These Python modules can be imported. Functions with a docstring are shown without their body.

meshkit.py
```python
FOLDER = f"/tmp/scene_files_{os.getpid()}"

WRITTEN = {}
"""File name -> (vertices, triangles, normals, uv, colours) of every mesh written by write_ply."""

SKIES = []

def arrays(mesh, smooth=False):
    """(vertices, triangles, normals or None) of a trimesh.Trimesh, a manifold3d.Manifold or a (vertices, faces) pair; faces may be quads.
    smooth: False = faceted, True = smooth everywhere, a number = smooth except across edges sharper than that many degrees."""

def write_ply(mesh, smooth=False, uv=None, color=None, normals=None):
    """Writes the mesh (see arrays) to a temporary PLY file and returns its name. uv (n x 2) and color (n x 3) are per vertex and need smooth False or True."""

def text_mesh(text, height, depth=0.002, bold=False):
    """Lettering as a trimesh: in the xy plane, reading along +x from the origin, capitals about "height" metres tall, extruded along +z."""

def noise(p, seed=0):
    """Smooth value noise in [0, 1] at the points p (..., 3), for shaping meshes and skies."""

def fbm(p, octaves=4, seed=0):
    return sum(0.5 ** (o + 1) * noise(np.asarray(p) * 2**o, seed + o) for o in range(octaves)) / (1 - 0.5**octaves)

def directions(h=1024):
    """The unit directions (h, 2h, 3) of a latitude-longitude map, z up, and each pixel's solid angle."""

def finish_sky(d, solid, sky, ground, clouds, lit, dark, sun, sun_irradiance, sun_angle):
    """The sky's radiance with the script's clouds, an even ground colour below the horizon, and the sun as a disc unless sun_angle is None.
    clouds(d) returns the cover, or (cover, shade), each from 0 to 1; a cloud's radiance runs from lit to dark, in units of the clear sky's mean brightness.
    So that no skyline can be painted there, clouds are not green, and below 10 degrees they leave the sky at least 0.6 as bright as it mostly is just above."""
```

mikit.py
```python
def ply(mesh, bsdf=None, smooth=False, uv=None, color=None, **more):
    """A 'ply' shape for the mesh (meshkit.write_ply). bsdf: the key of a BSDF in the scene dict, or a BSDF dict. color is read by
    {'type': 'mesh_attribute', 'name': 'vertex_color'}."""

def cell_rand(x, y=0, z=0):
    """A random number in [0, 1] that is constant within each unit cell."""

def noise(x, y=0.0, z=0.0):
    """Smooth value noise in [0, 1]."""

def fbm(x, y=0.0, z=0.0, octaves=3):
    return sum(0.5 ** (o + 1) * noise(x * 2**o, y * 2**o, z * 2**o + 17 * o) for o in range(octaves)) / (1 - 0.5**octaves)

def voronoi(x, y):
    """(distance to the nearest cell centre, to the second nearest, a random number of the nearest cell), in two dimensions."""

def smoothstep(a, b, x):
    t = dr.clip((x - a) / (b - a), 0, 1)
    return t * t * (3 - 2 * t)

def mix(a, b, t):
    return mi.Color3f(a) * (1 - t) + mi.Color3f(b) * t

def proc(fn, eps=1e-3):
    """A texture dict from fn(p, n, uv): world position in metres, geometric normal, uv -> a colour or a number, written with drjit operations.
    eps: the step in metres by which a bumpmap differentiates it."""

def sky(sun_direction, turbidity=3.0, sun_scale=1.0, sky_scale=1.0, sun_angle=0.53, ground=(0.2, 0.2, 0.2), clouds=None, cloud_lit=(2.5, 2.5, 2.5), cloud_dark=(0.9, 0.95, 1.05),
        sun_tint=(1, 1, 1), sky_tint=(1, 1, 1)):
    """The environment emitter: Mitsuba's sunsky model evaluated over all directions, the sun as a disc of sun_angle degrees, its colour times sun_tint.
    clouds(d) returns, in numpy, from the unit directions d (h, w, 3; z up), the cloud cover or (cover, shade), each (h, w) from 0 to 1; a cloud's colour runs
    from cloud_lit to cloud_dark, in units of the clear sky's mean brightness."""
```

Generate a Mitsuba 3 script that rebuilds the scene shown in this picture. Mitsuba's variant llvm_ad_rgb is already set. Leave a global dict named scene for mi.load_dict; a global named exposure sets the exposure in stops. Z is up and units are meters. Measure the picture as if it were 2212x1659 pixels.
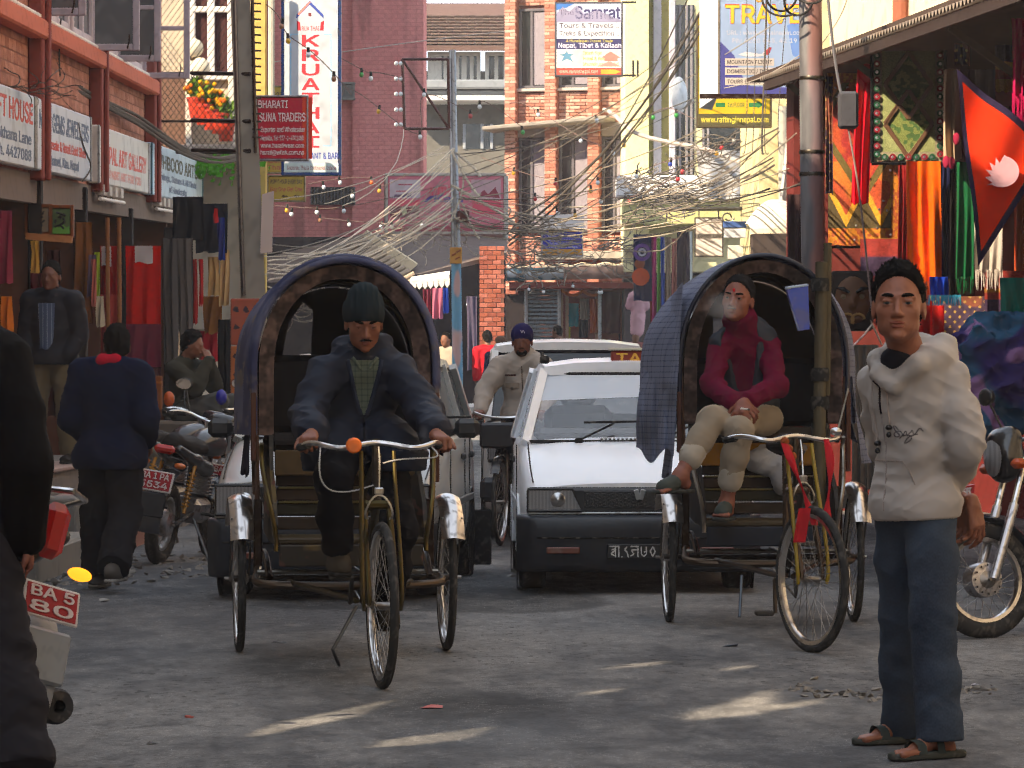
import math, random, numpy as np, trimesh, mitsuba as mi, mikit, meshkit, drjit as dr
from scipy.spatial import ConvexHull
import mapbox_earcut
T = mi.ScalarTransform4f
scene, labels = {}, {}
PI = math.pi
# ---------------------------------------------------------------- camera, sky, exposure
FOC, CAMZ = 8000.0, 1.26          # focal length in units of a 2212 px wide picture, eye height in metres
scene['camera'] = {'type': 'perspective', 'fov': 2*math.degrees(math.atan(1106/FOC)), 'near_clip': 0.5, 'far_clip': 2000.0,
                   'to_world': T().look_at([0, 0, CAMZ], [0, 10, CAMZ], [0, 0, 1])}
SUN = (-0.58, -0.60, 0.55)        # behind the photographer, to the left
scene['sky'] = mikit.sky(SUN, turbidity=3.5, ground=(0.18, 0.17, 0.16), sun_scale=1.0, clouds=lambda d: 0.40+0.40*meshkit.fbm(d*np.array([2.5, 2.5, 5.0]), 4), cloud_lit=(2.15, 2.3, 2.5), cloud_dark=(0.85, 0.95, 1.1))  # thin bright veil over the valley
exposure = 3.1

def at(u, v, y):                   # point at distance y that the photograph shows at u, v (2212 px wide)
    return np.array([(u-1106)*y/FOC, y, CAMZ-(v-829.5)*y/FOC])
def ground(y):                     # the lane dips away from the photographer, then levels out
    t = np.clip((np.asarray(y, float)-36)/44, 0, 1)
    return 0.75*t*t*(3-2*t)
def C(h, s=1.0):                   # '#rrggbb' -> linear colour
    c = np.array([int(h[i:i+2], 16) for i in (1, 3, 5)])/255.0
    return np.where(c < 0.04045, c/12.92, ((c+0.055)/1.055)**2.4)*s

# ---------------------------------------------------------------- materials
S_ = mikit.smoothstep
N_ = mikit.noise
def W_(x, y, z):                   # cheap warped waves in [0, 1], for grime and weave
    a = dr.sin(1.7*y+2.3*z+1.9*dr.sin(1.3*x-0.8*z)); b = dr.sin(2.1*x-1.2*y+2.2*dr.sin(1.1*z+1.6*y+0.5))
    return 0.5+0.27*(a+b)*(0.75+0.25*dr.sin(3.7*x+2.9*y-3.1*z))
def F_(x, y=0.0, z=0.0, octaves=2): return 0.62*W_(x*2.2, y*2.2, z*2.2)+0.38*W_(z*5.9+1.3, x*6.3, y*5.3)
MAT = {}
def rgbt(c): return {'type': 'rgb', 'value': [round(float(x), 4) for x in c]}
def ref(k): return {'type': 'ref', 'id': k}
def prin(rough, **k): return lambda c: {'type': 'principled', 'base_color': rgbt(c), 'roughness': rough, **k}
def tex(key, fn, eps=1e-3): scene['tex_'+key] = mikit.proc(fn, eps)
def dust_tex(key, amount, freq): tex(key, lambda p, n, uv: amount*S_(0.5, 0.85, F_(p.x*freq, p.y*freq, p.z*freq)))
dust_tex('dust_fine', 0.6, 12.0); dust_tex('dust_mid', 0.38, 5.0); dust_tex('dust_wide', 0.5, 2.0)
tex('weave', lambda p, n, uv: 0.0035*W_(p.x*22, p.y*22, p.z*16)+0.0012*W_(p.z*90, p.x*90, p.y*90), 2e-3)
tex('strands', lambda p, n, uv: 0.006*W_(p.x*260, p.y*260, p.z*60), 1e-3)
tex('pores', lambda p, n, uv: 0.0008*W_(p.x*190, p.y*190, p.z*190), 1e-3)
tex('rough_cast', lambda p, n, uv: 0.008*F_(p.x*9, p.y*9, p.z*5), 3e-3)
tex('grain', lambda p, n, uv: 0.003*W_(p.x*45, p.y*45, p.z*5), 2e-3)
def dusty(f, key, dust=(0.16, 0.14, 0.12)):
    return lambda c: {'type': 'blendbsdf', 'weight': ref('tex_'+key), 'a': f(c), 'b': {'type': 'diffuse', 'reflectance': rgbt(np.asarray(dust) if key != 'dust_self' else c)}}
def bumped(f, key): return lambda c: {'type': 'bumpmap', 'arbitrary': ref('tex_'+key), 'scale': 1.0, 'bsdf': f(c)}
def worn(f, key, k=0.62): return lambda c: {'type': 'blendbsdf', 'weight': ref('tex_'+key), 'a': f(c), 'b': f(np.asarray(c)*k)}
def mat(key, f, two=True): MAT[key] = (lambda c: {'type': 'twosided', 'bsdf': f(c)}) if two else f
mat('matte', worn(prin(0.8, specular=0.3), 'dust_mid'))
mat('clean', prin(0.6, specular=0.35))
mat('print', worn(prin(0.55, specular=0.3), 'dust_wide', 0.66))
mat('cloth', bumped(worn(prin(0.95, specular=0.1, sheen=0.2), 'dust_mid', 0.78), 'weave'))
mat('leather', bumped(prin(0.7, specular=0.25), 'weave'))
mat('gloss', dusty(prin(0.22, specular=0.5, clearcoat=0.6, clearcoat_gloss=0.9), 'dust_mid'))
mat('paint', prin(0.2, specular=0.5, clearcoat=1.0, clearcoat_gloss=0.95))
mat('plastic', worn(prin(0.4, specular=0.45), 'dust_fine', 0.8))
mat('rubber', dusty(prin(0.85, specular=0.25), 'dust_fine', (0.11, 0.10, 0.09)))
mat('metal', dusty(prin(0.36, metallic=1.0), 'dust_fine', (0.09, 0.07, 0.055)))
mat('chrome', dusty(prin(0.2, metallic=1.0), 'dust_fine', (0.12, 0.10, 0.08)))
mat('skin', bumped(worn(prin(0.48, specular=0.4), 'dust_fine', 0.72), 'pores'))
mat('hair', bumped(prin(0.75, specular=0.12), 'strands'))
mat('concrete', bumped(worn(prin(0.9, specular=0.2), 'dust_wide', 0.6), 'rough_cast'))
mat('wood', bumped(worn(prin(0.6, specular=0.3), 'dust_mid', 0.6), 'grain'))
mat('tin', dusty(prin(0.5, metallic=0.6), 'dust_wide', (0.20, 0.15, 0.11)))
mat('leaf', lambda c: {'type': 'principledthin', 'base_color': rgbt(c), 'roughness': 0.6, 'diff_trans': 0.6}, False)
mat('sheer', lambda c: {'type': 'principledthin', 'base_color': rgbt(c), 'roughness': 0.9, 'diff_trans': 0.8}, False)
mat('glass', lambda c: {'type': 'thindielectric', 'int_ior': 1.5}, False)
mat('dark_glass', lambda c: prin(0.08, specular=0.6)((0.012, 0.015, 0.018)))
mat('dusty_glass', lambda c: dusty(prin(0.10, specular=0.6), 'dust_wide', (0.16, 0.16, 0.16))((0.09, 0.092, 0.095)))
def special(key, base, bumpfn=None, eps=2e-3, rough=0.85, **k):   # a patterned surface of its own
    b = {'type': 'principled', 'base_color': mikit.proc(base), 'roughness': mikit.proc(rough) if callable(rough) else rough, 'specular': 0.3, **k}
    if bumpfn: b = {'type': 'bumpmap', 'arbitrary': mikit.proc(bumpfn, eps), 'scale': 1.0, 'bsdf': b}
    scene['bsdf_'+key] = {'type': 'twosided', 'bsdf': b}
    MAT[key] = None
def bsdf_key(mt, c):
    if MAT[mt] is None: return 'bsdf_'+mt
    if mt in ('glass', 'dark_glass', 'dusty_glass'): k = 'bsdf_'+mt
    else: k = 'bsdf_%s_%s' % (mt, '_'.join('%d' % round(float(x)*1000) for x in c))
    if k not in scene: scene[k] = MAT[mt](c)
    return k

# ---------------------------------------------------------------- mesh helpers: every mesh is (vertices, triangles)
def join(ms):
    vs, fs, k = [], [], 0
    for v, f in ms:
        vs.append(v); fs.append(np.asarray(f)+k); k += len(v)
    return np.vstack(vs), np.vstack(fs)
def quads(q):
    q = np.asarray(q, int).reshape(-1, 4)
    return np.vstack([q[:, [0, 1, 2]], q[:, [0, 2, 3]]])
BOXF = np.array([[0, 2, 1], [1, 2, 3], [4, 5, 6], [5, 7, 6], [0, 1, 4], [1, 5, 4], [2, 6, 3], [3, 6, 7], [0, 4, 2], [2, 4, 6], [1, 3, 5], [3, 7, 5]])
def box(x0, x1, y0, y1, z0, z1):
    return np.array([[x, y, z] for z in (z0, z1) for y in (y0, y1) for x in (x0, x1)], float), BOXF
def hull(p):
    p = np.asarray(p, float)
    h = ConvexHull(p)
    f = h.simplices.copy()
    c = p[h.vertices].mean(0)
    n = np.cross(p[f[:, 1]]-p[f[:, 0]], p[f[:, 2]]-p[f[:, 0]])
    flip = (n*(p[f[:, 0]]-c)).sum(1) < 0
    f[flip] = f[flip][:, ::-1]
    used, inv = np.unique(f, return_inverse=True)
    return p[used], inv.reshape(-1, 3)
def bbox(x0, x1, y0, y1, z0, z1, b=0.01):        # box with chamfered edges
    b = min(b, (x1-x0)/2.01, (y1-y0)/2.01, (z1-z0)/2.01)
    p = []
    for x in (0, 1):
        for y in (0, 1):
            for z in (0, 1):
                X, Y, Z = (x0, x1)[x], (y0, y1)[y], (z0, z1)[z]
                dx, dy, dz = (1-2*x)*b, (1-2*y)*b, (1-2*z)*b
                p += [[X, Y+dy, Z+dz], [X+dx, Y, Z+dz], [X+dx, Y+dy, Z]]
    return hull(p)
def frames(p):
    t = np.gradient(p, axis=0); t /= np.linalg.norm(t, axis=1, keepdims=True)+1e-12
    a = np.cross(t[0], [0, 0, 1.0] if abs(t[0][2]) < 0.9 else [1.0, 0, 0]); a /= np.linalg.norm(a)
    A = [a]
    for i in range(1, len(p)):
        a = A[-1]-t[i]*np.dot(A[-1], t[i]); A.append(a/(np.linalg.norm(a)+1e-12))
    A = np.array(A)
    return t, A, np.cross(t, A)
def tube(p, r, n=8, closed=False, cap=True):
    p = np.asarray(p, float); m = len(p)
    if closed:
        t = np.roll(p, -1, 0)-np.roll(p, 1, 0); t /= np.linalg.norm(t, axis=1, keepdims=True)
        c = np.cross(p-p.mean(0), t); ref = c.mean(0); ref /= np.linalg.norm(ref)
        A = np.tile(ref, (m, 1)); B = np.cross(t, A)
    else:
        t, A, B = frames(p)
    r = np.broadcast_to(np.asarray(r, float), (m,))
    an = np.arange(n)*2*PI/n
    v = (p[:, None]+r[:, None, None]*(np.cos(an)[None, :, None]*A[:, None]+np.sin(an)[None, :, None]*B[:, None])).reshape(-1, 3)
    i, j = np.meshgrid(np.arange(m if closed else m-1), np.arange(n), indexing='ij')
    i2, j2 = (i+1) % m, (j+1) % n
    f = quads(np.stack([i*n+j, i*n+j2, i2*n+j2, i2*n+j], -1))
    if cap and not closed:
        v = np.vstack([v, p[0], p[-1]])
        k = np.arange(n); k2 = (k+1) % n
        f = np.vstack([f, np.stack([np.full(n, m*n), k2, k], 1), np.stack([np.full(n, m*n+1), (m-1)*n+k, (m-1)*n+k2], 1)])
    return v, f
def bar(a, b, w, h=None, up=(0, 0, 1)):          # rectangular bar from a to b
    a, b = np.asarray(a, float), np.asarray(b, float); h = h or w
    t = (b-a)/np.linalg.norm(b-a)
    s = np.cross(t, up)
    if np.linalg.norm(s) < 1e-3: s = np.cross(t, [1.0, 0, 0])
    s /= np.linalg.norm(s); q = np.cross(s, t)
    v = np.array([e+i*s*w/2+j*q*h/2 for j in (-1, 1) for e in (a, b) for i in (-1, 1)])
    return v, BOXF
def lathe(prof, n=24, axis='z'):
    prof = np.asarray(prof, float); m = len(prof)
    an = np.arange(n)*2*PI/n
    v = np.stack([prof[:, None, 0]*np.cos(an), prof[:, None, 0]*np.sin(an), np.repeat(prof[:, 1:2], n, 1)], -1).reshape(-1, 3)
    i, j = np.meshgrid(np.arange(m-1), np.arange(n), indexing='ij'); j2 = (j+1) % n
    f = quads(np.stack([i*n+j, i*n+j2, (i+1)*n+j2, (i+1)*n+j], -1))
    if axis == 'x': v = v[:, [2, 0, 1]]
    if axis == 'y': v = v[:, [1, 2, 0]]
    return v, f
def grid(fn, nu, nv):                             # fn(u, v) of arrays in [0, 1] -> (..., 3)
    u, v = np.meshgrid(np.linspace(0, 1, nu), np.linspace(0, 1, nv), indexing='ij')
    p = np.stack(np.broadcast_arrays(*fn(u, v)), -1).reshape(-1, 3)
    i, j = np.meshgrid(np.arange(nu-1), np.arange(nv-1), indexing='ij')
    return p, quads(np.stack([i*nv+j, (i+1)*nv+j, (i+1)*nv+j+1, i*nv+j+1], -1))
def prism(poly, d0, d1, plane='xz'):              # polygon extruded along the remaining axis
    poly = np.asarray(poly, float)
    if np.sum(poly[:, 0]*np.roll(poly[:, 1], -1)-poly[:, 1]*np.roll(poly[:, 0], -1)) < 0: poly = poly[::-1]
    n = len(poly)
    tri = mapbox_earcut.triangulate_float64(poly, np.array([n], np.uint32)).reshape(-1, 3).astype(int)
    k = np.arange(n); k2 = (k+1) % n
    v = np.vstack([np.c_[poly, np.full(n, d0)], np.c_[poly, np.full(n, d1)]])
    f = np.vstack([tri[:, ::-1], tri+n, quads(np.stack([k, k2, k2+n, k+n], 1))])
    if plane == 'xz': v = np.c_[v[:, 0], v[:, 2], v[:, 1]]; f = f[:, ::-1]
    if plane == 'yz': v = np.c_[v[:, 2], v[:, 0], v[:, 1]]
    return v, f
def ball(c, r, n=10):
    r = np.broadcast_to(np.asarray(r, float), (3,))
    a = np.linspace(0, PI, n)
    v, f = lathe(np.stack([np.sin(a), -np.cos(a)], 1), 2*n)
    return v*r+np.asarray(c), f
def xf(m, M): return m[0] @ M[:3, :3].T + M[:3, 3], (m[1] if np.linalg.det(M[:3, :3]) > 0 else m[1][:, ::-1])
def mv(m, x=0, y=0, z=0): return m[0]+np.array([x, y, z]), m[1]
def trans(x=0, y=0, z=0):
    M = np.eye(4); M[:3, 3] = x, y, z; return M
def rot(axis, deg):
    a = np.asarray(axis, float); a /= np.linalg.norm(a); t = math.radians(deg)
    K = np.array([[0, -a[2], a[1]], [a[2], 0, -a[0]], [-a[1], a[0], 0]])
    M = np.eye(4); M[:3, :3] = np.eye(3)+math.sin(t)*K+(1-math.cos(t))*K@K; return M
def scl(x, y, z): return np.diag([x, y, z, 1.0])
def spline(p, n):
    p = np.asarray(p, float); k = len(p)
    from scipy.interpolate import CubicSpline
    return CubicSpline(np.arange(k), p)(np.linspace(0, k-1, n))

# ---------------------------------------------------------------- things and parts
def numbered(name):
    k, i = name, 0
    while k in TAKEN:
        i += 1; k = f'{name}_{i:03d}'
    TAKEN.add(k); return k
TAKEN = set()
class Thing:
    def __init__(s, name, label=None, cat=None, group=None, kind=None, M=None, parent=None):
        s.key = numbered((parent.key+'__' if parent else '')+name)
        s.M = M if M is not None else (parent.M if parent else None)
        d = {k: x for k, x in (('label', label), ('category', cat), ('group', group), ('kind', kind)) if x}
        if d: labels[s.key] = d
    def mesh(s, m, mt, col=(0.5, 0.5, 0.5), smooth=30, **_):
        if isinstance(m, list): m = join(m)
        if s.M is not None: m = xf(m, s.M)
        v, f, n = meshkit.arrays(m, smooth)
        path = meshkit.write_ply((v, f), False, None, None, normals=n)
        scene[s.key] = {'type': 'ply', 'filename': path, 'face_normals': n is None, 'bsdf': ref(bsdf_key(mt, col))}
        return s
    def add(s, name, m, mt, col=(0.5, 0.5, 0.5), smooth=30, label=None, kind=None, M=None, **_):
        t = Thing(name, label, kind=kind, parent=s, M=M)
        return t.mesh(m, mt, col, smooth)
def thing(name, m, mt, col, label, cat, group=None, kind=None, smooth=30, **k):
    return Thing(name, label, cat, group, kind, M=k.pop('M', None)).mesh(m, mt, col, smooth, **k)
def struct(name, m, mt, col=(0.4, 0.4, 0.4), smooth=30, kind='structure', label=None, **k):
    return Thing(name, label, None, None, kind).mesh(m, mt, col, smooth, **k)

# flat lettering and sheets on a sign: origin o, unit vectors ex (reading direction), ez (up); the letters stand off along ex x ez ... towards the reader
_TEXT = {}
def text(s, h, o, ex, ez, w=None, bold=True, depth=0.006, align='l'):
    if (s, bold) not in _TEXT:
        t = meshkit.text_mesh(s, 1.0, 0.03, bold); _TEXT[(s, bold)] = (np.array(t.vertices), np.array(t.faces))
    v, f = _TEXT[(s, bold)]
    v = v.copy(); x0, x1 = v[:, 0].min(), v[:, 0].max()
    sx = h if w is None else w/(x1-x0)
    X = (v[:, 0]-x0)*sx
    if align == 'c': X -= (x1-x0)*sx/2
    ex, ez = np.asarray(ex, float), np.asarray(ez, float); en = np.cross(ex, ez)
    return np.asarray(o)+X[:, None]*ex+(v[:, 1]*h)[:, None]*ez+(v[:, 2]/0.03*depth)[:, None]*en, f
# ---------------------------------------------------------------- bodies: smooth unions of cones and ellipsoids, meshed by surface nets
class Sdf:
    def __init__(s): s.p = []
    def cone(s, a, b, ra, rb, k=0.02):
        s.p.append(('c', np.asarray(a, float), np.asarray(b, float), ra, rb, k, 1)); return s
    def chain(s, pts, rs, k=0.02):
        for i in range(len(pts)-1): s.cone(pts[i], pts[i+1], rs[i], rs[i+1], k)
        return s
    def ell(s, c, r, R=None, k=0.02, sign=1):
        s.p.append(('e', np.asarray(c, float), np.broadcast_to(np.asarray(r, float), (3,)), np.eye(3) if R is None else np.asarray(R)[:3, :3], None, k, sign)); return s
    def cut(s, o, n, k=0.01):                     # keep the side that n points away from
        n = np.asarray(n, float); s.p.append(('p', np.asarray(o, float), n/np.linalg.norm(n), None, None, k, 0)); return s
    def wave(s, fn): s.p.append(('w', fn, None, None, None, 0, 0)); return s
    def box(s):
        lo, hi = np.full(3, 1e9), np.full(3, -1e9)
        for q in s.p:
            if q[6] == 1:
                for c, r in ((q[1], q[3] if q[0] == 'c' else q[2].max()), (q[2] if q[0] == 'c' else q[1], q[4] if q[0] == 'c' else q[2].max())):
                    lo, hi = np.minimum(lo, c-r), np.maximum(hi, c+r)
        return lo-0.04, hi+0.04
    def __call__(s, P):
        d = np.full(len(P), 1.0)
        for t, a, b, c, e, k, sg in s.p:
            if t == 'w': d = d+a(P); continue
            if t == 'p':
                q = (P-a)@b
                h = np.clip(0.5+0.5*(q-d)/k, 0, 1); d = d*(1-h)+q*h+k*h*(1-h); continue
            if t == 'c':
                ba = b-a; h = np.clip((P-a)@ba/max(ba@ba, 1e-12), 0, 1)
                q = np.linalg.norm(P-a-h[:, None]*ba, axis=1)-(c+(e-c)*h)
            else:
                L = (P-a)@c
                k0 = np.linalg.norm(L/b, axis=1); k1 = np.linalg.norm(L/b**2, axis=1)
                q = k0*(k0-1)/np.maximum(k1, 1e-9)
            if sg > 0:
                h = np.clip(0.5+0.5*(d-q)/k, 0, 1); d = d*(1-h)+q*h-k*h*(1-h)
            else:
                h = np.clip(0.5-0.5*(d+q)/k, 0, 1); d = d*(1-h)-q*h+k*h*(1-h)
        return d
def nets(f, h, box=None):
    lo, hi = box or f.box()
    B = 8
    nb = np.maximum(1, np.ceil((hi-lo)/h/B).astype(int))
    idx = np.indices(nb).reshape(3, -1).T
    d = f(lo+(idx*B+(B-1)/2)*h)
    D = np.repeat(np.repeat(np.repeat(np.where(d < 0, -1.0, 1.0).reshape(nb), B, 0), B, 1), B, 2)
    keep = idx[np.abs(d) < h*B*1.25+0.012]
    off = np.indices((B, B, B)).reshape(3, -1).T
    for i in range(0, len(keep), 400):
        g = (keep[i:i+400, None]*B+off[None]).reshape(-1, 3)
        D[g[:, 0], g[:, 1], g[:, 2]] = f(lo+g*h)
    s = D < 0
    n = np.array(D.shape)
    ins = np.zeros(n-1, int)
    corners = [(a, b, c) for a in (0, 1) for b in (0, 1) for c in (0, 1)]
    sl = lambda c: tuple(slice(c[i], n[i]-1+c[i]) for i in range(3))
    for c in corners: ins += s[sl(c)]
    act = (ins > 0) & (ins < 8)
    cells = np.argwhere(act)
    ids = np.full(n-1, -1); ids[act] = np.arange(len(cells))
    pos, cnt = np.zeros((len(cells), 3)), np.zeros(len(cells))
    for a in corners:
        for ax in range(3):
            if a[ax]: continue
            b = list(a); b[ax] = 1
            va, vb = D[tuple((cells+a).T)], D[tuple((cells+b).T)]
            m = (va < 0) != (vb < 0)
            t = va[m]/(va[m]-vb[m])
            q = cells[m]+np.array(a, float); q[:, ax] += t
            pos[m] += q; cnt[m] += 1
    V = lo+pos/cnt[:, None]*h
    F = []
    for ax in range(3):
        b, c = (ax+1) % 3, (ax+2) % 3
        sl0 = [slice(1, n[i]-1) for i in range(3)]; sl0[ax] = slice(0, n[ax]-1)
        sl1 = list(sl0); sl1[ax] = slice(1, n[ax])
        e = np.argwhere(s[tuple(sl0)] != s[tuple(sl1)])
        e = e+np.array([0 if i == ax else 1 for i in range(3)])
        inside = s[tuple(e.T)]
        def cell(db, dc):
            q = e.copy(); q[:, b] += db; q[:, c] += dc; return ids[tuple(q.T)]
        q = np.stack([cell(-1, -1), cell(0, -1), cell(0, 0), cell(-1, 0)], 1)
        q = np.where(inside[:, None], q, q[:, ::-1])
        F.append(quads(q))
    F = np.vstack(F)
    F = F[(F >= 0).all(1)]
    return V, F
def wrinkle(amp, fx, fy, fz, seed=0):              # long soft folds in two slanting directions with finer creases
    dirs = [(np.array([0.45, 0.2, 0.87]), np.array([0.87, 0.1, -0.45])), (np.array([-0.55, 0.25, 0.8]), np.array([0.8, 0.2, 0.55]))]
    def fn(P):
        out = 0
        for i, (n, t) in enumerate(dirs):
            for k, w in ((1.0, 0.30), (2.3, 0.14), (4.6, 0.035)):
                q = np.stack([P@n*fz*k, P@t*fx*0.42*k, P[:, 1]*fy*0.5*k], 1)+7.3*i
                m = meshkit.noise(q, seed+i+int(k))
                out = out+amp*w*(1-2*np.abs(2*m-1)**0.9)
        return -out
    return fn
def basis(yaw, pitch=0, roll=0):                  # local x = the person's right-to-left seen from the front?  y = forward, z = up
    return (rot([0, 0, 1], yaw)@rot([1, 0, 0], pitch)@rot([0, 1, 0], roll))[:3, :3]
def head_prims(S, c, R, s=1.0, jaw=1.0, k0=0.012):
    g = lambda x, y, z: np.asarray(c)+R@(np.array([x, y, z])*s)
    E = lambda p, r, k=0.012, sg=1: S.ell(g(*p), np.array(r)*s, R, k*s, sg)
    K = lambda a, b, ra, rb, k=0.01: S.cone(g(*a), g(*b), ra*s, rb*s, k*s)
    E((0, -0.012, 0.035), (0.074, 0.094, 0.084)); E((0, 0.026, -0.025), (0.063, 0.066, 0.085), 0.03)
    E((0, 0.040, -0.072), (0.043*jaw, 0.046, 0.038), 0.03)
    for q in (-1, 1):
        E((q*0.04, 0.052, -0.024), (0.024, 0.026, 0.022), 0.02)
        E((q*0.046*jaw, 0.012, -0.064), (0.012, 0.03, 0.022), 0.02)
        K((q*0.01, 0.0895, 0.022), (q*0.05, 0.07, 0.02), 0.008, 0.007, 0.012)
    E((0, 0.083, -0.1), (0.02, 0.014, 0.014), 0.018)
    for q in (-1, 1): E((q*0.032, 0.1, 0.0), (0.019, 0.017, 0.012), 0.012, -1)
    K((0, 0.088, 0.008), (0, 0.11, -0.034), 0.007, 0.0115, 0.01)
    for q in (-1, 1):
        E((q*0.0125, 0.099, -0.038), (0.009, 0.011, 0.008), 0.006)
        E((q*0.032, 0.0845, 0.0065), (0.0185, 0.0095, 0.0060), 0.004)
        E((q*0.032, 0.0825, -0.0062), (0.0165, 0.009, 0.0042), 0.004)
        E((q*0.077, -0.008, -0.012), (0.009, 0.02, 0.031), 0.008); E((q*0.086, 0.0, -0.01), (0.006, 0.01, 0.018), 0.004, -1)
    E((0, 0.09, -0.0615), (0.024, 0.011, 0.0055), 0.006); E((0, 0.088, -0.073), (0.02, 0.0115, 0.0068), 0.006)
    E((0, 0.103, -0.067), (0.024, 0.008, 0.0016), 0.003, -1)
    return g
def hand_prims(S, w, d, n, curl=30, side=1, spread=6, s=1.0, thumb=35):
    """w wrist, d direction of the fingers, n out of the back of the hand, side +1/-1 where the thumb sits along d x n"""
    d = np.asarray(d, float)/np.linalg.norm(d); n = np.asarray(n, float); n = n-d*(n@d); n /= np.linalg.norm(n)
    x = np.cross(d, n)*side; w = np.asarray(w, float)
    S.cone(w, w+d*0.02*s, 0.026*s, 0.026*s, 0.02)
    for i in (-1, 0, 1): S.cone(w+d*0.018*s+x*i*0.018*s, w+d*0.085*s+x*i*0.025*s, 0.016*s, 0.0135*s, 0.012)
    L = (0.040, 0.046, 0.043, 0.033)
    for i in range(4):
        o = w+d*(0.088-0.004*abs(i-1))*s+x*(0.032-0.0205*i)*s
        a0 = math.radians(spread*(1.2-0.8*i))
        dd = d*math.cos(a0)+x*math.sin(a0)
        pts, an = [o], 0
        for j in range(3):
            an += math.radians(curl*(0.8, 1.1, 0.8)[j]+3*i)
            pts.append(pts[-1]+(dd*math.cos(an)-n*math.sin(an))*L[i]*(1, 0.65, 0.5)[j]*s)
        S.chain(pts, [0.0092*s, 0.0085*s, 0.0078*s, 0.0066*s], 0.004)
    o = w+d*0.022*s+x*0.024*s
    t = math.radians(thumb)
    d1 = d*math.cos(t)+x*math.sin(t)-n*0.25; d1 /= np.linalg.norm(d1)
    d2 = d*math.cos(t*0.4)+x*math.sin(t*0.4)-n*0.5; d2 /= np.linalg.norm(d2)
    S.chain([o, o+d1*0.045*s, o+d1*0.045*s+d2*0.032*s, o+d1*0.045*s+d2*0.055*s], [0.0135*s, 0.0105*s, 0.0095*s, 0.0075*s], 0.006)
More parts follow.
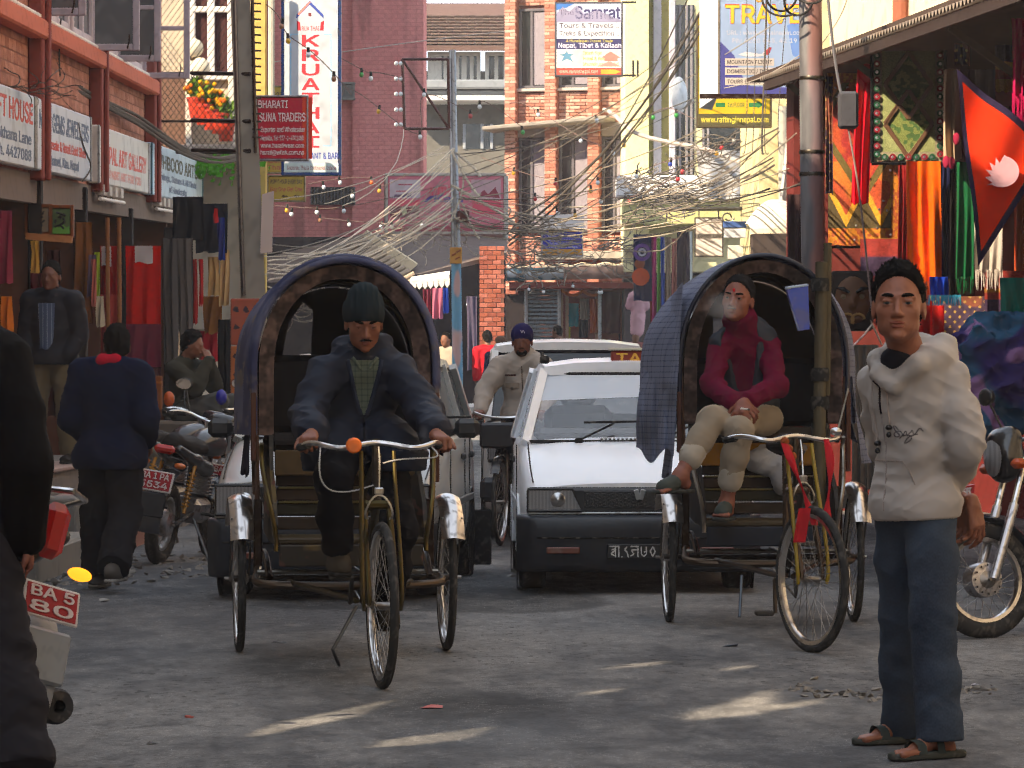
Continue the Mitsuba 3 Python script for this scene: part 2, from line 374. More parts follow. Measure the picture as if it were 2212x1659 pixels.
def hair_mesh(c, R, s=1.0, fringe=0.052, back=-0.075, thick=0.013, h=0.005, seed=0, side=-0.005, spike=0.006, recede=0.0):
    g = lambda x, y, z: np.asarray(c)+R@(np.array([x, y, z])*s)
    S = Sdf()
    S.ell(g(0, -0.013, 0.037), np.array([0.075+thick*0.42, 0.095+thick*0.55, 0.084+thick*1.5])*s, R, 0.01)
    S.ell(g(0, -0.05, -0.02), np.array([0.068, 0.06, 0.075])*s, R, 0.03)
    S.wave(lambda P: (lambda L: spike*(meshkit.noise(L*np.array([70, 70, 30]), seed)-0.5)*2)((P-c)@R))
    # the hairline: high in front, over the ears at the side, low behind
    S.cut(g(0, 0.07-recede, fringe), R@np.array([0, 0.75, -0.9]), 0.007)
    S.cut(g(0, 0.02, side), R@np.array([0, 0.62, -0.35]), 0.007)
    S.cut(g(0, -0.06, back), R@np.array([0, 0.0, -1.0]), 0.012)
    m = nets(S, h)
    if h < 0.007:                                    # short tufts that break up the outline
        tm = trimesh.Trimesh(*m, process=False); rn = np.random.default_rng(seed); out = [m]
        pick = rn.choice(len(m[0]), 900)
        for i in pick:
            p, n = m[0][i], tm.vertex_normals[i]
            L = (p-c)@R
            if L[2] < 0.03 and L[1] > -0.02: continue
            d = n*0.7+R@np.array([0, 0.25, 0.5])+rn.normal(0, 0.25, 3); d /= np.linalg.norm(d)
            a = np.cross(d, [0.3, 0.5, 0.8]); a /= np.linalg.norm(a); b = np.cross(d, a); w = 0.0035*s; q = p-n*0.003
            out.append((np.array([q+a*w, q-a*w*0.5+b*w, q-a*w*0.5-b*w, q+d*rn.uniform(0.008, 0.017)*s]), np.array([[0, 1, 3], [1, 2, 3], [2, 0, 3]])))
        m = join(out)
    return m
SKIN = C('#8a5a42')
# ================================================================ the setting
G_ = mikit.fbm
def asphalt_col(p, n, uv):
    a = G_(p.x*0.9+3, p.y*0.35, 2.0, 4); b = G_(p.x*7, p.y*3.2, 5.0, 3); g = N_(p.x*70, p.y*70, 1.0); h = N_(p.x*190, p.y*150, 8.0)
    c = mikit.mix((0.054, 0.055, 0.059), (0.138, 0.134, 0.130), S_(0.3, 0.72, 0.65*a+0.35*b))
    patch = S_(0.52, 0.56, G_(p.x*0.5-7, p.y*0.22+1.3, 9.0, 2))
    c = c*(1-0.5*patch)
    damp = 0.6*S_(0.58, 0.80, G_(p.x*0.8+31, p.y*0.3, 4.0, 3))
    c = c*(1-0.45*damp)
    grit = S_(0.74, 0.9, g)*0.6+S_(0.8, 0.93, h)*0.6
    crack = 1-S_(0.0, 0.012, dr.abs(G_(p.x*0.8, p.y*0.45, 21.0, 2)-0.5))
    pits = S_(0.76, 0.9, N_(p.x*34, p.y*24, 12.0))*S_(0.45, 0.62, G_(p.x*0.7, p.y*0.5, 15.0, 2))
    c = c*(0.8+0.4*N_(p.x*26, p.y*14, 3.0))*(0.8+0.4*N_(p.x*110, p.y*80, 6.0))
    return (c+mi.Color3f(0.09, 0.088, 0.085)*grit*S_(0.35, 0.6, b))*(1-0.16*crack)*(1-0.5*pits)
def asphalt_rough(p, n, uv): return 0.88-0.22*S_(0.56, 0.80, G_(p.x*0.8+31, p.y*0.3, 4.0, 3))
special('asphalt', asphalt_col, lambda p, n, uv: 0.005*N_(p.x*55, p.y*55, 1.0)+0.012*G_(p.x*9, p.y*5, 3.0), 3e-3, asphalt_rough)
def brick_pat(a, z, L=0.24, H=0.075):
    r = dr.floor(z/H); x = a/L+0.5*(r-2*dr.floor(r/2)); fx = x-dr.floor(x); fz = z/H-r
    e = dr.minimum(dr.minimum(fx, 1-fx)*L, dr.minimum(fz, 1-fz)*H)
    return S_(0.003, 0.010, e), mikit.cell_rand(dr.floor(x), r, 3)
def brickl_col(p, n, uv):
    m, r = brick_pat(p.y, p.z-0.03*p.y, 0.23, 0.105)
    c = mikit.mix((0.31, 0.115, 0.07), (0.43, 0.18, 0.115), r)*(0.75+0.5*F_(p.x*4, p.y*3, p.z*6))
    return mikit.mix((0.26, 0.11, 0.075), c, m)
special('brick_left', brickl_col, lambda p, n, uv: 0.012*brick_pat(p.y, p.z-0.03*p.y, 0.23, 0.105)[0], 3e-3)
def pink_col(p, n, uv):
    m, r = brick_pat(p.x, p.z, 0.24, 0.08)
    s = S_(0.35, 0.75, G_(p.x*1.3, p.z*0.5, 3.0, 3))
    c = mikit.mix((0.46, 0.155, 0.15), (0.56, 0.215, 0.205), 0.6*s+0.4*r)*(0.85+0.3*F_(p.x*9, p.z*9, 1.0))
    streak = S_(0.6, 0.8, G_(p.x*4.0, p.z*0.35, 6.0, 3))
    return mikit.mix((0.36, 0.12, 0.11), c, 0.5+0.5*m)*(1-0.35*streak)
special('pink_wall', pink_col, lambda p, n, uv: 0.006*brick_pat(p.x, p.z, 0.24, 0.08)[0], 4e-3)
# the lane: one sheet, finely divided where the photographer stands
def lane_sheet():
    xs = np.unique(np.r_[np.linspace(-400, -9, 14), np.linspace(-9, -3.4, 15), np.linspace(-3.4, 3.4, 137), np.linspace(3.4, 9, 15), np.linspace(9, 400, 14)])
    ys = np.unique(np.r_[np.linspace(-300, 0, 20), np.linspace(0, 10, 30), np.linspace(10, 36, 420), np.linspace(36, 100, 130), np.linspace(100, 900, 20)])
    X, Y = np.meshgrid(xs, ys, indexing='ij')
    P = np.stack([X, Y, 0*X], -1)
    near = np.clip(1-np.abs(X)/4, 0, 1)**0.5*np.clip((Y-5)/3, 0, 1)*np.clip((100-Y)/20, 0, 1)
    Z = ground(Y)+near*(0.018*(meshkit.fbm(P*np.array([0.9, 0.5, 1]), 3)-0.5)+0.010*(meshkit.fbm(P*np.array([5, 3.0, 1])+9, 3, 2)-0.5))
    P[..., 2] = Z
    n0, n1 = X.shape
    i, j = np.meshgrid(np.arange(n0-1), np.arange(n1-1), indexing='ij')
    return P.reshape(-1, 3), quads(np.stack([i*n1+j, (i+1)*n1+j, (i+1)*n1+j+1, i*n1+j+1], -1))
struct('road', lane_sheet(), 'asphalt', smooth=True, var=0)

# ---------------------------------------------------------------- left row: its courses climb 3 cm per metre against the dipping lane
SL = 0.03
def shear(m, y0=30.7):
    v = np.array(m[0], float); v[:, 2] += SL*(v[:, 1]-y0); return v, m[1]
XL = -4.25
RED = C('#7c3a30'); ORANGE_BRICK = C('#c06a4c')
b = Thing('brick_shop_building', 'orange brick building with red pilasters and open casements on the left side of the lane', 'building')
LB0, LB1 = 29.6, 44.2
b.add('wall', shear(box(XL-8, XL, LB0, LB1, 3.0, 7.6)), 'brick_left', smooth=False)
b.add('parapet', shear(box(XL-8, XL+0.05, LB0, LB1, 7.6, 8.2)), 'matte', ORANGE_BRICK, smooth=False)
b.add('cornice_band', shear(bbox(XL, XL+0.16, LB0, LB1-1.0, 4.24, 4.41, 0.02)), 'matte', C('#b8624a'))
b.add('window_sill', shear(bbox(XL-0.3, XL+0.12, LB0, LB1-1.0, 4.413, 4.46, 0.015)), 'matte', C('#cfc4b8'))
for yy in (32.7, 37.4, 43.0):
    b.add('pilaster', [shear(bbox(XL, XL+0.13, yy-0.2, yy+0.2, 3.0, 7.5, 0.015)), shear(bbox(XL+0.13, XL+0.17, yy-0.02, yy+0.12, 3.0, 7.5, 0.01))], 'matte', RED)
for yy in (33.3, 35.3, 38.1, 40.2):
    w = b.add('window', shear(box(XL+0.002, XL+0.02, yy, yy+1.7, 4.47, 6.0)), 'dusty_glass', smooth=False)
    w.add('frame', [shear(bbox(XL+0.02, XL+0.07, yy+a, yy+a+0.07, 4.47, 6.0, 0.01)) for a in (0, 0.8, 1.63)]+[shear(bbox(XL+0.021, XL+0.065, yy, yy+1.7, 4.47+a, 4.54+a, 0.01)) for a in (0, 0.5, 1.46)], 'matte', C('#b9a9a8'))
LILAC = C('#a3979c')
for (u0, u1, vb, yy, lab) in ((58, 186, 34, 32.9, 'casement leaf at the top left corner, seen from below'), (190, 302, 110, 37.0, 'open casement leaf, lowest of the front pair'), (246, 347, 133, 39.4, 'open casement leaf behind the front one'), (303, 410, 170, 42.3, 'see-through casement leaf at the far end')):
    a, c = at(u0, vb, yy), at(u1, vb, yy)
    x0, x1, z0 = a[0], c[0], a[2]
    fr = 0.07
    k = b.add('casement', [bbox(x0, x0+fr, yy-0.02, yy+0.02, z0, z0+1.5, 0.008), bbox(x1-fr, x1, yy-0.02, yy+0.02, z0, z0+1.5, 0.008), bbox(x0+fr, x1-fr, yy-0.018, yy+0.018, z0, z0+fr, 0.008), bbox(x0+fr, x1-fr, yy-0.018, yy+0.018, z0+0.55, z0+0.6, 0.008)], 'matte', LILAC, label=lab)
    if u0 != 303:
        k.add('pane', box(x0+fr, x1-fr, yy-0.006, yy+0.006, z0+fr, z0+1.5), 'dusty_glass', smooth=False)
    else:
        k.add('pane', (np.array([[x0+fr, yy, z0+fr], [x1-fr, yy, z0+fr], [x1-fr, yy, z0+1.5], [x0+fr, yy, z0+1.5]]), quads([[0, 1, 2, 3]])), 'glass', smooth=False)
    k.add('latch', tube([[x1-0.12, yy-0.04, z0+0.02], [x1-0.1, yy-0.05, z0+0.1], [x1-0.1, yy-0.05, z0+0.16]], 0.008, 6), 'metal', C('#3a3030'))
# shop floor: dark interior behind the posts
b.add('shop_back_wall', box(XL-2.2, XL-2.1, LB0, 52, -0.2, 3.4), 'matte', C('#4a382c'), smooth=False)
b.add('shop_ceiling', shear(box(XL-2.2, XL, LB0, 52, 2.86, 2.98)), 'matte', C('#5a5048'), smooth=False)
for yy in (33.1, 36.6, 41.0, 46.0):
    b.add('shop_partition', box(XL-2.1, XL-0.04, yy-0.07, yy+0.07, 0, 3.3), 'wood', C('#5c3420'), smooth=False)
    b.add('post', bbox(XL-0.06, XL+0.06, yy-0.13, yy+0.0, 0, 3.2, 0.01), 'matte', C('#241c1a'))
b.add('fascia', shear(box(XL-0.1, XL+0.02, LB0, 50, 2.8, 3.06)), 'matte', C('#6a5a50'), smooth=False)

# shop boards along the left wall
def shop_board(y0, y1, z0, z1, col, label, lines, edge=C('#8f8f90')):
    t = Thing('shop_sign', label, 'sign', 'shop boards above the left shops')
    zz = lambda y: SL*(y-30.7)
    t.add('panel', shear(bbox(XL+0.02, XL+0.12, y0, y1, z0, z1, 0.012)), 'print', col, var=0.1)
    for q in (y0, y1-0.05): t.add('frame', shear(bbox(XL+0.115, XL+0.135, q, q+0.05, z0, z1, 0.006)), 'metal', edge)
    for s, h, yy, z, w, c in lines:
        ez = np.array([0, 0, 1.0]); ex = np.array([0, 1, SL])
        t.add('lettering', text(s, h, (XL+0.12, yy, z+zz(yy)), ex, ez, w, True, 0.004), 'print', c, smooth=False, var=0.05)
    return t
RD, BL, DK = C('#c04a42'), C('#5a6478'), C('#44464c')
shop_board(28.6, 32.05, 3.08, 3.71, C('#b9bcc0'), 'white shop board with red and blue lettering at the left edge', [('GIFT HOUSE', 0.17, 29.2, 3.46, 2.7, RD), ('Lokhana Lane', 0.09, 29.5, 3.28, 2.3, BL), ('Ph. 4427088', 0.09, 29.6, 3.14, 2.2, BL)])
shop_board(32.1, 36.3, 3.08, 3.71, C('#bdbfc4'), 'white jewellers board, second from the left, with grey lettering', [('NEPA GEMS JEWELLERS', 0.16, 32.35, 3.45, 3.75, BL), ('Wholesale & Retail Gold Silver', 0.085, 32.6, 3.29, 3.3, RD), ('Thamel, Ktm. Nepal', 0.085, 33.0, 3.15, 2.3, BL)])
shop_board(36.95, 42.1, 3.08, 3.66, C('#c3bdb4'), 'cream art gallery board with faded red lettering', [('NEPAL ART GALLERY', 0.17, 37.4, 3.30, 4.4, C('#c9564c')), ('PAINT ART FOR YOU', 0.085, 38.0, 3.15, 3.2, C('#d08a80'))])
shop_board(42.4, 49.4, 3.08, 3.68, C('#b4c4cc'), 'pale blue arts board with dark and yellow lettering beside the netting', [('WHBOOD ARTS', 0.16, 43.0, 3.41, 5.6, C('#4f4c3c')), ('Paintings, Statues & All Kinds', 0.075, 43.0, 3.28, 5.4, BL), ('of Handicrafts', 0.075, 44.6, 3.15, 2.4, BL)], C('#5a7a8c'))
for (y0, y1) in ((37.3, 39.6), (43.2, 45.2)):
    t = Thing('tube_lamp', 'white fluorescent tube holder hanging under the art gallery board' if y0 < 40 else 'white tube holder hanging under the pale blue board', 'lamp')
    t.add('tube', tube([[XL+0.1, y0, 2.93+SL*(y0-30.7)], [XL+0.1, y1, 2.93+SL*(y1-30.7)]], 0.02, 8), 'clean', C('#d8cfc4'))
    t.add('bracket', [shear(box(XL+0.05, XL+0.14, yy, yy+0.25, 2.97, 3.07)) for yy in np.arange(y0, y1-0.2, 0.55)], 'matte', C('#b8aca0'), smooth=False)

# plinth and steps of the left shops
struct('shop_plinth', [box(XL-3, -3.62, 27.4, 56, -0.2, 0.56), box(XL-3, -2.9, 32.6, 56, -0.2, 0.13)], 'concrete', C('#6c6560'), smooth=False)
t = Thing('stone_steps', 'low pinkish stone steps leading up to the left shops', 'steps')
t.add('tread', bbox(-3.62, -3.20, 27.9, 31.8, 0.34, 0.38, 0.01), 'concrete', C('#8f7a72'))
t.add('tread', bbox(-3.62, -2.86, 27.9, 31.8, 0.15, 0.19, 0.01), 'concrete', C('#8f7d74'))
t.add('riser', [box(-3.62, -3.24, 27.95, 31.75, 0.0, 0.338), box(-3.62, -2.90, 27.95, 31.75, -0.1, 0.148)], 'concrete', C('#9c7468'), smooth=False)
t.add('landing', bbox(-4.6, -3.58, 27.4, 31.8, 0.562, 0.6, 0.01), 'concrete', C('#8a7670'))
t.add('mat', bbox(-4.3, -3.66, 28.2, 29.6, 0.601, 0.615, 0.004), 'cloth', C('#8c2f34'), label='red mat on the landing')
t.add('side_wall', bbox(-4.8, -3.2, 27.2, 27.88, -0.1, 0.42, 0.015), 'concrete', C('#6d6a66'))
thing('kerb_slab', bbox(-5.0, -2.98, 23.3, 26.6, -0.1, 0.2, 0.02), 'concrete', C('#7b766f'), 'worn grey concrete slab in front of the stone steps at the left edge', 'kerb slab')

# ---------------------------------------------------------------- houses beyond the frame, on both sides and behind, that shade the lane
def plain_house(x0, x1, y0, y1, h, col, label, group='houses lining the lane outside the picture'):
    t = Thing('town_house', label, 'building', group)
    t.add('wall', box(x0, x1, y0, y1, -0.5, h), 'concrete', col, smooth=False)
    t.add('roof_slab', bbox(x0-0.3, x1+0.3, y0, y1, h+0.002, h+0.18, 0.03), 'concrete', C('#80786e'))
    xs = x1 if x1 < 0 else x0; s = 1 if x1 < 0 else -1
    for z in np.arange(3.6, h-1.4, 2.8):
        for y in np.arange(y0+0.8, y1-1.2, 2.2):
            w = t.add('window', box(min(xs, xs+0.03*s), max(xs, xs+0.03*s), y, y+1.1, z, z+1.3), 'dark_glass', smooth=False)
    return t
HG = 'houses lining the lane outside the picture'
plain_house(-13, XL, -60, -2, 8.8, C('#9a8f80'), 'grey brown plastered town house behind the photographer')
plain_house(-6.2, XL, -1.9, 6.8, 8.8, C('#a06a58'), 'brick red plastered narrow town house left of the photographer')
plain_house(-13, XL-0.4, 6.9, 12.6, 2.5, C('#a89c88'), 'low beige plastered house under the added sheet with sun gaps')
plain_house(-13, XL, 12.7, 26.2, 8.8, C('#9c9488'), 'grey plastered town house before the brick shop building')
plain_house(-13, XL, 26.3, 29.5, 5.0, C('#a08870'), 'low tan plastered house next to the brick shop building')
plain_house(4.6, 13, -60, 6, 9.5, C('#a89a84'), 'tan plastered town house right of the photographer')
plain_house(4.4, 13, 6.1, 21, 9.5, C('#b0a494'), 'beige plastered town house before the stalls')
plain_house(-16, -5.2, 59.5, 69.6, 11.5, C('#9a8a78'), 'tall tan plastered house before the pink wall')
# added unseen sheet over the low house, gaps cut for the sun streaks
import shapely.geometry as sg
def streak(p0, p1, w):                            # a lit patch on the asphalt -> the gap that lets it in
    q = [(y-1.034*(x+4.3), 0.948*(x+4.3)) for x, y in (p0, p1)]
    (a, c), (d, e) = q; L = math.hypot(d-a, e-c); nx, nz = -(e-c)/L*w, (d-a)/L*w
    m = ((a+d)/2, (c+e)/2); nx, nz = 3.6*nx, 3.6*nz
    return sg.Polygon([(a, c), (m[0]-nx*0.9, m[1]-nz*0.9), (d-nx*0.35, e-nz*0.35), (d, e), (m[0]+nx*0.7, m[1]+nz*0.7), (a+nx*0.2, c+nz*0.2)])
mask_sheet = sg.box(6.75, 2.45, 12.8, 9.0)
for p0, p1, w in (((-0.95, 13.1), (-0.42, 14.8), 0.055), ((-0.5, 12.6), (-0.02, 13.6), 0.075), ((0.62, 13.2), (1.14, 15.3), 0.065), ((0.70, 12.7), (1.16, 13.5), 0.05), ((0.40, 16.3), (0.80, 16.9), 0.05),
                  ((-0.9, 16.8), (-0.66, 17.3), 0.035), ((0.95, 16.2), (1.12, 16.6), 0.03), ((0.3, 14.9), (0.5, 15.4), 0.03), ((1.0, 14.3), (1.3, 14.9), 0.04)):
    mask_sheet = mask_sheet.difference(streak(p0, p1, w))
hm = trimesh.creation.extrude_polygon(mask_sheet, 0.05)
hv = np.array(hm.vertices)[:, [2, 0, 1]]+np.array([-4.35, 0, 0])
thing('roof_hoarding', (hv, np.array(hm.faces)), 'tin', C('#8a8478'), 'added unseen tin sheet with gaps shaped to throw sun streaks on the lane', 'light_mask', smooth=False)

# ---------------------------------------------------------------- far side of the lane: pink wall, grey house, brick house, yellow house
t = Thing('pink_house', 'tall windowless pink painted brick house behind the wires', 'building')
a, c = at(560, 0, 70), at(915, 0, 70); m_ = at(762, 0, 70)
t.add('wall', box(a[0]-1.0, m_[0], 70, 72.5, -0.2, 9.3), 'pink_wall', smooth=False)
t.add('wall', box(m_[0], c[0], 69.85, 72.49, -0.2, 9.25), 'pink_wall', smooth=False)
for (u0, u1, v0, v1) in ((736, 764, 180, 214),):
    p, q = at(u0, v1, 69.8), at(u1, v0, 69.8)
    w = t.add('window', box(p[0], q[0], 69.80, 69.849, p[2], q[2]), 'dusty_glass', smooth=False)
    w.add('frame', [bbox(p[0]-0.03, q[0]+0.03, 69.76, 69.80, z-0.02, z+0.02, 0.005) for z in (p[2], q[2])]+[bbox(x-0.02, x+0.02, 69.77, 69.80, p[2], q[2], 0.005) for x in (p[0], q[0])], 'matte', C('#6d6a68'))
p, q = at(672, 442, 69.8), at(766, 404, 69.8)
w = t.add('grille_window', box(p[0], q[0], 69.84, 69.849, p[2], q[2]), 'dark_glass', smooth=False)
for i in range(14):
    x = p[0]+(q[0]-p[0])*i/13; w.add('bar', tube([[x, 69.8, p[2]], [x, 69.8, q[2]]], 0.012, 6), 'matte', C('#4a4a52'))

g = Thing('grey_house', 'grey brick and plaster house with white framed windows at the end of the lane', 'building')
YG = 96
a, c = at(880, 960, YG), at(1130, 12, YG)
g.add('wall', box(a[0]-1.5, c[0]+2, YG, YG+4, -0.2, c[2]-1.7), 'concrete', C('#66645f'), smooth=False)
r0 = at(900, 105, YG)[2]; r1 = at(900, 7, YG+3.2)[2]
rf = g.add('roof', prism([(YG-0.9, r0), (YG+3.2, r1), (YG+3.4, r1-0.1), (YG-0.9, r0-0.14)], a[0]-1.0, c[0]+2.2, 'yz'), 'matte', C('#5c4640'))
rows = []
for i in range(14):
    f = i/14; y, z = YG-0.9+4.1*f, r0+(r1-r0)*f
    for j in range(34):
        x = a[0]-0.9+j*0.19
        if x > c[0]+1.5: break
        rows.append((bbox(x, x+0.178, y-0.02, y+0.31, z+0.02, z+0.06+0.016*((i*7+j*3) % 5)/5, 0.01)))
for k in range(0, min(len(rows), 290)): rf.add('roof_tile', mv(rows[k], 0, 0, 0.01), 'matte', C(('#54443f', '#5a4a44', '#4e403c', '#605048')[k % 4]))
for (u0, u1) in ((928, 944), (950, 975), (975, 1001), (1004, 1034), (1052, 1092)):
    p, q = at(u0, 176, YG), at(u1, 117, YG)
    w = g.add('window', box(p[0], q[0], YG-0.02, YG-0.002, p[2], q[2]), 'dark_glass', smooth=False)
    w.add('frame', [bbox(x-0.05, x+0.05, YG-0.09, YG-0.02, p[2], q[2], 0.01) for x in (p[0], (p[0]+q[0])/2, q[0])]+[bbox(p[0]-0.05, q[0]+0.05, YG-0.10, YG-0.021, z-0.05, z+0.05, 0.01) for z in (p[2], q[2])], 'matte', C('#c2c0ba'))
for (v0, v1, d, col) in ((178, 196, 0.9, '#7f858c'), (198, 210, 0.6, '#6f757c'), (214, 226, 1.2, '#d6d4d0')):
    p, q = at(905, v1, YG), at(1100, v0, YG)
    g.add('balcony_ledge', bbox(p[0]-0.6, q[0]+0.6, YG-d, YG-0.003, p[2], q[2], 0.03), 'concrete', C(col))
p, q = at(1003, 322, YG), at(1062, 268, YG)
w = g.add('window', box(p[0], q[0], YG-0.02, YG-0.002, p[2], q[2]), 'dark_glass', smooth=False)
w.add('frame', [bbox(x-0.04, x+0.04, YG-0.08, YG-0.02, p[2], q[2], 0.01) for x in (p[0], p[0]*0.35+q[0]*0.65, q[0])], 'matte', C('#8f959c'))

# brick house: frontal, laid brick by brick
k = Thing('brick_house', 'sunlit orange brick house with narrow windows and a grey canopy', 'building')
BY = 80.0
BE = np.array([0.97, -0.243, 0]); BN = np.array([-0.243, -0.97, 0]); BO = np.array([-0.16, BY, 0])
BM = np.eye(4); BM[:3, 0] = BE; BM[:3, 1] = -BN; BM[:3, 3] = BO    # local x along the wall, y into it
k.M = BM
zb = lambda v: CAMZ-(v-829.5)*BY/FOC
xb = lambda u: (u-1090)*BY/FOC/0.97
W = xb(1352)
cols = [(0, 0.24), (xb(1176), xb(1200)), (xb(1268), xb(1292))]     # brick columns
bays = [(0.24, xb(1176)), (xb(1200), xb(1268)), (xb(1292), W)]
win_up = (zb(187), zb(20)); win_lo = (zb(500), zb(300))
k.add('core', box(-0.0, W, 0.38, 3.5, 0, 12), 'matte', C('#7a4034'), smooth=False)
bricks = []
rb = random.Random(4)
def lay(x0, x1, y0, z0, z1, dep):
    r = 0; z = z0
    while z < z1-0.02:
        x = x0-(0.12 if r % 2 else 0)
        while x < x1-0.02:
            a, c = max(x, x0), min(x+0.228, x1)
            if c-a > 0.03:
                j = rb.uniform(-0.006, 0.004)
                bricks.append((bbox(a, c, y0+j, y0+dep, z, min(z+0.062, z1), 0.005), rb.randrange(4)))
            x += 0.24
        z += 0.073; r += 1
for (a, c) in cols: lay(a, c, 0.0, 3.3, 10.3, 0.12)
for (a, c) in bays:
    lay(a, c, 0.30, win_lo[1]+0.35, win_up[0]-0.12, 0.08); lay(a, c, 0.30, 3.4, win_lo[0]-0.1, 0.08); lay(a, c, 0.30, win_up[1]+0.1, 10.4, 0.08)
BCOL = [C('#ab7464'), C('#b98878'), C('#9c6656'), C('#c29a8c')]
bricks.sort(key=lambda q: abs(q[0][0][:, 2].mean()-6.9))
for m, c in bricks[:300]: k.add('brick', m, 'matte', BCOL[c], smooth=False, var=0.12)
rest = bricks[300:]
for c in range(4):
    ms = [m for m, cc in rest if cc == c]
    if ms: k.add('brickwork', ms, 'matte', BCOL[c], smooth=False, kind='stuff', var=0.25, freq=9)
k.add('mortar_bed', [box(a+0.004, c-0.004, 0.012, 0.379, 3.2, 10.3) for a, c in cols], 'matte', C('#8a5446'), smooth=False)
for i, (a, c) in enumerate(bays):
    for (z0, z1) in (win_up, win_lo):
        w = k.add('window', box(a+0.02, c-0.02, 0.33, 0.36, z0, z1), 'dark_glass', smooth=False)
        w.add('frame', [bbox(x-0.03, x+0.03, 0.28, 0.329, z0, z1, 0.01) for x in (a+0.04, a+(c-a)*0.45, c-0.04)]+[bbox(a+0.01, c-0.01, 0.27, 0.331, z-0.03, z+0.03, 0.01) for z in (z0, z1)], 'matte', C('#5c5a62'))
        w.add('curtain', grid(lambda u, v: (a+(c-a)*(0.5+0.42*u), 0.325+0.006*np.sin(u*40), z0+0.05+(z1-z0-0.1)*v), 20, 3), 'cloth', C('#8d8892'), True)
    k.add('sill', bbox(a-0.02, c+0.02, 0.18, 0.36, win_up[0]-0.1, win_up[0]-0.034, 0.01), 'matte', C('#b0a6a2'))
    k.add('lintel', bbox(a+0.003, c-0.003, 0.24, 0.379, win_lo[1]+0.04, win_lo[1]+0.34, 0.01), 'concrete', C('#a39c98'))
z0 = zb(283)
k.add('canopy', [xf(bbox(-0.35, W-0.3, -0.62, 0.29, 0, 0.09, 0.02), trans(0, 0, z0)@rot([0, 1, 0], -4))], 'concrete', C('#8b8680'))
k.add('eave', bbox(-0.9, W+0.2, -0.8, 0.5, 10.42, 10.6, 0.03), 'concrete', C('#a58c70'))
k.add('ledge', bbox(xb(1165), W+0.2, -0.35, 0.3, zb(563), zb(545), 0.02), 'concrete', C('#9a948c'))

y = Thing('yellow_house', 'pale yellow house with lilac pilasters and dark window strips', 'building')
YY = 77.0
xx = lambda u: at(u, 0, YY)[0]; zz_ = lambda v: at(0, v, YY)[2]
y.add('wall', box(xx(1349), xx(1640), YY+0.1, YY+4, 3.6, 12), 'concrete', C('#cfc89c'), smooth=False)
y.add('corner_pier', bbox(xx(1349), xx(1400), YY-0.45, YY+0.098, zz_(540), 12, 0.01), 'matte', C('#ddd49a'), var=0.05)
for (u0, u1, col, d) in ((1400, 1410, '#8c8850', 0.12), (1411, 1428, '#aeaab2', 0.25), (1428, 1445, '#8c8850', 0.1), (1445, 1458, '#a9a7b2', 0.28)):
    y.add('pilaster', bbox(xx(u0), xx(u1), YY+0.1-d, YY+0.1, zz_(380), 12, 0.01), 'matte', C(col), var=0.05)
for (u0, u1) in ((1459, 1480), (1484, 1500), (1520, 1600)):
    w = y.add('window', box(xx(u0), xx(u1), YY+0.06, YY+0.099, zz_(378), zz_(10)), 'dark_glass', smooth=False)
    w.add('frame', [bbox(xx(u0)-0.03+i*0.1, xx(u0)+0.02+i*0.1, YY, YY+0.06, zz_(378), zz_(10), 0.008) for i in (0, 1)], 'matte', C('#77757a'))
y.add('white_ledge', bbox(xx(1330), xx(1650), YY-1.1, YY+0.098, zz_(430), zz_(385), 0.03), 'matte', C('#c8c8c8'))
y.add('fascia_band', bbox(xx(1343), xx(1650), YY-0.75, YY+0.097, zz_(488), zz_(434), 0.02), 'matte', C('#b9b67c'))
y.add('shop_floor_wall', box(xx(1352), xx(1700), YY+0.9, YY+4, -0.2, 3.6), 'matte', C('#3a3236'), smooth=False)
y.add('post', [tube([at(u, 500, YY-0.6), at(u, 840, YY-0.6)], 0.06, 8) for u in (1490, 1616)], 'metal', C('#8d9296'))
# ================================================================ right row: stalls under a tin awning, goods hanging out
def edge(y, dx=0.0, dz=0.0): return np.array([2.9-0.07*(y-27)+dx, y, 3.77+0.031*(y-23)+dz])
t = Thing('stall_house', 'cream plastered house over the clothes stalls on the right, sunlit upper wall', 'building')
def strip(y0, y1, dx0, dx1, z0, z1):
    a, c = edge(y0), edge(y1)
    v = [[p[0]+d, p[1], z+0.031*(p[1]-23)] for z in (z0, z1) for p in (a, c) for d in (dx0, dx1)]
    return np.array(v), BOXF
t.add('upper_wall', strip(19, 37.5, 1.05, 5, 3.9, 9.0), 'concrete', C('#c9b8a0'), smooth=False)
t.add('string_course', strip(19, 37.6, 0.98, 1.06, 4.9, 5.05), 'matte', C('#d8c8b0'), smooth=False)
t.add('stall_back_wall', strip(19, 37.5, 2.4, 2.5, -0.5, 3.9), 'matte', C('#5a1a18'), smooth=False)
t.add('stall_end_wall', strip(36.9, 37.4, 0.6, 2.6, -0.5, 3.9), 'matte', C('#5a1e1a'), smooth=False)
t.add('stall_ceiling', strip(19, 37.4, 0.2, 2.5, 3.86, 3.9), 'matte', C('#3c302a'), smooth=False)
for (y0, y1) in ((29.2, 30.2), (33.5, 34.3)):
    w = t.add('window', strip(y0, y1, 1.02, 1.06, 5.4, 6.6), 'dark_glass', smooth=False)
t.add('down_pipe', tube([edge(33.0, 0.98, 0.2), edge(33.0, 0.98, 3.5)], 0.07, 10), 'matte', C('#8a5440'))
a = Thing('tin_awning', 'rusty corrugated tin awning running along the right stalls', 'awning')
def corr(u, v):
    y = 19.5+15.5*u
    return 2.9-0.07*(y-27)+1.05*v, y, 3.77+0.031*(y-23)+0.33*v+0.022*np.sin(y*2*PI/0.13)
a.add('sheet', grid(corr, 1500, 3), 'tin', C('#8c7f70'), True)
a.add('edge_beam', strip(19.5, 34.9, 0.03, 0.09, 3.66, 3.74), 'wood', C('#2c2220'), smooth=False)
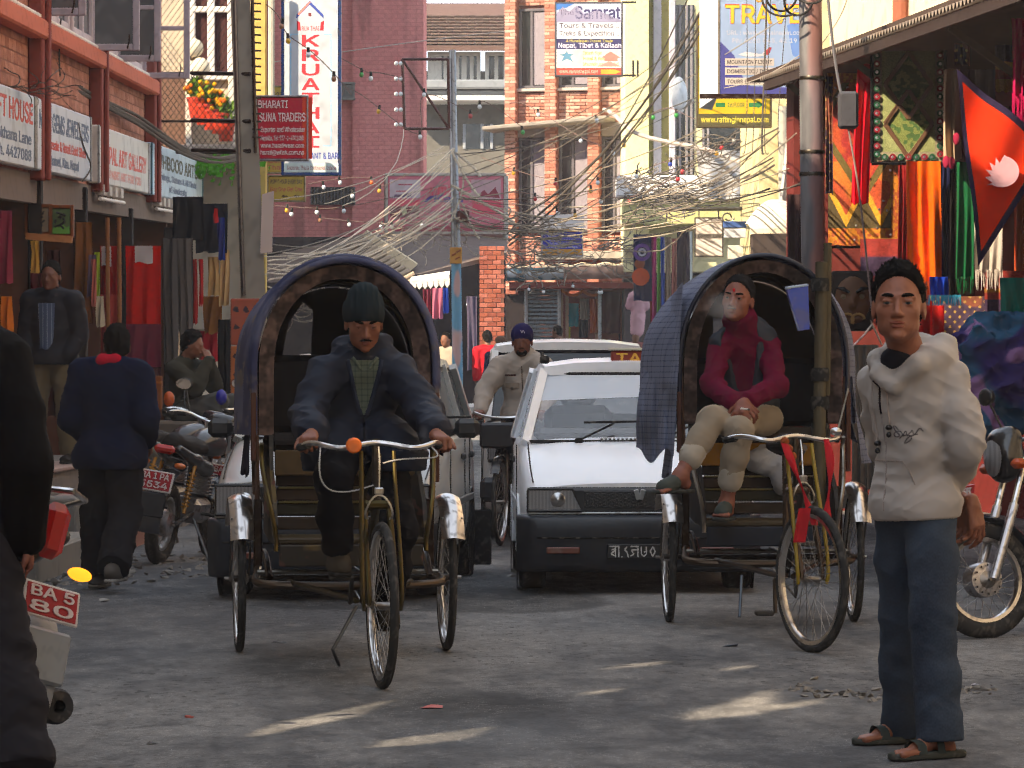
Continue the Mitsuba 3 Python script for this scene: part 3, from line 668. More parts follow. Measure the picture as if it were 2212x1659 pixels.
a.add('rafter', [bar(edge(y, 0.05, -0.06), edge(y, 1.05, 0.25), 0.05, 0.07) for y in np.arange(20, 35, 1.6)], 'wood', C('#3a2c26'), smooth=False, kind='stuff')
for y in (22.5, 26.0, 30.2, 33.9): a.add('bracket', bar(edge(y, 0.10, -0.1), edge(y, 1.0, -0.75), 0.05), 'wood', C('#4a3830'), smooth=False)

def cloth(u0, u1, v0, v1, y, fold=0.03, nf=5, sway=0.0, taper=1.0, skew=0.0, nu=36, nv=24, seed=0):
    a, c = at(u0, v0, y), at(u1, v1, y)
    def fn(u, v):
        x0, x1 = a[0], c[0]; m = (x0+x1)/2
        w = (x1-x0)*(taper+(1-taper)*v) if taper < 1 else (x1-x0)*(1-(1-1/taper)*(1-v))
        f = fold*np.sin(u*nf*2*PI+seed+1.3*np.sin(v*2.2+seed))*(0.35+0.65*v)+0.4*fold*np.sin(u*nf*4.7+v*3+seed*2)
        return m+(u-0.5)*w+skew*v+0.3*f, y+f+sway*v, a[2]+(c[2]-a[2])*v+0.012*np.sin(u*nf*2*PI+seed)*v
    return grid(fn, nu, nv)
def fringe(u0, u1, v, y, ln, n=24, r=0.004, seed=0):
    rn = random.Random(seed); out = []
    for i in range(n):
        p = at(u0+(u1-u0)*(i+0.5)/n, v, y); q = p+[rn.uniform(-0.01, 0.01), rn.uniform(-0.02, 0.02), -ln*rn.uniform(0.7, 1.1)]
        out.append(tube([p+[0, 0, 0.01], (p+q)/2+[rn.uniform(-0.006, 0.006), 0, 0], q], [r, r, r*0.6], 5))
    return out
def hang(name, label, cat, box_, y, col, mt='cloth', fr=None, frn=22, group=None, **k):
    u0, u1, v0, v1 = box_
    t = Thing(name, label, cat, group)
    t.add('sheet', cloth(u0, u1, v0, v1, y, **k), mt, C(col) if isinstance(col, str) else col, True)
    if fr: t.add('fringe', fringe(u0, u1, v1, y, fr, frn), 'cloth', C(col) if isinstance(col, str) else col, True, kind='stuff')
    return t
# patchwork tapestry
TY = 33.0
def tap(p, n, uv):
    s = FOC/TY; U = p.x*s+1106; V = 829.5-(p.z-CAMZ)*s
    uu, vv = (U-1790)/150, (V-160)/370
    c = mikit.mix((0.42, 0.13, 0.02), (0.34, 0.055, 0.018), S_(0.45, 0.5, N_(uu*5, vv*9, 1.0)))
    dm = dr.abs(uu-0.5)*2.2+dr.abs(vv-0.30)*3.4
    c = dr.select(dm < 1.35, mikit.mix((0.26, 0.02, 0.018), (0.36, 0.06, 0.02), S_(0.4, 0.6, N_(uu*9, vv*20, 3.0))), c)
    c = dr.select(dr.abs(dm-1.4) < 0.12, mi.Color3f(0.10, 0.075, 0.02), c)
    z = dr.abs(uu*2-dr.floor(uu*2)-0.5)*2
    c = dr.select((vv > 0.66) & (vv < 0.90) & (vv-0.66 > 0.20*(1-z)), mi.Color3f(0.07, 0.05, 0.02), c)
    c = dr.select((vv > 0.62) & (vv < 0.90) & (dr.abs(vv-0.66-0.20*(1-z)) < 0.035), mi.Color3f(0.48, 0.24, 0.02), c)
    c = dr.select((vv > 0.90) | (uu > 0.90) | (vv < 0.05), mikit.mix((0.40, 0.15, 0.015), (0.30, 0.07, 0.02), S_(0.45, 0.55, N_(uu*30, vv*50, 2.0))), c)
    return c*(0.75+0.5*N_(uu*60, vv*130, 5.0))
special('tapestry', tap, None, rough=0.9)
w = hang('patchwork_tapestry', 'orange and red patchwork tapestry with zigzag border hanging behind the steel pole', 'tapestry', (1788, 1944, 158, 532), TY, '#b05a1c', 'tapestry', fold=0.012, nf=2)
w.add('edging', [tube([at(1944, v, TY-0.02) for v in np.linspace(158, 534, 12)], 0.012, 6), tube([at(u, 534, TY-0.02) for u in np.linspace(1790, 1944, 12)], 0.012, 6)], 'cloth', C('#1c1414'))
rn = random.Random(2)
w.add('mirror_disc', [mv(lathe([(0, -0.004), (0.011, 0)], 10, 'y'), *at(rn.uniform(1800, 1930), rn.uniform(180, 525), TY-0.05)) for i in range(22)], 'chrome', (0.75, 0.75, 0.75), kind='stuff')
# green rug with diamonds
GY = 30.0
def rugc(p, n, uv):
    s = FOC/GY; uu, vv = (p.x*s+1106-1885)/155, (829.5-(p.z-CAMZ)*s-108)/242
    c = mikit.mix((0.23, 0.25, 0.11), (0.17, 0.20, 0.08), N_(uu*8, vv*12, 1.0))
    d = dr.minimum(dr.abs(uu-0.5)*1.55+dr.abs(vv-0.31)*1.8, dr.abs(uu-0.5)*1.55+dr.abs(vv-0.66)*1.8)
    c = dr.select(d < 0.46, mikit.mix((0.05, 0.10, 0.03), (0.14, 0.17, 0.05), S_(0.45, 0.6, N_(uu*22, vv*34, 4.0))), c)
    c = dr.select((uu < 0.13) | (uu > 0.87) | (vv > 0.91), mi.Color3f(0.21, 0.19, 0.13), c)
    return c*(0.75+0.5*N_(uu*90, vv*140, 6.0))
special('rug', rugc, None, rough=0.95)
r = hang('embroidered_rug', 'green embroidered wall rug with braided diamonds and round mirrors under the awning edge', 'rug', (1884, 2040, 110, 350), GY, '#5a6a30', 'rug', fold=0.006, nf=1)
gp = lambda a, b, d=0.02: at(1885+155*a, 108+242*b, GY-d)
for cx, cy in ((0.5, 0.31), (0.5, 0.66)):
    for a0, b0, a1, b1 in ((0.5, cy-0.30, 0.17, cy), (0.17, cy, 0.5, cy+0.30), (0.5, cy+0.30, 0.83, cy), (0.83, cy, 0.5, cy-0.30)):
        if b0 < -0.05 or b1 < -0.05: continue
        r.add('braid', [bar(gp(a0, max(b0, 0.02)), gp(a1, max(b1, 0.02)), 0.035, 0.008, (0, 1, 0)), tube([gp(a0-0.03*np.sign(a0-a1), max(b0, 0.02), 0.03), gp(a1-0.03*np.sign(a0-a1)*0.2, max(b1, 0.02), 0.03)], 0.004, 5)], 'cloth', C('#5c4434'))
r.add('binding', [tube([gp(-0.01, b) for b in np.linspace(0, 1.01, 8)], 0.016, 6), tube([gp(1.01, b) for b in np.linspace(0, 1.01, 8)], 0.016, 6), tube([gp(a, 1.01) for a in np.linspace(-0.01, 1.01, 8)], 0.016, 6)], 'cloth', C('#0f0f12'))
spots = [(0.06, b) for b in np.linspace(0.05, 0.93, 13)]+[(0.94, b) for b in np.linspace(0.05, 0.93, 13)]+[(a, 0.955) for a in np.linspace(0.17, 0.83, 7)]
for i, (a_, b_) in enumerate(spots):
    m = r.add('rosette', mv(lathe([(0.013, -0.006), (0.026, -0.006), (0.026, 0.004)], 14, 'y'), *gp(a_, b_, 0.022)), 'cloth', C('#7c1f2c') if i % 2 else C('#1f4a34'))
    m.add('mirror', mv(lathe([(0, -0.005), (0.013, -0.004)], 10, 'y'), *gp(a_, b_, 0.026)), 'chrome', (0.7, 0.72, 0.72))
thing('rug_rail', tube([gp(-0.02, -0.02), gp(0.35, -0.10), gp(0.7, -0.22)], 0.008, 6), 'metal', (0.6, 0.6, 0.6), 'thin steel rail that the green rug hangs from', 'rail')
# scarves and shawls
special('woven_bands', lambda p, n, uv: mikit.mix(mikit.mix((0.22, 0.025, 0.02), (0.30, 0.13, 0.02), S_(0.55, 0.65, N_(p.z*26, 3.0, 1.0))), (0.035, 0.02, 0.05), S_(0.6, 0.66, N_(p.z*13+7, 2.0, 5.0)))*(0.7+0.6*N_(p.x*60, p.z*90, p.y*60)), None, rough=0.95)
special('block_print', lambda p, n, uv: mikit.mix(mikit.mix((0.16, 0.05, 0.03), (0.05, 0.03, 0.06), S_(0.45, 0.55, N_(p.x*7, p.z*7, 2.0))), (0.35, 0.22, 0.06), S_(0.78, 0.86, 0.5+0.5*dr.sin(p.x*75)*dr.sin(p.z*75)))*(0.7+0.6*N_(p.x*50, p.z*50, p.y*50)), None, rough=0.95)
hang('red_scarf', 'knotted bright red scarf hanging left of the green rug', 'scarf', (1850, 1892, 150, 440), 30.6, '#b80f24', fold=0.05, nf=2.5, taper=0.999, skew=-0.05, seed=1).add('knot', mv(ball((0, 0, 0), (0.06, 0.05, 0.08), 8), *at(1872, 158, 30.55)), 'cloth', C('#b80f24'), True)
hang('red_shawl', 'dark red shawl lying flat behind the red scarf', 'shawl', (1858, 1962, 515, 605), 32.2, '#8c2418', 'woven_bands', fold=0.012, nf=2)
hang('orange_scarf', 'orange fringed scarf glowing beside the green rug', 'scarf', (1958, 2032, 348, 610), 29.4, '#d4570c', fr=0.16, fold=0.035, nf=3, seed=2)
hang('navy_scarf', 'narrow navy scarf right of the orange scarf', 'scarf', (2032, 2052, 350, 600), 29.6, '#161a38', fold=0.02, nf=2)
hang('black_shawl', 'black shawl between the navy and green scarves', 'shawl', (2048, 2072, 352, 640), 30.2, '#15100f', fold=0.03, nf=2)
hang('green_scarf', 'deep green fringed scarf half hidden by the red pennant', 'scarf', (2066, 2104, 350, 600), 29.2, '#12502f', fr=0.12, frn=12, fold=0.03, nf=2.2, seed=4)
hang('white_scarf', 'whitish fringed scarf below the tip of the red pennant', 'scarf', (2106, 2166, 470, 585), 28.0, '#a39a92', fr=0.14, fold=0.03, nf=3, seed=5)
hang('magenta_scarf', 'magenta scarf with a pink tassel in the upper right corner', 'scarf', (2186, 2216, 40, 205), 25.5, '#a01048', fr=0.2, frn=14, fold=0.03, nf=2, seed=6)
hang('patterned_bag_cloth', 'cream cloth bundle with red and green print hanging between rug and pennant', 'cloth', (2036, 2074, 150, 345), 29.0, '#a8937c', fold=0.05, nf=2, seed=7).add('tassel', [ball(at(u, v, 28.9), (0.03, 0.03, 0.05), 7) for u, v in ((2044, 350), (2056, 352), (2066, 300))], 'cloth', C('#8c2440'), True)
hang('printed_shawl', 'dark violet printed shawl high under the awning', 'shawl', (2090, 2150, 150, 330), 29.6, '#4a3a4c', fold=0.03, nf=3, seed=8)
hang('rust_wall_hanging', 'rust red wall hanging at the back of the right stall', 'wall hanging', (2000, 2132, 640, 760), 31.0, '#3c0c0c', 'block_print', fold=0.01, nf=2)
hang('rust_wall_hanging', 'orange brown wall hanging under the white scarf', 'wall hanging', (2126, 2230, 585, 760), 30.6, '#7c2c10', 'woven_bands', fold=0.012, nf=2)
for i, (bx, col) in enumerate((((1782, 1800, 165, 420), '#6a2018'), ((1940, 1962, 355, 560), '#7a1a1c'), ((2130, 2170, 600, 760), '#8c1c14'), ((1900, 1990, 760, 900), '#3c1420'), ((2190, 2230, 420, 590), '#a8401c'), ((2150, 2190, 60, 200), '#2c3c5c'), ((2060, 2096, 40, 140), '#6a3020'), ((1985, 2040, 660, 800), '#a01a18'))):
    hang('hanging_cloth', ('rust strip between the steel pole and the orange tapestry', 'crimson strip left of the orange scarf', 'bright red cloth under the white scarf', 'plum cloth behind the young man chin', 'burnt orange cloth at the right edge under the pennant', 'slate blue shawl high at the right under the awning', 'brown shawl high under the awning beside the rug', 'scarlet shawl right of the young man head')[i], 'cloth', bx, 32.4-0.25*i, col, ('block_print', 'cloth', 'woven_bands')[i % 3], fold=0.03, nf=2.4, seed=i+3)
hang('red_ribbon', 'thin bright red cord hanging beside the young man head', 'ribbon', (2009, 2014, 650, 760), 24.0, '#d01818', fold=0.01, nf=1)
hang('blue_cloth', 'bright blue folded cloth with cyan fringe beside the young man hair', 'cloth', (2008, 2048, 598, 640), 28.6, '#1c3fae', fold=0.03, nf=3, seed=2).add('fringe', fringe(2006, 2076, 640, 28.5, 0.07, 20, 0.006, 3), 'cloth', C('#3fa8c8'), True, kind='stuff')
hang('plaid_wrap', 'grey woven scarf on a wire hanger behind the young man shoulder', 'scarf', (1838, 1898, 745, 1060), 22.0, '#5a534e', fold=0.025, nf=4, seed=3).add('hanger', tube([at(u, v, 22.0) for u, v in ((1838, 752), (1868, 722), (1884, 700), (1880, 690))]+[at(1884, 700, 22.0), at(1905, 745, 22.0)], 0.006, 6), 'metal', (0.5, 0.5, 0.5))
for i, (bx, col) in enumerate((((1960, 2000, 660, 860), '#2a1210'), ((1700, 1752, 420, 640), '#3a2a2c'), ((1890, 1960, 600, 700), '#2c1014'), ((2150, 2220, 230, 420), '#241820'))):
    hang('dark_shawl', ('dark maroon shawl behind the young man head', 'dim shawl behind the steel pole', 'deep red shawl above the carved mask', 'dark shawl behind the red pennant')[i], 'shawl', bx, 33.5-i, col, fold=0.03, nf=3, seed=i)
# pennant
PY = 22.0
fl = Thing('pennant_flag', 'red triangular pennant with dark border and pale moon emblem on the right', 'flag')
tri = np.array([(2065, 150), (2277, 316), (2115, 575)], float)
def pen(k, dy):
    c = tri.mean(0); q = c+(tri-c)*k
    def fn(u, v):
        P = (q[0][None, None]*(1-v)[..., None]+q[1][None, None]*v[..., None])*(1-u)[..., None]+(q[0][None, None]*(1-v)[..., None]+q[2][None, None]*v[..., None])*u[..., None]
        y = PY+0.04*np.sin(P[..., 0]/23+P[..., 1]/60)+dy
        return (P[..., 0]-1106)*PY/FOC, y, CAMZ-(P[..., 1]-829.5)*PY/FOC
    return grid(fn, 20, 30)
fl.add('border', pen(1.0, 0.004), 'cloth', C('#221c34'), True)
fl.add('field', pen(0.86, -0.004), 'sheer', C('#de3a1e'), True)
ang = np.linspace(-0.9, 2.2, 40)
moon = [(2160+36*math.cos(a), 375-36*math.sin(a)*-1) for a in ang]
out = []
for i in range(24):
    a = math.radians(60+i*9); rr = 30 if i % 2 else 18
    out.append((2158+rr*math.cos(a), 372-rr*math.sin(a)))
cres = [(2160+38*math.cos(math.radians(d)), 372+34*math.sin(math.radians(d))) for d in range(-75, 130, 8)]
shape = [tuple(q) for q in cres]+[(2128, 402), (2140, 396), (2124, 384), (2138, 382), (2126, 368), (2140, 370), (2134, 352), (2146, 360), (2148, 342), (2156, 354), (2166, 336)]
pts = np.array([at(u, v, PY) for u, v in shape])
mm = prism(pts[:, [0, 2]], PY-0.075, PY-0.070, 'xz')
fl.add('emblem', mm, 'cloth', C('#b08a94'), smooth=False)
# carved mask board
mk = Thing('carved_mask_panel', 'dark panel with a carved grimacing mask on the stall wall', 'mask')
MY = 31.0
mk.add('board', bbox(*(lambda a, c: (a[0], c[0], MY, MY+0.05, c[2], a[2]))(at(1795, 585, MY), at(1886, 715, MY)), 0.02), 'wood', C('#1d1511'))
mp = lambda u, v, d=0.0: at(u, v, MY-d)
S = Sdf().ell(mp(1842, 648), (0.15, 0.09, 0.20)).ell(mp(1842, 655, 0.09), (0.03, 0.04, 0.05), k=0.03).ell(mp(1842, 685, 0.04), (0.10, 0.05, 0.05), k=0.03).ell(mp(1822, 640, 0.09), (0.035, 0.03, 0.028), k=0.01, sign=-1).ell(mp(1862, 640, 0.09), (0.035, 0.03, 0.028), k=0.01, sign=-1).ell(mp(1842, 683, 0.09), (0.075, 0.03, 0.018), k=0.01, sign=-1)
mk.add('face', nets(S, 0.014), 'wood', C('#5a3c26'), True)
for q in (-1, 1):
    mk.add('eye', ball(mp(1842+q*20, 641, 0.06), 0.024, 8), 'clean', C('#6a5a44'), True)
    mk.add('brow', tube([mp(1842+q*8, 632, 0.09), mp(1842+q*20, 624, 0.10), mp(1842+q*36, 622, 0.06)], [0.012, 0.018, 0.008], 7), 'wood', C('#0f0a08'), True)
    mk.add('curl', tube([mp(1842+q*(12+14*math.cos(a)), 690-12*math.sin(a), 0.08) for a in np.linspace(0, 4, 12)], 0.012, 6), 'wood', C('#8a6a3c'), True)
# heap of shawls at the right edge
S = Sdf().ell(at(2165, 800, 23), (0.24, 0.2, 0.34)).ell(at(2130, 760, 22.9), (0.16, 0.14, 0.14)).ell(at(2205, 740, 23), (0.12, 0.12, 0.16)).ell(at(2120, 850, 22.9), (0.10, 0.1, 0.30)).wave(wrinkle(0.17, 9, 9, 8, 3))
special('shawl_mix', lambda p, n, uv: mikit.mix(mikit.mix((0.028, 0.018, 0.10), (0.02, 0.07, 0.14), S_(0.4, 0.6, W_(p.x*5+p.z*3, p.y*3, p.z*4))), (0.20, 0.11, 0.25), S_(0.62, 0.8, W_(p.x*9, p.z*7, p.y*4))), lambda p, n, uv: 0.004*N_(p.x*70, p.y*70, p.z*70), 2e-3, 0.95)
Thing('shawl_heap', 'heap of violet and blue wool shawls on a stand at the right edge', 'shawls').mesh(nets(S, 0.012), 'shawl_mix', (0, 0, 0), True)
S = Sdf().ell(at(2095, 790, 23.4), (0.16, 0.12, 0.14)).ell(at(2085, 850, 23.4), (0.10, 0.12, 0.28)).wave(wrinkle(0.06, 7, 7, 7, 5))
Thing('shawl_heap', 'teal green shawl beside the violet heap, behind the young man shoulder', 'shawls').mesh(nets(S, 0.014), 'cloth', C('#10564c'), True)
hang('teal_shawl', 'teal shawl hanging above the violet heap at the right edge', 'shawl', (2160, 2216, 600, 730), 24.0, '#1c5a50', fold=0.03, nf=2, seed=3)

# steel pole in front of the stalls
special('steel_pole', lambda p, n, uv: mikit.mix(mikit.mix((0.19, 0.19, 0.20), (0.10, 0.10, 0.11), S_(0.3, 0.7, G_(p.x*14, p.y*14, p.z*2.5, 2))), mikit.mix((0.22, 0.075, 0.045), (0.20, 0.15, 0.17), N_(p.x*6, p.y*6, p.z*1.5)), S_(0.0, 0.06, p.x-(2.345-0.018*p.z)+0.05*N_(p.z*5, p.y*9, 2.0))), None, rough=0.55, metallic=0.25)
p = Thing('utility_pole', 'galvanised steel pole with paint stains and cable loops in front of the right stalls', 'pole')
PX = at(1762, 300, 28.6); p0 = at(1768, 300, 28.6)[0]
p.add('shaft', tube([[p0, 28.6, -0.1], [p0-0.02, 28.6, 1.3], [p0-0.05, 28.6, 2.9], [p0-0.085, 28.6, 6.5]], [0.105, 0.10, 0.092, 0.08], 20), 'steel_pole', smooth=True)
for z in (3.05, 2.88, 3.62): p.add('strap', mv(lathe([(0.098, -0.015), (0.102, 0), (0.098, 0.015)], 18), p0-0.05, 28.6, z), 'metal', C('#4a4640'))
loops = Thing('cable_loop', 'coiled black cable loops around the top of the steel pole', 'cable')
rn = random.Random(8)
for i in range(7):
    cx, cz, rr = rn.uniform(-0.24, 0.12), 4.24+rn.uniform(-0.08, 0.2), rn.uniform(0.08, 0.15)
    loops.add('coil', tube([[p0-0.07+cx+rr*math.cos(a)*1.1, 28.42+0.05*math.sin(a*2+i), cz+rr*math.sin(a)] for a in np.linspace(0.3, 5.9+rn.uniform(-1, 0.3), 26)], 0.009, 6), 'rubber', (0.02, 0.02, 0.022))
bx = Thing('junction_box', 'small grey box on the cable right of the steel pole', 'box')
bp = at(1832, 238, 27.8)
bx.add('case', bbox(bp[0]-0.075, bp[0]+0.075, 27.75, 27.85, bp[2]-0.14, bp[2]+0.14, 0.02), 'plastic', C('#3a3a40'))
thing('cable', tube(spline([at(1786, -40, 27.8), at(1795, 60, 27.8), at(1812, 180, 27.8), at(1830, 215, 27.8)], 24), 0.012, 6), 'rubber', C('#5a5a60'), 'thick grey cable dropping to the small grey box', 'cable')
thing('cable', tube(spline([at(1828, 255, 27.8), at(1842, 330, 27.8), at(1860, 450, 27.8), at(1876, 600, 27.8), at(1886, 690, 27.8)], 24), 0.008, 6), 'rubber', C('#7a6a66'), 'thin cable running down from the small grey box past the mask', 'cable')
# ================================================================ vehicles; each is built heading towards -y, x to the reader's right, wheels on z = 0
def circle(R, n=48, axis='x', c=(0, 0, 0)):
    a = np.arange(n)*2*PI/n; z = np.zeros(n)
    p = {'x': np.stack([z, R*np.cos(a), R*np.sin(a)], 1), 'y': np.stack([R*np.cos(a), z, R*np.sin(a)], 1), 'z': np.stack([R*np.cos(a), R*np.sin(a), z], 1)}[axis]
    return p+np.asarray(c)
def spoke_wheel(parent, name, M, R=0.345, r=0.021, spokes=32, rimw=0.013, hubr=0.022, hubw=0.05, rim='chrome', rimcol=(0.62, 0.6, 0.58), tyre=(0.030, 0.029, 0.028)):
    w = Thing(name, parent=parent, M=parent.M@M)
    a = np.linspace(0, 2*PI, 13)[:-1]+0.1
    prof = [(R-r+r*math.cos(t)*1.05, r*math.sin(t)*0.92) for t in a]
    w.add('tyre', lathe(prof+[prof[0]], 56, 'x'), 'rubber', tyre, True)
    ri = R-2*r
    w.add('rim', lathe([(ri-0.012, -rimw), (ri+0.006, -rimw-0.003), (ri+0.006, rimw+0.003), (ri-0.012, rimw), (ri-0.016, 0), (ri-0.012, -rimw)], 56, 'x'), rim, rimcol, 40)
    sp = []
    for i in range(spokes):
        t = i*2*PI/spokes; s = 1 if i % 2 else -1; t2 = t+0.9*(1 if (i//2) % 2 else -1)
        sp.append(tube([[s*hubw*0.7, hubr*math.cos(t2), hubr*math.sin(t2)], [0, (ri-0.01)*math.cos(t), (ri-0.01)*math.sin(t)]], 0.0016, 4, cap=False))
    w.add('spokes', sp, 'metal', (0.42, 0.41, 0.40), True, kind='stuff')
    w.add('hub', lathe([(0, -hubw-0.02), (0.008, -hubw-0.02), (0.008, -hubw), (hubr, -hubw*0.75), (hubr*0.7, -hubw*0.5), (hubr*0.7, hubw*0.5), (hubr, hubw*0.75), (0.008, hubw), (0.008, hubw+0.02), (0, hubw+0.02)], 14, 'x'), 'metal', (0.3, 0.28, 0.26), 40)
    return w
tarp_f = lambda p: G_(p.x*5, p.y*5, p.z*5, 3)
special('tarp_blue', lambda p, n, uv: mikit.mix(mikit.mix((0.030, 0.034, 0.085), (0.075, 0.080, 0.14), S_(0.35, 0.65, tarp_f(p))), (0.10, 0.085, 0.085), S_(0.52, 0.75, G_(p.x*14, p.y*9, p.z*14, 3))),
        lambda p, n, uv: 0.008*W_(p.x*9, p.y*14, p.z*9)+0.002*N_(p.x*60, p.y*60, p.z*60), 2e-3, 0.6)
def plaid(p, n, uv):
    st = lambda t, k: S_(0.32, 0.5, dr.abs(t*k-dr.floor(t*k)-0.5)*1.0)
    a, b = st(p.z, 34.0), st(p.x+0.9*p.y, 30.0)
    c = mikit.mix((0.155, 0.17, 0.235), (0.045, 0.055, 0.11), 0.62*a+0.38*b)
    return mikit.mix(c, (0.055, 0.055, 0.062), 0.6*S_(0.5, 0.75, G_(p.x*4, p.y*4, p.z*5, 3)))
special('plaid', plaid, lambda p, n, uv: 0.010*W_(p.x*10, p.y*12, p.z*7)+0.0015*N_(p.x*70, p.y*70, p.z*70), 2e-3, 0.85)
special('patched_band', lambda p, n, uv: mikit.mix((0.055, 0.036, 0.030), (0.135, 0.085, 0.07), S_(0.35, 0.7, N_(p.x*24, p.z*24, 1.0)))*(0.6+0.6*N_(p.x*70, p.z*70, 2.0)), None, rough=0.9)
special('floral_panel', lambda p, n, uv: mikit.mix(mikit.mix((0.028, 0.023, 0.016), (0.10, 0.066, 0.02), S_(0.55, 0.7, G_(p.x*10, p.z*13, 3.0))), (0.09, 0.03, 0.02), S_(0.62, 0.72, G_(p.x*13+9, p.z*15, 5.0))), None, rough=0.6)

def arch(t, hw, z0, zs, zt):                      # t in [0, 1] from the left foot over the top to the right foot: x, z and outward normal
    t = np.asarray(t, float); e = 0.19
    leg = lambda q: z0+(zs-z0)*np.clip(q/e, 0, 1)
    a = PI*np.clip((t-e)/(1-2*e), 0, 1)
    x = -hw*np.cos(a); z = zs+(zt-zs)*np.sin(a)**0.9
    z = np.where(t < e, leg(t), np.where(t > 1-e, leg(1-t), z))
    return x, z
OLIVE, RUST = C('#4a4128'), C('#33261e')
def rickshaw(label, M, steer, L, second=False):
    r = Thing('cycle_rickshaw', label, 'rickshaw', None, None, M)
    R = 0.345
    S = trans(0, 0.05, 0)@rot([0, 0, 1], steer)@trans(0, -0.05, 0)      # the steering swings about the head tube
    steel = C('#4a4038') if second else OLIVE
    spoke_wheel(r, 'front_wheel', S@trans(0, 0, R), R, 0.021, 36)
    fk = C('#8a7318') if second else C('#544a2c')
    f = Thing('fork', parent=r, M=M@S)
    for s in (-1, 1):
        f.add('blade', tube(spline([[s*0.055, 0, R], [s*0.056, 0.03, R+0.13], [s*0.055, 0.10, R+0.30], [s*0.045, 0.145, 0.76]], 12), 0.0125, 10), 'metal', steel)
        f.add('stay', tube(spline([[s*0.075, -0.005, R-0.02], [s*0.082, 0.0, R+0.12], [s*0.075, 0.06, R+0.36], [s*0.068, 0.13, 0.98]], 14), 0.009, 8), 'plastic' if second else 'metal', fk)
    f.add('crown', bbox(-0.062, 0.062, 0.12, 0.165, 0.735, 0.775, 0.012), 'metal', steel)
    f.add('steering_tube', tube([[0, 0.15, 0.75], [0, 0.175, 1.03]], 0.017, 10), 'metal', C('#3a3630'))
    f.add('brake', [bbox(-0.02, 0.02, 0.075, 0.095, 0.80, 0.83, 0.005), tube([[0, 0.085, 0.82], [0.006, 0.11, 0.95], [0.004, 0.12, 1.0]], 0.004, 6), tube(spline([[-0.045, 0.09, 0.70], [-0.05, 0.08, 0.75], [0, 0.085, 0.80], [0.05, 0.08, 0.75], [0.045, 0.09, 0.70]], 16), 0.005, 6)], 'chrome', (0.5, 0.5, 0.5))
    h = f.add('handlebar', tube(spline([[-0.30, 0.30, 0.995], [-0.235, 0.17, 1.01], [-0.14, 0.125, 0.995], [0, 0.16, 1.015], [0.14, 0.125, 0.995], [0.235, 0.17, 1.01], [0.30, 0.30, 0.995]], 40), 0.0115, 10), 'chrome', (0.66, 0.65, 0.64))
    for s in (-1, 1): h.add('grip', tube([[s*0.272, 0.245, 1.005], [s*0.303, 0.31, 0.994]], 0.0165, 10), 'rubber', (0.02, 0.02, 0.02))
    if not second:
        f.add('reflector', [lathe([(0, -0.012), (0.026, -0.012), (0.033, -0.006), (0.033, 0.008), (0, 0.008)], 24, 'y')[0]@np.eye(3)+np.array([-0.105, 0.088, 1.005]), ] and mv(lathe([(0, -0.012), (0.026, -0.012), (0.033, -0.006), (0.033, 0.008), (0, 0.008)], 24, 'y'), -0.105, 0.088, 1.005), 'gloss', C('#e06a1c'), label='round orange reflector on the handlebar')
        f.add('cable', [tube(spline([[-0.235, 0.16, 0.995], [-0.25, 0.08, 0.90], [-0.20, 0.10, 0.82], [-0.02, 0.10, 0.84]], 20), 0.0035, 6), tube(spline([[0.235, 0.16, 0.995], [0.24, 0.10, 0.955], [0.15, 0.10, 0.95], [0.02, 0.11, 0.93]], 20), 0.0035, 6)], 'plastic', (0.35, 0.34, 0.32))
    else:
        for s, pts in ((-1, [[-0.10, 0.10, 1.0], [-0.075, 0.03, 0.86], [-0.02, 0.02, 0.72], [0.0, -0.03, 0.60]]), (1, [[0.13, 0.10, 1.0], [0.12, 0.04, 0.84], [0.10, 0.03, 0.70], [0.09, 0.0, 0.60]])):
            c = spline(pts, 18); wd = np.array([0.019, 0.0, 0.0])
            f.add('ribbon', grid(lambda u, v: tuple((c[np.rint(u*17).astype(int)]+(v-0.5)[..., None]*2*wd*(0.7+0.5*np.sin(u*9))[..., None]+np.array([0, -0.012, 0])*np.sin(v*3)[..., None])[..., i] for i in range(3)), 18, 4), 'cloth', C('#a8242c'), True, label='red ribbon tied to the handlebar')
        f.add('ribbon', grid(lambda u, v: (-0.055-0.03*u+0.06*(v-0.5), -0.03+0*u+0.01*np.sin(v*5), 0.68-0.16*u), 8, 4), 'cloth', C('#a8242c'), True)
        f.add('flower', [ball((-0.095+0.02*i, 0.09, 0.99-0.035*i), 0.022, 7) for i in range(3)], 'cloth', C('#8c4a28'), True)
        f.add('bell', mv(ball((0, 0, 0), (0.03, 0.03, 0.02), 9), 0.20, 0.13, 1.035), 'chrome', (0.6, 0.6, 0.58), True)
        f.add('mirror_stem', tube([[0.24, 0.2, 1.01], [0.30, 0.19, 1.24]], 0.005, 6), 'metal', (0.25, 0.23, 0.2))
    # main frame
    fr = r.add('frame', [tube([[0, 0.16, 0.80], [0, 0.95, 0.34]], 0.018, 10), tube([[0, 0.175, 0.96], [0, 0.98, 0.78]], 0.016, 10), tube([[0, 0.95, 0.30], [0, 1.02, 0.92]], 0.017, 10),
                    tube([[-0.03, 0.95, 0.31], [-0.28, L-0.45, 0.35]], 0.014, 8), tube([[0.03, 0.95, 0.31], [0.28, L-0.45, 0.35]], 0.014, 8)], 'metal', steel)
    r.add('front_bar', tube(spline([[-0.40, L, 0.40], [-0.43, L-0.35, 0.36], [-0.40, L-0.47, 0.345], [-0.2, L-0.5, 0.335], [0.2, L-0.5, 0.335], [0.40, L-0.47, 0.345], [0.43, L-0.35, 0.36], [0.40, L, 0.40]], 50), 0.019, 10), 'metal', C('#55483c'))
    r.add('axle', tube([[-0.52, L, R], [0.52, L, R]], 0.016, 10), 'metal', C('#3a322c'))
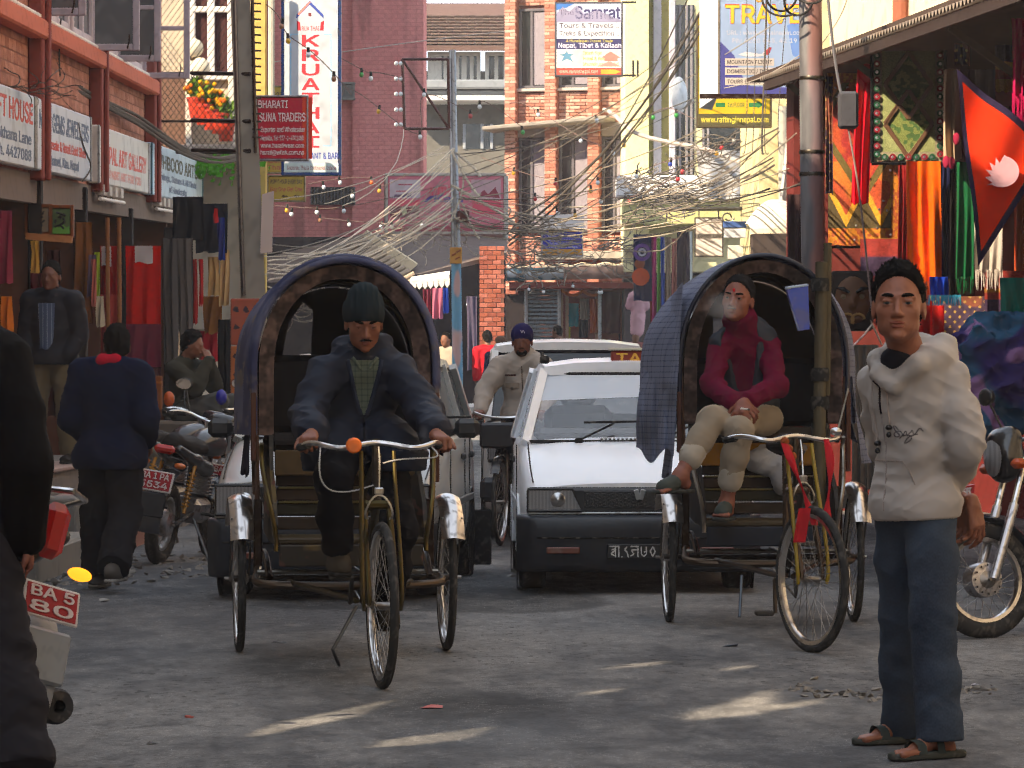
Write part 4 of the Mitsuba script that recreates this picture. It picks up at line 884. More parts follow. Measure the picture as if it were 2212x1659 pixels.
    r.add('under_bar', tube([[-0.42, L-0.3, 0.39], [0.42, L-0.3, 0.39]], 0.012, 8), 'metal', C('#8f8a80'))
    for s in (-1, 1):
        r.add('spring', [tube(spline([[s*0.37, L-0.42, 0.37], [s*0.375, L-0.1, 0.47], [s*0.37, L+0.3, 0.42]], 14), 0.016, 6), bbox(s*0.405-0.02, s*0.405+0.02, L-0.06, L-0.02, 0.36, 0.72, 0.006)], 'metal', RUST)
    r.add('saddle', nets((lambda S_: S_.ell((0, 1.06, 0.955), (0.095, 0.11, 0.04)).cone((0, 0.93, 0.965), (0, 1.06, 0.96), 0.028, 0.05, 0.04))(Sdf()), 0.01), 'leather', C('#1c1614'), True)
    cr = r.add('crank', [tube([[-0.06, 0.95, 0.30], [-0.06, 0.83, 0.42]] if not second else [[0.06, 0.95, 0.3], [0.06, 0.98, 0.47]], 0.010, 8), tube([[0.06, 0.95, 0.30], [0.06, 1.07, 0.18]] if not second else [[-0.06, 0.95, 0.3], [-0.06, 0.92, 0.13]], 0.010, 8), mv(lathe([(0.02, 0), (0.09, -0.003), (0.095, 0), (0.09, 0.003), (0.02, 0)], 30, 'x'), 0.045, 0.95, 0.30)], 'metal', C('#4c4640'))
    for s, q in ((-1, (0.83, 0.42)), (1, (1.07, 0.18))):
        q = q if not second else ((0.98, 0.47) if s > 0 else (0.92, 0.13))
        cr.add('pedal', bbox(s*0.07 if s > 0 else -0.16, 0.16 if s > 0 else -0.07, q[0]-0.04, q[0]+0.04, q[1]-0.012, q[1]+0.012, 0.006), 'rubber', (0.05, 0.045, 0.04))
    r.add('chain', tube([[0.045, 0.95, 0.395], [0.045, L, 0.40], [0.045, L+0.05, 0.345], [0.045, L, 0.30], [0.045, 0.95, 0.205]], 0.006, 6), 'metal', C('#2c2622'))
    r.add('stand_leg', tube([[-0.05, 0.70, 0.30], [-0.16, 0.60, 0.12], [-0.13, 0.62, 0.05]] if not second else [[-0.2, 1.2, 0.3], [-0.22, 1.1, 0.1]], 0.008, 6), 'metal', C('#4a5058'))
    # rear wheels and their chromed guards
    for s in (-1, 1):
        spoke_wheel(r, 'rear_wheel', trans(s*0.49, L, R), R, 0.021, 36)
        a = np.linspace(math.radians(52), math.radians(205), 22)
        def gd(u, v, s=s):
            t = math.radians(38)+u*math.radians(112); q = (v-0.5)*2
            rr = R+0.055-0.02*q*q
            return s*0.49+0.055*q, L+rr*np.cos(t), R+rr*np.sin(t)
        r.add('mudguard', grid(gd, 24, 7), 'chrome', (0.62, 0.58, 0.55), True)
        r.add('guard_stay', [tube([[s*0.49+q, L, R], [s*0.49+q, L-0.26, R+0.29]], 0.005, 6) for q in (-0.045, 0.045)], 'metal', C('#5a544c'))
    # body: footboard, stepped seat front, side panels with gilt edges
    zf = 0.555; yf = L-0.52
    gold = C('#5e5230') if not second else C('#8f8a82')
    bd = C('#2b2014')
    r.add('footboard', bbox(-0.34, 0.34, yf, L-0.06, zf-0.03, zf, 0.008), 'wood', C('#3c3220'))
    r.add('front_panel', [bbox(-0.33, 0.33, yf-0.012, yf+0.012, zf-0.13, zf-0.031, 0.006)], 'floral_panel' if not second else 'matte', C('#1f2530'))
    sf = Thing('seat_front', parent=r)
    for i in range(6):
        z = zf+0.02+i*0.068
        sf.add('board', bbox(-0.32, 0.32, L-0.06+0.006*i, L-0.02, z, z+0.06, 0.006), 'wood', C(('#33261a', '#2e2a1a', '#38291c')[i % 3]))
        if i in (1, 2, 3, 4): sf.add('strip', bbox(-0.31, 0.31, L-0.075+0.006*i, L-0.062+0.006*i, z+0.056, z+0.068, 0.003), 'metal', C('#75683e') if i < 4 else gold)
    for s in (-1, 1):
        pr = [(yf+0.01, zf-0.03), (yf+0.02, zf+0.06), (yf+0.10, zf+0.16), (L-0.14, zf+0.30), (L-0.10, 1.02), (L+0.42, 1.06), (L+0.42, zf), (L-0.05, zf-0.03)]
        r.add('side_panel', prism(pr, s*0.345-0.01, s*0.345+0.01, 'yz'), 'floral_panel' if not second else 'wood', C('#2a2420'), smooth=False)
        r.add('side_trim', tube(spline([[s*0.345, yf-0.005, zf-0.06], [s*0.352, yf-0.005, zf+0.05], [s*0.375, yf+0.03, zf+0.17], [s*0.395, L-0.34, zf+0.30], [s*0.40, L-0.30, zf+0.43]], 24), 0.011, 8), 'metal', gold)
    r.add('seat', bbox(-0.36, 0.36, L-0.10, L+0.42, 0.94, 1.03, 0.035), 'leather', C('#1b1512') if not second else C('#3a3026'))
    r.add('seat_apron', bbox(-0.33, 0.33, L-0.115, L-0.095, 0.83, 0.95, 0.006), 'wood' if not second else 'matte', C('#4c3a1e') if not second else C('#8c5f1c'))
    r.add('backrest', bbox(-0.36, 0.36, L+0.40, L+0.47, 1.03, 1.40, 0.03), 'leather', C('#151213'))
    # hood
    hw, zt = (0.415, 1.83) if not second else (0.43, 1.925)
    z0 = 1.02 if not second else 1.05
    y0 = L-0.12
    def shell(off, yn, yb, foot=None, amp=0.0):
        def fn(u, v):
            x, z = arch(u, hw+off, foot if foot is not None else z0, 1.33, zt+off)
            q = 1-0.10*v+(0.035*np.sin(v*PI) if off > 0 else 0)
            fold = amp*np.sin(v*34+3*np.sin(u*6))*np.clip(1.2-np.sin(PI*u), 0, 1)
            bul = (0.17 if second else 0.07)*np.sin(np.clip(v*1.6, 0, 1)*PI/2)*np.where(x < 0, 1.0, 0.55)*np.clip(np.abs(x)/hw, 0, 1)**1.5*(1.0 if off > 0 else 0.0)
            return x*(1-0.06*v)+np.sign(x)*(fold+bul), yn+(yb-yn)*v+0*u, z0+(z-z0)*q
        return fn
    cov = 'plaid' if second else 'tarp_blue'
    r.add('hood_cover', grid(shell(0.022, y0, y0+0.82, amp=0.01 if second else 0.006), 60, 26), cov, smooth=True)
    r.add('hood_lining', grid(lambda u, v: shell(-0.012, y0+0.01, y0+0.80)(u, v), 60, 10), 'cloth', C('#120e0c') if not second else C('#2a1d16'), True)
    t = np.linspace(0, 1, 60)
    x, z = arch(t, hw+0.012, z0, 1.33, zt+0.012)
    r.add('hood_rim', [tube(np.stack([x, 0*x+y0-0.005, z], 1), 0.017 if not second else 0.013, 10)], 'tarp_blue' if not second else 'plastic', C('#1c2030'), True)
    x2, z2 = arch(t, hw+0.032, z0, 1.33, zt+0.032)
    if not second: r.add('hood_roll', tube(np.stack([x2*0.985, 0*x+y0+0.075, z2-0.004], 1)[8:-8], 0.017, 10), 'tarp_blue', smooth=True)
    def band(u, v):
        xo, zo = arch(u, hw-0.012, z0, 1.33, zt-0.012); xi, zi = arch(u, hw-0.085, z0, 1.33, zt-0.075)
        return xo*(1-v)+xi*v, y0+0.012+0.05*v, zo*(1-v)+zi*v
    r.add('hood_band', grid(band, 60, 5), 'patched_band', smooth=True)
    # back wall with openings
    tb = np.linspace(0, 1, 40); xb_, zb_ = arch(tb, (hw-0.02)*0.94, z0, 1.33, zt-0.02); zb_ = z0+(zb_-z0)*0.90
    back = sg.Polygon(np.c_[xb_, zb_])
    if not second: back = back.difference(sg.Polygon([(-0.27, 1.30), (-0.12, 1.22), (-0.10, 1.62), (-0.15, 1.66), (-0.22, 1.56)])).difference(sg.Polygon([(0.10, 1.56), (0.13, 1.58), (0.13, 1.66), (0.11, 1.64)]))
    else: back = back.difference(sg.Polygon([(-0.20, 1.18), (0.10, 1.18), (0.10, 1.60), (-0.20, 1.62)])).difference(sg.Polygon([(0.355, 1.14), (0.375, 1.14), (0.375, 1.34), (0.355, 1.32)]))
    hm = trimesh.creation.extrude_polygon(back, 0.012); hv = np.array(hm.vertices)
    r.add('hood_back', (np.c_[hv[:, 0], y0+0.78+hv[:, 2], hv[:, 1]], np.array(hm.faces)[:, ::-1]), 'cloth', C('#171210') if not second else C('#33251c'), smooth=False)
    for yy in (0.27, 0.53):
        x, z = arch(t, (hw-0.03)*(1-0.05*yy), z0, 1.33, zt-0.03); r.add('hood_rib', tube(np.stack([x, 0*x+y0+yy, z0+(z-z0)*(1-0.10*yy/0.82)], 1), 0.009, 6), 'wood', C('#3c2c1c'))
    for s in (-1, 1):
        r.add('hood_post', [tube([[s*0.41, y0+0.02, 0.72], [s*(hw+0.004), y0+0.02, z0+0.25]], 0.012, 8), tube([[s*0.42, y0+0.10, 0.74], [s*(hw+0.02), y0+0.06, z0+0.12]], 0.009, 8)], 'wood', C('#4a3222'))
        r.add('hood_fringe', grid(lambda u, v, s=s: (s*(hw+0.028+0.03*v*(1 if second else 0.4)+0.012*np.sin(u*23)*v), y0+0.62*u-0.01, z0+0.02-v*((0.20 if s < 0 else 0.10)+(0.10 if second and s < 0 else 0.0)+0.02*np.sin(u*17))), 30, 8), cov if second else 'cloth', C('#1a1a2a') if not second else C('#444a5c'), True)
        r.add('strap', [bbox(s*(hw+0.015)-0.012, s*(hw+0.015)+0.012, y0-0.03+0.03*i, y0-0.015+0.03*i, 0.80 if s > 0 else 0.90, 1.22, 0.004) for i in range(2)], 'wood', C('#4a2a1c'))
    return r
RK1 = trans(-0.54, 15.3, 0)@rot([0, 0, 1], 6.7)
RK2 = trans(1.386, 17.35, 0)@rot([0, 0, 1], 1.7)
L1, L2 = 2.2, 2.25
rick1 = rickshaw('cycle rickshaw with faded blue hood and orange handlebar reflector, ridden towards us', RK1, 7-6.7+4, L1)
rick2 = rickshaw('waiting cycle rickshaw with checked cloth hood, red ribbons and a turned front wheel', RK2, 22, L2, True)
# things on the second rickshaw
hood2 = lambda x, y, z: (RK2@np.array([x, y, z, 1]))[:3]
t = Thing('hood_side_cloth', 'gathered checked cloth hanging from the left of the waiting rickshaw', 'cloth', M=RK2)
def sidecloth(u, v):
    out = 0.05+0.13*np.sin(np.clip(v*1.05, 0, 1)*PI*0.62); fold = 0.028*np.sin(u*21+5*v)*v**0.7+0.02*np.sin(u*9-v*4)
    return -0.425-out*u-0.05*v, L2-0.135+0.42*u+fold, 1.80-0.92*v-0.10*u*(1-v)+0.04*np.sin(u*8)*v
t.add('cloth', grid(sidecloth, 50, 34), 'plaid', smooth=True)
t = Thing('hood_side_cloth', 'pinkish checked cloth end hanging from the right of the waiting rickshaw', 'cloth', M=RK2)
t.add('cloth', grid(lambda u, v: (0.47+0.05*v+0.09*v*u+0.01*np.sin(u*19)*v, L2-0.10+0.3*u, 1.30-0.46*v), 24, 16), 'plaid', smooth=True)
t = Thing('bamboo_pole', 'thick bamboo pole standing in front of the waiting rickshaw hood', 'pole', M=RK2)
px = 0.275
t.add('pole', [tube([[px, L2-0.30, 0.55], [px+0.01, L2-0.22, 1.22], [px+0.022, L2-0.2, 1.90]], [0.034, 0.033, 0.032], 14), tube([[px+0.05, L2-0.17, 1.2], [px+0.058, L2-0.17, 2.0]], 0.022, 10)], 'wood', C('#4a4230'))
for z in (1.02, 1.16, 1.31, 1.78): t.add('binding', mv(lathe([(0.045, -0.035), (0.05, 0), (0.045, 0.035)], 14), px+0.012, L2-0.215, z), 'rubber', (0.015, 0.015, 0.015), True)
t = Thing('plastic_bottle', 'cut blue plastic container tied to the bamboo pole', 'container', M=RK2)
t.add('body', xf(prism([(-0.055, 0.10), (0.06, 0.115), (0.035, -0.12), (-0.02, -0.12)], -0.035, 0.035, 'xz'), trans(px-0.10, L2-0.24, 1.66)@rot([0, 1, 0], -8)), 'gloss', C('#173a9c'))
t.add('rim', xf(bbox(-0.058, 0.062, -0.037, 0.037, 0.10, 0.118, 0.006), trans(px-0.10, L2-0.24, 1.66)@rot([0, 1, 0], -8)), 'clean', C('#9aa4b4'))
S = Sdf().ell((0.02, L2-0.10, 0.86), (0.11, 0.06, 0.075)).ell((0.10, L2-0.12, 0.79), (0.05, 0.05, 0.11), k=0.03).wave(wrinkle(0.022, 20, 20, 20))
Thing('plastic_bag', 'crumpled whitish plastic bag hanging behind the handlebar', 'bag', M=RK2).mesh(nets(S, 0.01), 'plastic', C('#a3a3a6'), True)

# ---------------------------------------------------------------- cars
def loft(st, n=None):                             # st: list of (y, [(x, z), ...] half outline from the floor centre to the top centre)
    rings = []
    for y, half in st:
        h = np.asarray(half, float)
        ring = np.vstack([h, np.c_[-h[::-1, 0], h[::-1, 1]][1:-1]])
        rings.append(np.c_[ring[:, 0], np.full(len(ring), y), ring[:, 1]])
    m = len(rings[0]); v = np.vstack(rings); k = len(rings)
    i, j = np.meshgrid(np.arange(k-1), np.arange(m), indexing='ij'); j2 = (j+1) % m
    f = quads(np.stack([i*m+j, i*m+j2, (i+1)*m+j2, (i+1)*m+j], -1))
    c = [rings[0].mean(0), rings[-1].mean(0)]; v = np.vstack([v, c])
    jj = np.arange(m); j2 = (jj+1) % m
    f = np.vstack([f, np.stack([np.full(m, k*m), j2, jj], 1), np.stack([np.full(m, k*m+1), (k-1)*m+jj, (k-1)*m+j2], 1)])
    return v, f[:, ::-1]
def car(name, label, cat, M, col, W=1.44, Lc=3.33, hood_z=(0.66, 0.90), hood_l=0.95, roof_z=1.375, side=True, taxi=False, bumper=(0.016, 0.020, 0.028), van=False, rough='paint'):
    c = Thing(name, label, cat, None, None, M)
    hw = W/2
    def half(w, z0, zt, sh=0.05, crown=0.025):
        return [(0, z0), (w*0.86, z0), (w*0.965, z0+0.05), (w, z0+0.20), (w*1.0, min(zt-0.16, z0+0.36)), (w*0.985, zt-0.09), (w*0.955, zt-0.035), (w*0.90, zt-0.008), (w*0.6, zt+crown*0.6), (w*0.3, zt+crown*0.9), (0, zt+crown)]
    zh0, zh1 = hood_z
    belt = zh1+0.02
    st = [(0.03, half(hw*0.93, 0.26, zh0-0.02)), (0.07, half(hw*0.965, 0.22, zh0)), (0.30, half(hw*0.985, 0.20, zh0+(zh1-zh0)*0.35)), (0.62, half(hw, 0.20, zh0+(zh1-zh0)*0.75)), (hood_l, half(hw, 0.20, zh1)),
          (hood_l+0.35, half(hw, 0.20, belt, crown=0.0)), (Lc-0.7, half(hw, 0.20, belt+0.02, crown=0.0)), (Lc-0.12, half(hw*0.985, 0.22, belt, crown=0.0)), (Lc, half(hw*0.94, 0.28, belt-0.06, crown=0.0))]
    body = c.add('body', loft(st), rough, col, 38)
    # cabin: pillars and roof as one shell, panes standing in it
    zr = roof_z; y0 = hood_l-0.06; y1 = hood_l+(0.52 if not van else 0.26); y2 = Lc-0.42; y3 = Lc-0.10
    bw, tw = hw*0.93, hw*0.76 if not van else hw*0.85
    roof = loft([(y1-0.03, [(0, zr-0.05), (tw*0.9, zr-0.06), (tw*1.01, zr-0.045), (tw*0.97, zr-0.005), (tw*0.6, zr+0.022), (0, zr+0.03)]), (y1+0.3, [(0, zr-0.05), (tw*0.9, zr-0.05), (tw*1.04, zr-0.03), (tw*0.99, zr+0.02), (tw*0.6, zr+0.05), (0, zr+0.06)]),
                 (y2-0.2, [(0, zr-0.05), (tw*0.9, zr-0.05), (tw*1.04, zr-0.03), (tw*0.99, zr+0.02), (tw*0.6, zr+0.05), (0, zr+0.06)]), (y2+0.03, [(0, zr-0.06), (tw*0.9, zr-0.06), (tw, zr-0.05), (tw*0.97, zr-0.02), (tw*0.6, zr+0.01), (0, zr+0.02)])])
    c.add('roof', roof, rough, col, 38)
    for s in (-1, 1):
        A = np.array([[s*bw, y0, belt-0.03], [s*tw*0.99, y1, zr-0.035]])
        for q in (bar(A[0], A[1], 0.055, 0.05, (0, 1, 0.3)), bar([s*bw*1.0, Lc-0.14, belt-0.02], [s*tw, y2, zr-0.03], 0.10, 0.06, (0, 1, 0.3)), bar([s*bw*1.03, (y1+y2)/2, belt-0.02], [s*tw*1.01, (y1+y2)/2, zr-0.02], 0.06, 0.05, (0, 1, 0))): c.add('pillar', q, rough, col)
    gl = c.add('windscreen', grid(lambda u, v: ((u-0.5)*2*((bw-0.03)*(1-v)+(tw-0.03)*v), y0+(y1-y0)*v-0.05*(1-(2*u-1)**2)+0.006, belt-0.02+(zr-0.05-belt+0.02)*v), 24, 10), 'glass' if not van else 'windscreen', smooth=True)
    gl.add('seal', tube(np.vstack([[[(u-0.5)*2*(bw-0.03), y0-0.05*(1-(2*u-1)**2), belt-0.02] for u in np.linspace(0, 1, 12)], [[(0.5-u)*2*(tw-0.03), y1-0.05*(1-(2*u-1)**2), zr-0.05] for u in np.linspace(0, 1, 12)]]), 0.012, 6, closed=False), 'rubber', (0.012, 0.012, 0.014))
    c.add('rear_window', grid(lambda u, v: ((u-0.5)*2*((bw-0.06)*(1-v)+(tw-0.06)*v), Lc-0.13+(y2-Lc+0.14)*v, belt+(zr-0.06-belt)*v), 6, 4), 'glass' if not van else 'windscreen', smooth=True)
    ym = (y1+y2)/2
    if not van:
        gx0 = lambda u, v: (u-0.5)*2*((bw-0.035)*(1-v)+(tw-0.035)*v)
        if taxi: gl.add('sun_strip', grid(lambda u, v: (gx0(u, 0.70-0.10*(1-u)+v*(0.29+0.10*(1-u))), y0+(y1-y0)*(0.70-0.10*(1-u)+v*(0.29+0.10*(1-u)))-0.05*(1-(2*u-1)**2)+0.002, belt-0.02+(zr-0.05-belt+0.02)*(0.70-0.10*(1-u)+v*(0.29+0.10*(1-u)))), 24, 5), 'clean', C('#c4ccd6'), True)  # pale band painted in for the sky reflected in the windscreen
        c.add('dashboard', bbox(-bw*0.9, bw*0.9, y0+0.12, y0+0.42, belt-0.02, belt+0.06, 0.03), 'plastic', (0.03, 0.03, 0.033))
        c.add('steering_wheel', xf(tube(circle(0.17, 26, 'y'), 0.013, 7, closed=True), trans(0.30, y0+0.50, belt+0.08)@rot([1, 0, 0], 28)), 'plastic', (0.02, 0.02, 0.02))
        for s in (-1, 1): c.add('seat', [bbox(s*0.30-0.22, s*0.30+0.22, y0+0.95, y0+1.10, belt-0.02, belt+0.20, 0.05), bbox(s*0.30-0.11, s*0.30+0.11, y0+1.0, y0+1.10, belt+0.18, belt+0.36, 0.04)], 'cloth', (0.05, 0.055, 0.065))
        c.add('rear_seat', bbox(-0.5, 0.5, y0+1.65, y0+1.8, belt-0.02, belt+0.14, 0.05), 'cloth', (0.045, 0.05, 0.06))
        c.add('rear_mirror', bbox(-0.09, 0.09, y1-0.10, y1-0.07, zr-0.16, zr-0.10, 0.01), 'plastic', (0.02, 0.02, 0.02))
    for s in (-1, 1):
        X = lambda t: s*((bw+0.012)*(1-t)+(tw+0.012)*t)
        for (ya0, ya1, yb0, yb1) in ((y0+0.16, ym-0.04, y1+0.08, ym-0.04), (ym+0.05, Lc-0.26, ym+0.05, y2-0.06)):
            c.add('side_window', (np.array([[X(0), ya0, belt+0.0], [X(0), ya1, belt+0.0], [X(0.94), yb1, zr-0.06], [X(0.94), yb0, zr-0.06]]), quads([[0, 1, 2, 3]])), 'windscreen', smooth=False)
        for yy in (y0+0.10, ym, Lc-0.75):
            c.add('door_seam', bbox(s*hw-0.003, s*hw+0.003, yy-0.005, yy+0.005, 0.36, belt-0.04, 0.002), 'rubber', (0.02, 0.02, 0.02), smooth=False)
        for yy in (ym-0.16, ym+0.62): c.add('door_handle', bbox(s*hw-0.008, s*hw+0.02, yy-0.09, yy+0.05, belt-0.17, belt-0.13, 0.008), 'plastic', (0.03, 0.03, 0.03))
        c.add('rub_strip', bbox(s*hw-0.006, s*hw+0.012, 0.55, Lc-0.5, 0.50, 0.545, 0.005), 'plastic', (0.10, 0.10, 0.10) if not taxi else col)
        if taxi: continue
        mi_ = c.add('wing_mirror', [bbox(s*(hw+0.09)-0.075, s*(hw+0.09)+0.075, y0+0.20, y0+0.27, belt-0.02, belt+0.10, 0.03), bar([s*(hw-0.03), y0+0.26, belt+0.0], [s*(hw+0.04), y0+0.24, belt+0.03], 0.03, 0.03)], 'plastic', (0.018, 0.018, 0.02) if not van else col)
        mi_.add('glass', bbox(s*(hw+0.09)-0.062, s*(hw+0.09)+0.062, y0+0.271, y0+0.274, belt-0.008, belt+0.088, 0.001), 'dark_glass')
    # wheels
    Rw = 0.265
    for s in (-1, 1):
        for yy in (0.62, Lc-0.58):
            w = Thing('wheel', parent=c)
            w.add('tyre', mv(lathe([(Rw*0.62, -0.075), (Rw*0.93, -0.08), (Rw, -0.06), (Rw, 0.06), (Rw*0.93, 0.08), (Rw*0.62, 0.075)], 36, 'x'), s*(hw-0.09), yy, Rw), 'rubber', (0.022, 0.022, 0.022), 30)
            w.add('hub_cap', mv(lathe([(0, 0.05*s), (Rw*0.3, 0.06*s), (Rw*0.6, 0.04*s), (Rw*0.64, 0.066*s), (Rw*0.6, -0.05*s)], 30, 'x'), s*(hw-0.09), yy, Rw), 'metal', (0.4, 0.4, 0.41), 40)
            c.add('wheel_arch', mv(tube([[0, 0.31*math.cos(a), 0.31*math.sin(a)] for a in np.linspace(-0.15, PI+0.15, 22)], 0.02, 6), s*(hw-0.012), yy, Rw), 'plastic' if not taxi else rough, col if taxi else (0.02, 0.02, 0.02))
            c.add('wheel_well', mv(lathe([(0.0, 0), (0.295, 0.0)], 28, 'x'), s*(hw+0.003), yy, Rw), 'rubber', (0.006, 0.006, 0.006), smooth=False)
    # nose
    if not van:
        c.add('nose_panel', bbox(-hw*0.94, hw*0.94, -0.012, 0.06, 0.47, zh0-0.02, 0.02), 'plastic', (0.015, 0.016, 0.018))
        gx = hw*0.46
        gr = c.add('grille', [bbox(-gx, gx, -0.02, -0.013, 0.515, zh0-0.045, 0.003)], 'plastic', (0.012, 0.012, 0.014))
        hexes = []
        for i in range(26):
            for j in range(5):
                x = -gx+0.02+i*(2*gx-0.04)/25; z = 0.53+j*0.021+(0.010 if i % 2 else 0)
                if z < zh0-0.05: hexes.append(tube(circle(0.011, 6, 'y', (x, -0.022, z)), 0.0028, 4, closed=True))
        gr.add('mesh', hexes, 'plastic', (0.05, 0.052, 0.055), kind='stuff')
        for s in (-1, 1):
            hp = [(s*gx*1.05, 0.50), (s*hw*0.93, 0.50), (s*hw*0.93, zh0-0.03), (s*gx*1.22, zh0-0.03)]
            hl = c.add('headlight', prism(hp, -0.035, -0.013, 'xz'), 'headlamp', smooth=False)
            hl.add('bezel', tube(np.array([[x, -0.034, z] for x, z in hp]), 0.010, 6, closed=True), 'plastic', (0.015, 0.015, 0.015))
            hl.add('reflector', mv(lathe([(0, -0.008), (0.03, -0.006), (0.045, 0)], 20, 'y'), s*hw*0.68, -0.036, (0.5+zh0-0.03)/2), 'chrome', (0.5, 0.5, 0.5), True)
        em = c.add('emblem', [xf(bbox(-0.034, -0.004, -0.004, 0.004, -0.032, 0.032, 0.003), rot([0, 1, 0], -16)@trans(0.004, 0, 0)), xf(bbox(0.004, 0.034, -0.004, 0.004, -0.032, 0.032, 0.003), rot([0, 1, 0], 16)@trans(-0.004, 0, 0))], 'chrome', (0.6, 0.6, 0.6), M=M@trans(0.0, -0.036, 0.60))
        bz = ((0.13, -0.02), (0.15, -0.085), (0.30, -0.115), (0.40, -0.125), (0.455, -0.115), (0.475, -0.07), (0.475, 0.02))
        def bmp(u, v):
            k = np.clip(v*(len(bz)-1), 0, len(bz)-1.001); i = k.astype(int); f = k-i
            B = np.asarray(bz); z = B[i, 0]*(1-f)+B[i+1, 0]*f; d = B[i, 1]*(1-f)+B[i+1, 1]*f
            q = (u-0.5)*2; cor = np.clip((np.abs(q)-0.86)/0.14, 0, 1)
            return q*(hw*1.02)-np.sign(q)*0.0, d+0.035*q*q+0.13*cor**2, z
        bp = c.add('bumper', grid(bmp, 50, 20), 'plastic', bumper, True)
        bp.add('groove', tube([[x*hw*0.97, -0.128+0.035*x*x+0.13*max(0, (abs(x)-0.86)/0.14)**2, 0.34] for x in np.linspace(-0.98, 0.98, 30)], 0.006, 6), 'rubber', (0.004, 0.004, 0.004))
        for s in (-1, 1): bp.add('indicator', bbox(s*hw*0.64-0.10, s*hw*0.64+0.10, -0.128, -0.10, 0.245, 0.285, 0.006), 'gloss', C('#5c2610'))
        c.add('chrome_strip', bbox(-hw*0.93, hw*0.93, -0.03, 0.0, 0.477, 0.492, 0.005), 'chrome', (0.4, 0.4, 0.4))
    # wipers and vents
    if not van:
        for x0 in (-0.33, 0.18):
            c.add('wiper', [tube([[x0, y0-0.06, belt-0.01], [x0+0.22, y0+0.03, belt+0.095]], 0.007, 6), tube([[x0+0.03, y0-0.03, belt+0.10], [x0+0.62, y0+0.03, belt+0.11]], 0.008, 6), bbox(x0-0.03, x0+0.02, y0-0.085, y0-0.045, belt-0.03, belt+0.005, 0.008)], 'rubber', (0.012, 0.012, 0.013))
        c.add('cowl_vent', [bbox(-0.20+i*0.026, -0.186+i*0.026, hood_l-0.17, hood_l-0.12, zh1+0.012, zh1+0.022, 0.002) for i in range(16)], 'rubber', (0.008, 0.008, 0.009), kind='stuff')
        for s in (-1, 1): c.add('bonnet_seam', tube([[s*hw*0.885, 0.08, zh0+0.006], [s*hw*0.90, 0.30, zh0+(zh1-zh0)*0.35+0.004], [s*hw*0.905, 0.62, zh0+(zh1-zh0)*0.75+0.004], [s*hw*0.905, hood_l-0.12, zh1-0.004]], 0.0045, 6), 'rubber', (0.03, 0.03, 0.032))
    return c
special('windscreen', lambda p, n, uv: mi.Color3f(0.012, 0.016, 0.020)+0*p.x, None, rough=lambda p, n, uv: 0.05+0.03*W_(p.x*3, p.y*3, p.z*3), clearcoat=1.0, clearcoat_gloss=0.97)
special('headlamp', lambda p, n, uv: mi.Color3f(0.20, 0.20, 0.205)*(0.75+0.25*S_(0.3, 0.7, 0.5+0.5*dr.sin(p.x*300))), None, rough=0.12, clearcoat=1.0)
TAXI = trans(0.765, 22.25, 0)@rot([0, 0, 1], 1.0)
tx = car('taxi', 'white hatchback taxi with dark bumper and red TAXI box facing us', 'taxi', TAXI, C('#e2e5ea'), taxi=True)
sg_ = Thing('roof_sign', parent=tx)
sg_.add('box', bbox(-0.10, 0.26, 1.52, 1.66, 1.375, 1.475, 0.012), 'plastic', C('#7c2c1c'))
sg_.add('top', bbox(-0.115, 0.275, 1.50, 1.68, 1.476, 1.492, 0.006), 'clean', C('#b9b4a4'))
sg_.add('lettering', text('TAXI', 0.062, (-0.07, 1.519, 1.395), (1, 0, 0), (0, 0, 1), 0.30), 'clean', C('#d8a23c'), smooth=False)
pl = tx.add('number_plate', bbox(-0.20, 0.30, -0.135, -0.118, 0.215, 0.305, 0.006), 'plastic', (0.010, 0.010, 0.012))
def glyph(x, strokes, w=0.0075): return [bar([x+a, -0.1375, 0.225+b], [x+c, -0.1375, 0.225+d], w, 0.004, (0, 1, 0)) for a, b, c, d in strokes]
H = 0.065
marks = [[(0, H, 0.06, H), (0.035, 0, 0.035, H), (0.055, 0, 0.055, H), (0.008, 0.02, 0.035, 0.045), (0.008, 0.02, 0.03, 0.01), (0.01, 0.045, 0.034, 0.05)], [(0.0, 0.004, 0.008, 0.004)], [(0.02, H, 0.005, 0.045), (0.005, 0.045, 0.02, 0.03), (0.02, 0.03, 0.028, 0)],
         [(0, H, 0.05, H), (0.045, 0, 0.045, H), (0.005, 0.045, 0.045, 0.045), (0.005, 0.045, 0.02, 0.02), (0.02, 0.02, 0.0, 0.008)], [(0.005, H, 0.005, 0.02), (0.005, 0.02, 0.02, 0.005), (0.02, 0.005, 0.035, 0.02), (0.035, 0.02, 0.035, H), (0.035, 0.04, 0.02, 0.03)],
         [(0.018, H, 0.003, 0.035), (0.003, 0.035, 0.018, 0.005), (0.018, 0.005, 0.033, 0.035), (0.033, 0.035, 0.018, H)], [(0.018, H, 0.003, 0.035), (0.003, 0.035, 0.018, 0.005), (0.018, 0.005, 0.033, 0.035), (0.033, 0.035, 0.018, H)], [(0.04, H, 0.005, H), (0.005, H, 0.005, 0.01), (0.005, 0.01, 0.045, 0.004)]]
gx_ = [-0.185, -0.115, -0.10, -0.06, 0.0, 0.055, 0.115, 0.19]
pl.add('lettering', [b_ for x, m in zip(gx_, marks) for b_ in glyph(x, m)], 'clean', C('#b8b8b8'), smooth=False)
t = Thing('rear_aerial', parent=tx); t.add('clip', [bbox(-0.56, -0.50, 1.46, 1.52, 1.39, 1.44, 0.01), tube([[-0.54, 1.5, 1.42], [-0.545, 1.6, 1.46]], 0.012, 6)], 'rubber', (0.01, 0.01, 0.01))
SILV = trans(-1.10, 21.55, 0)@rot([0, 0, 1], -3.2)
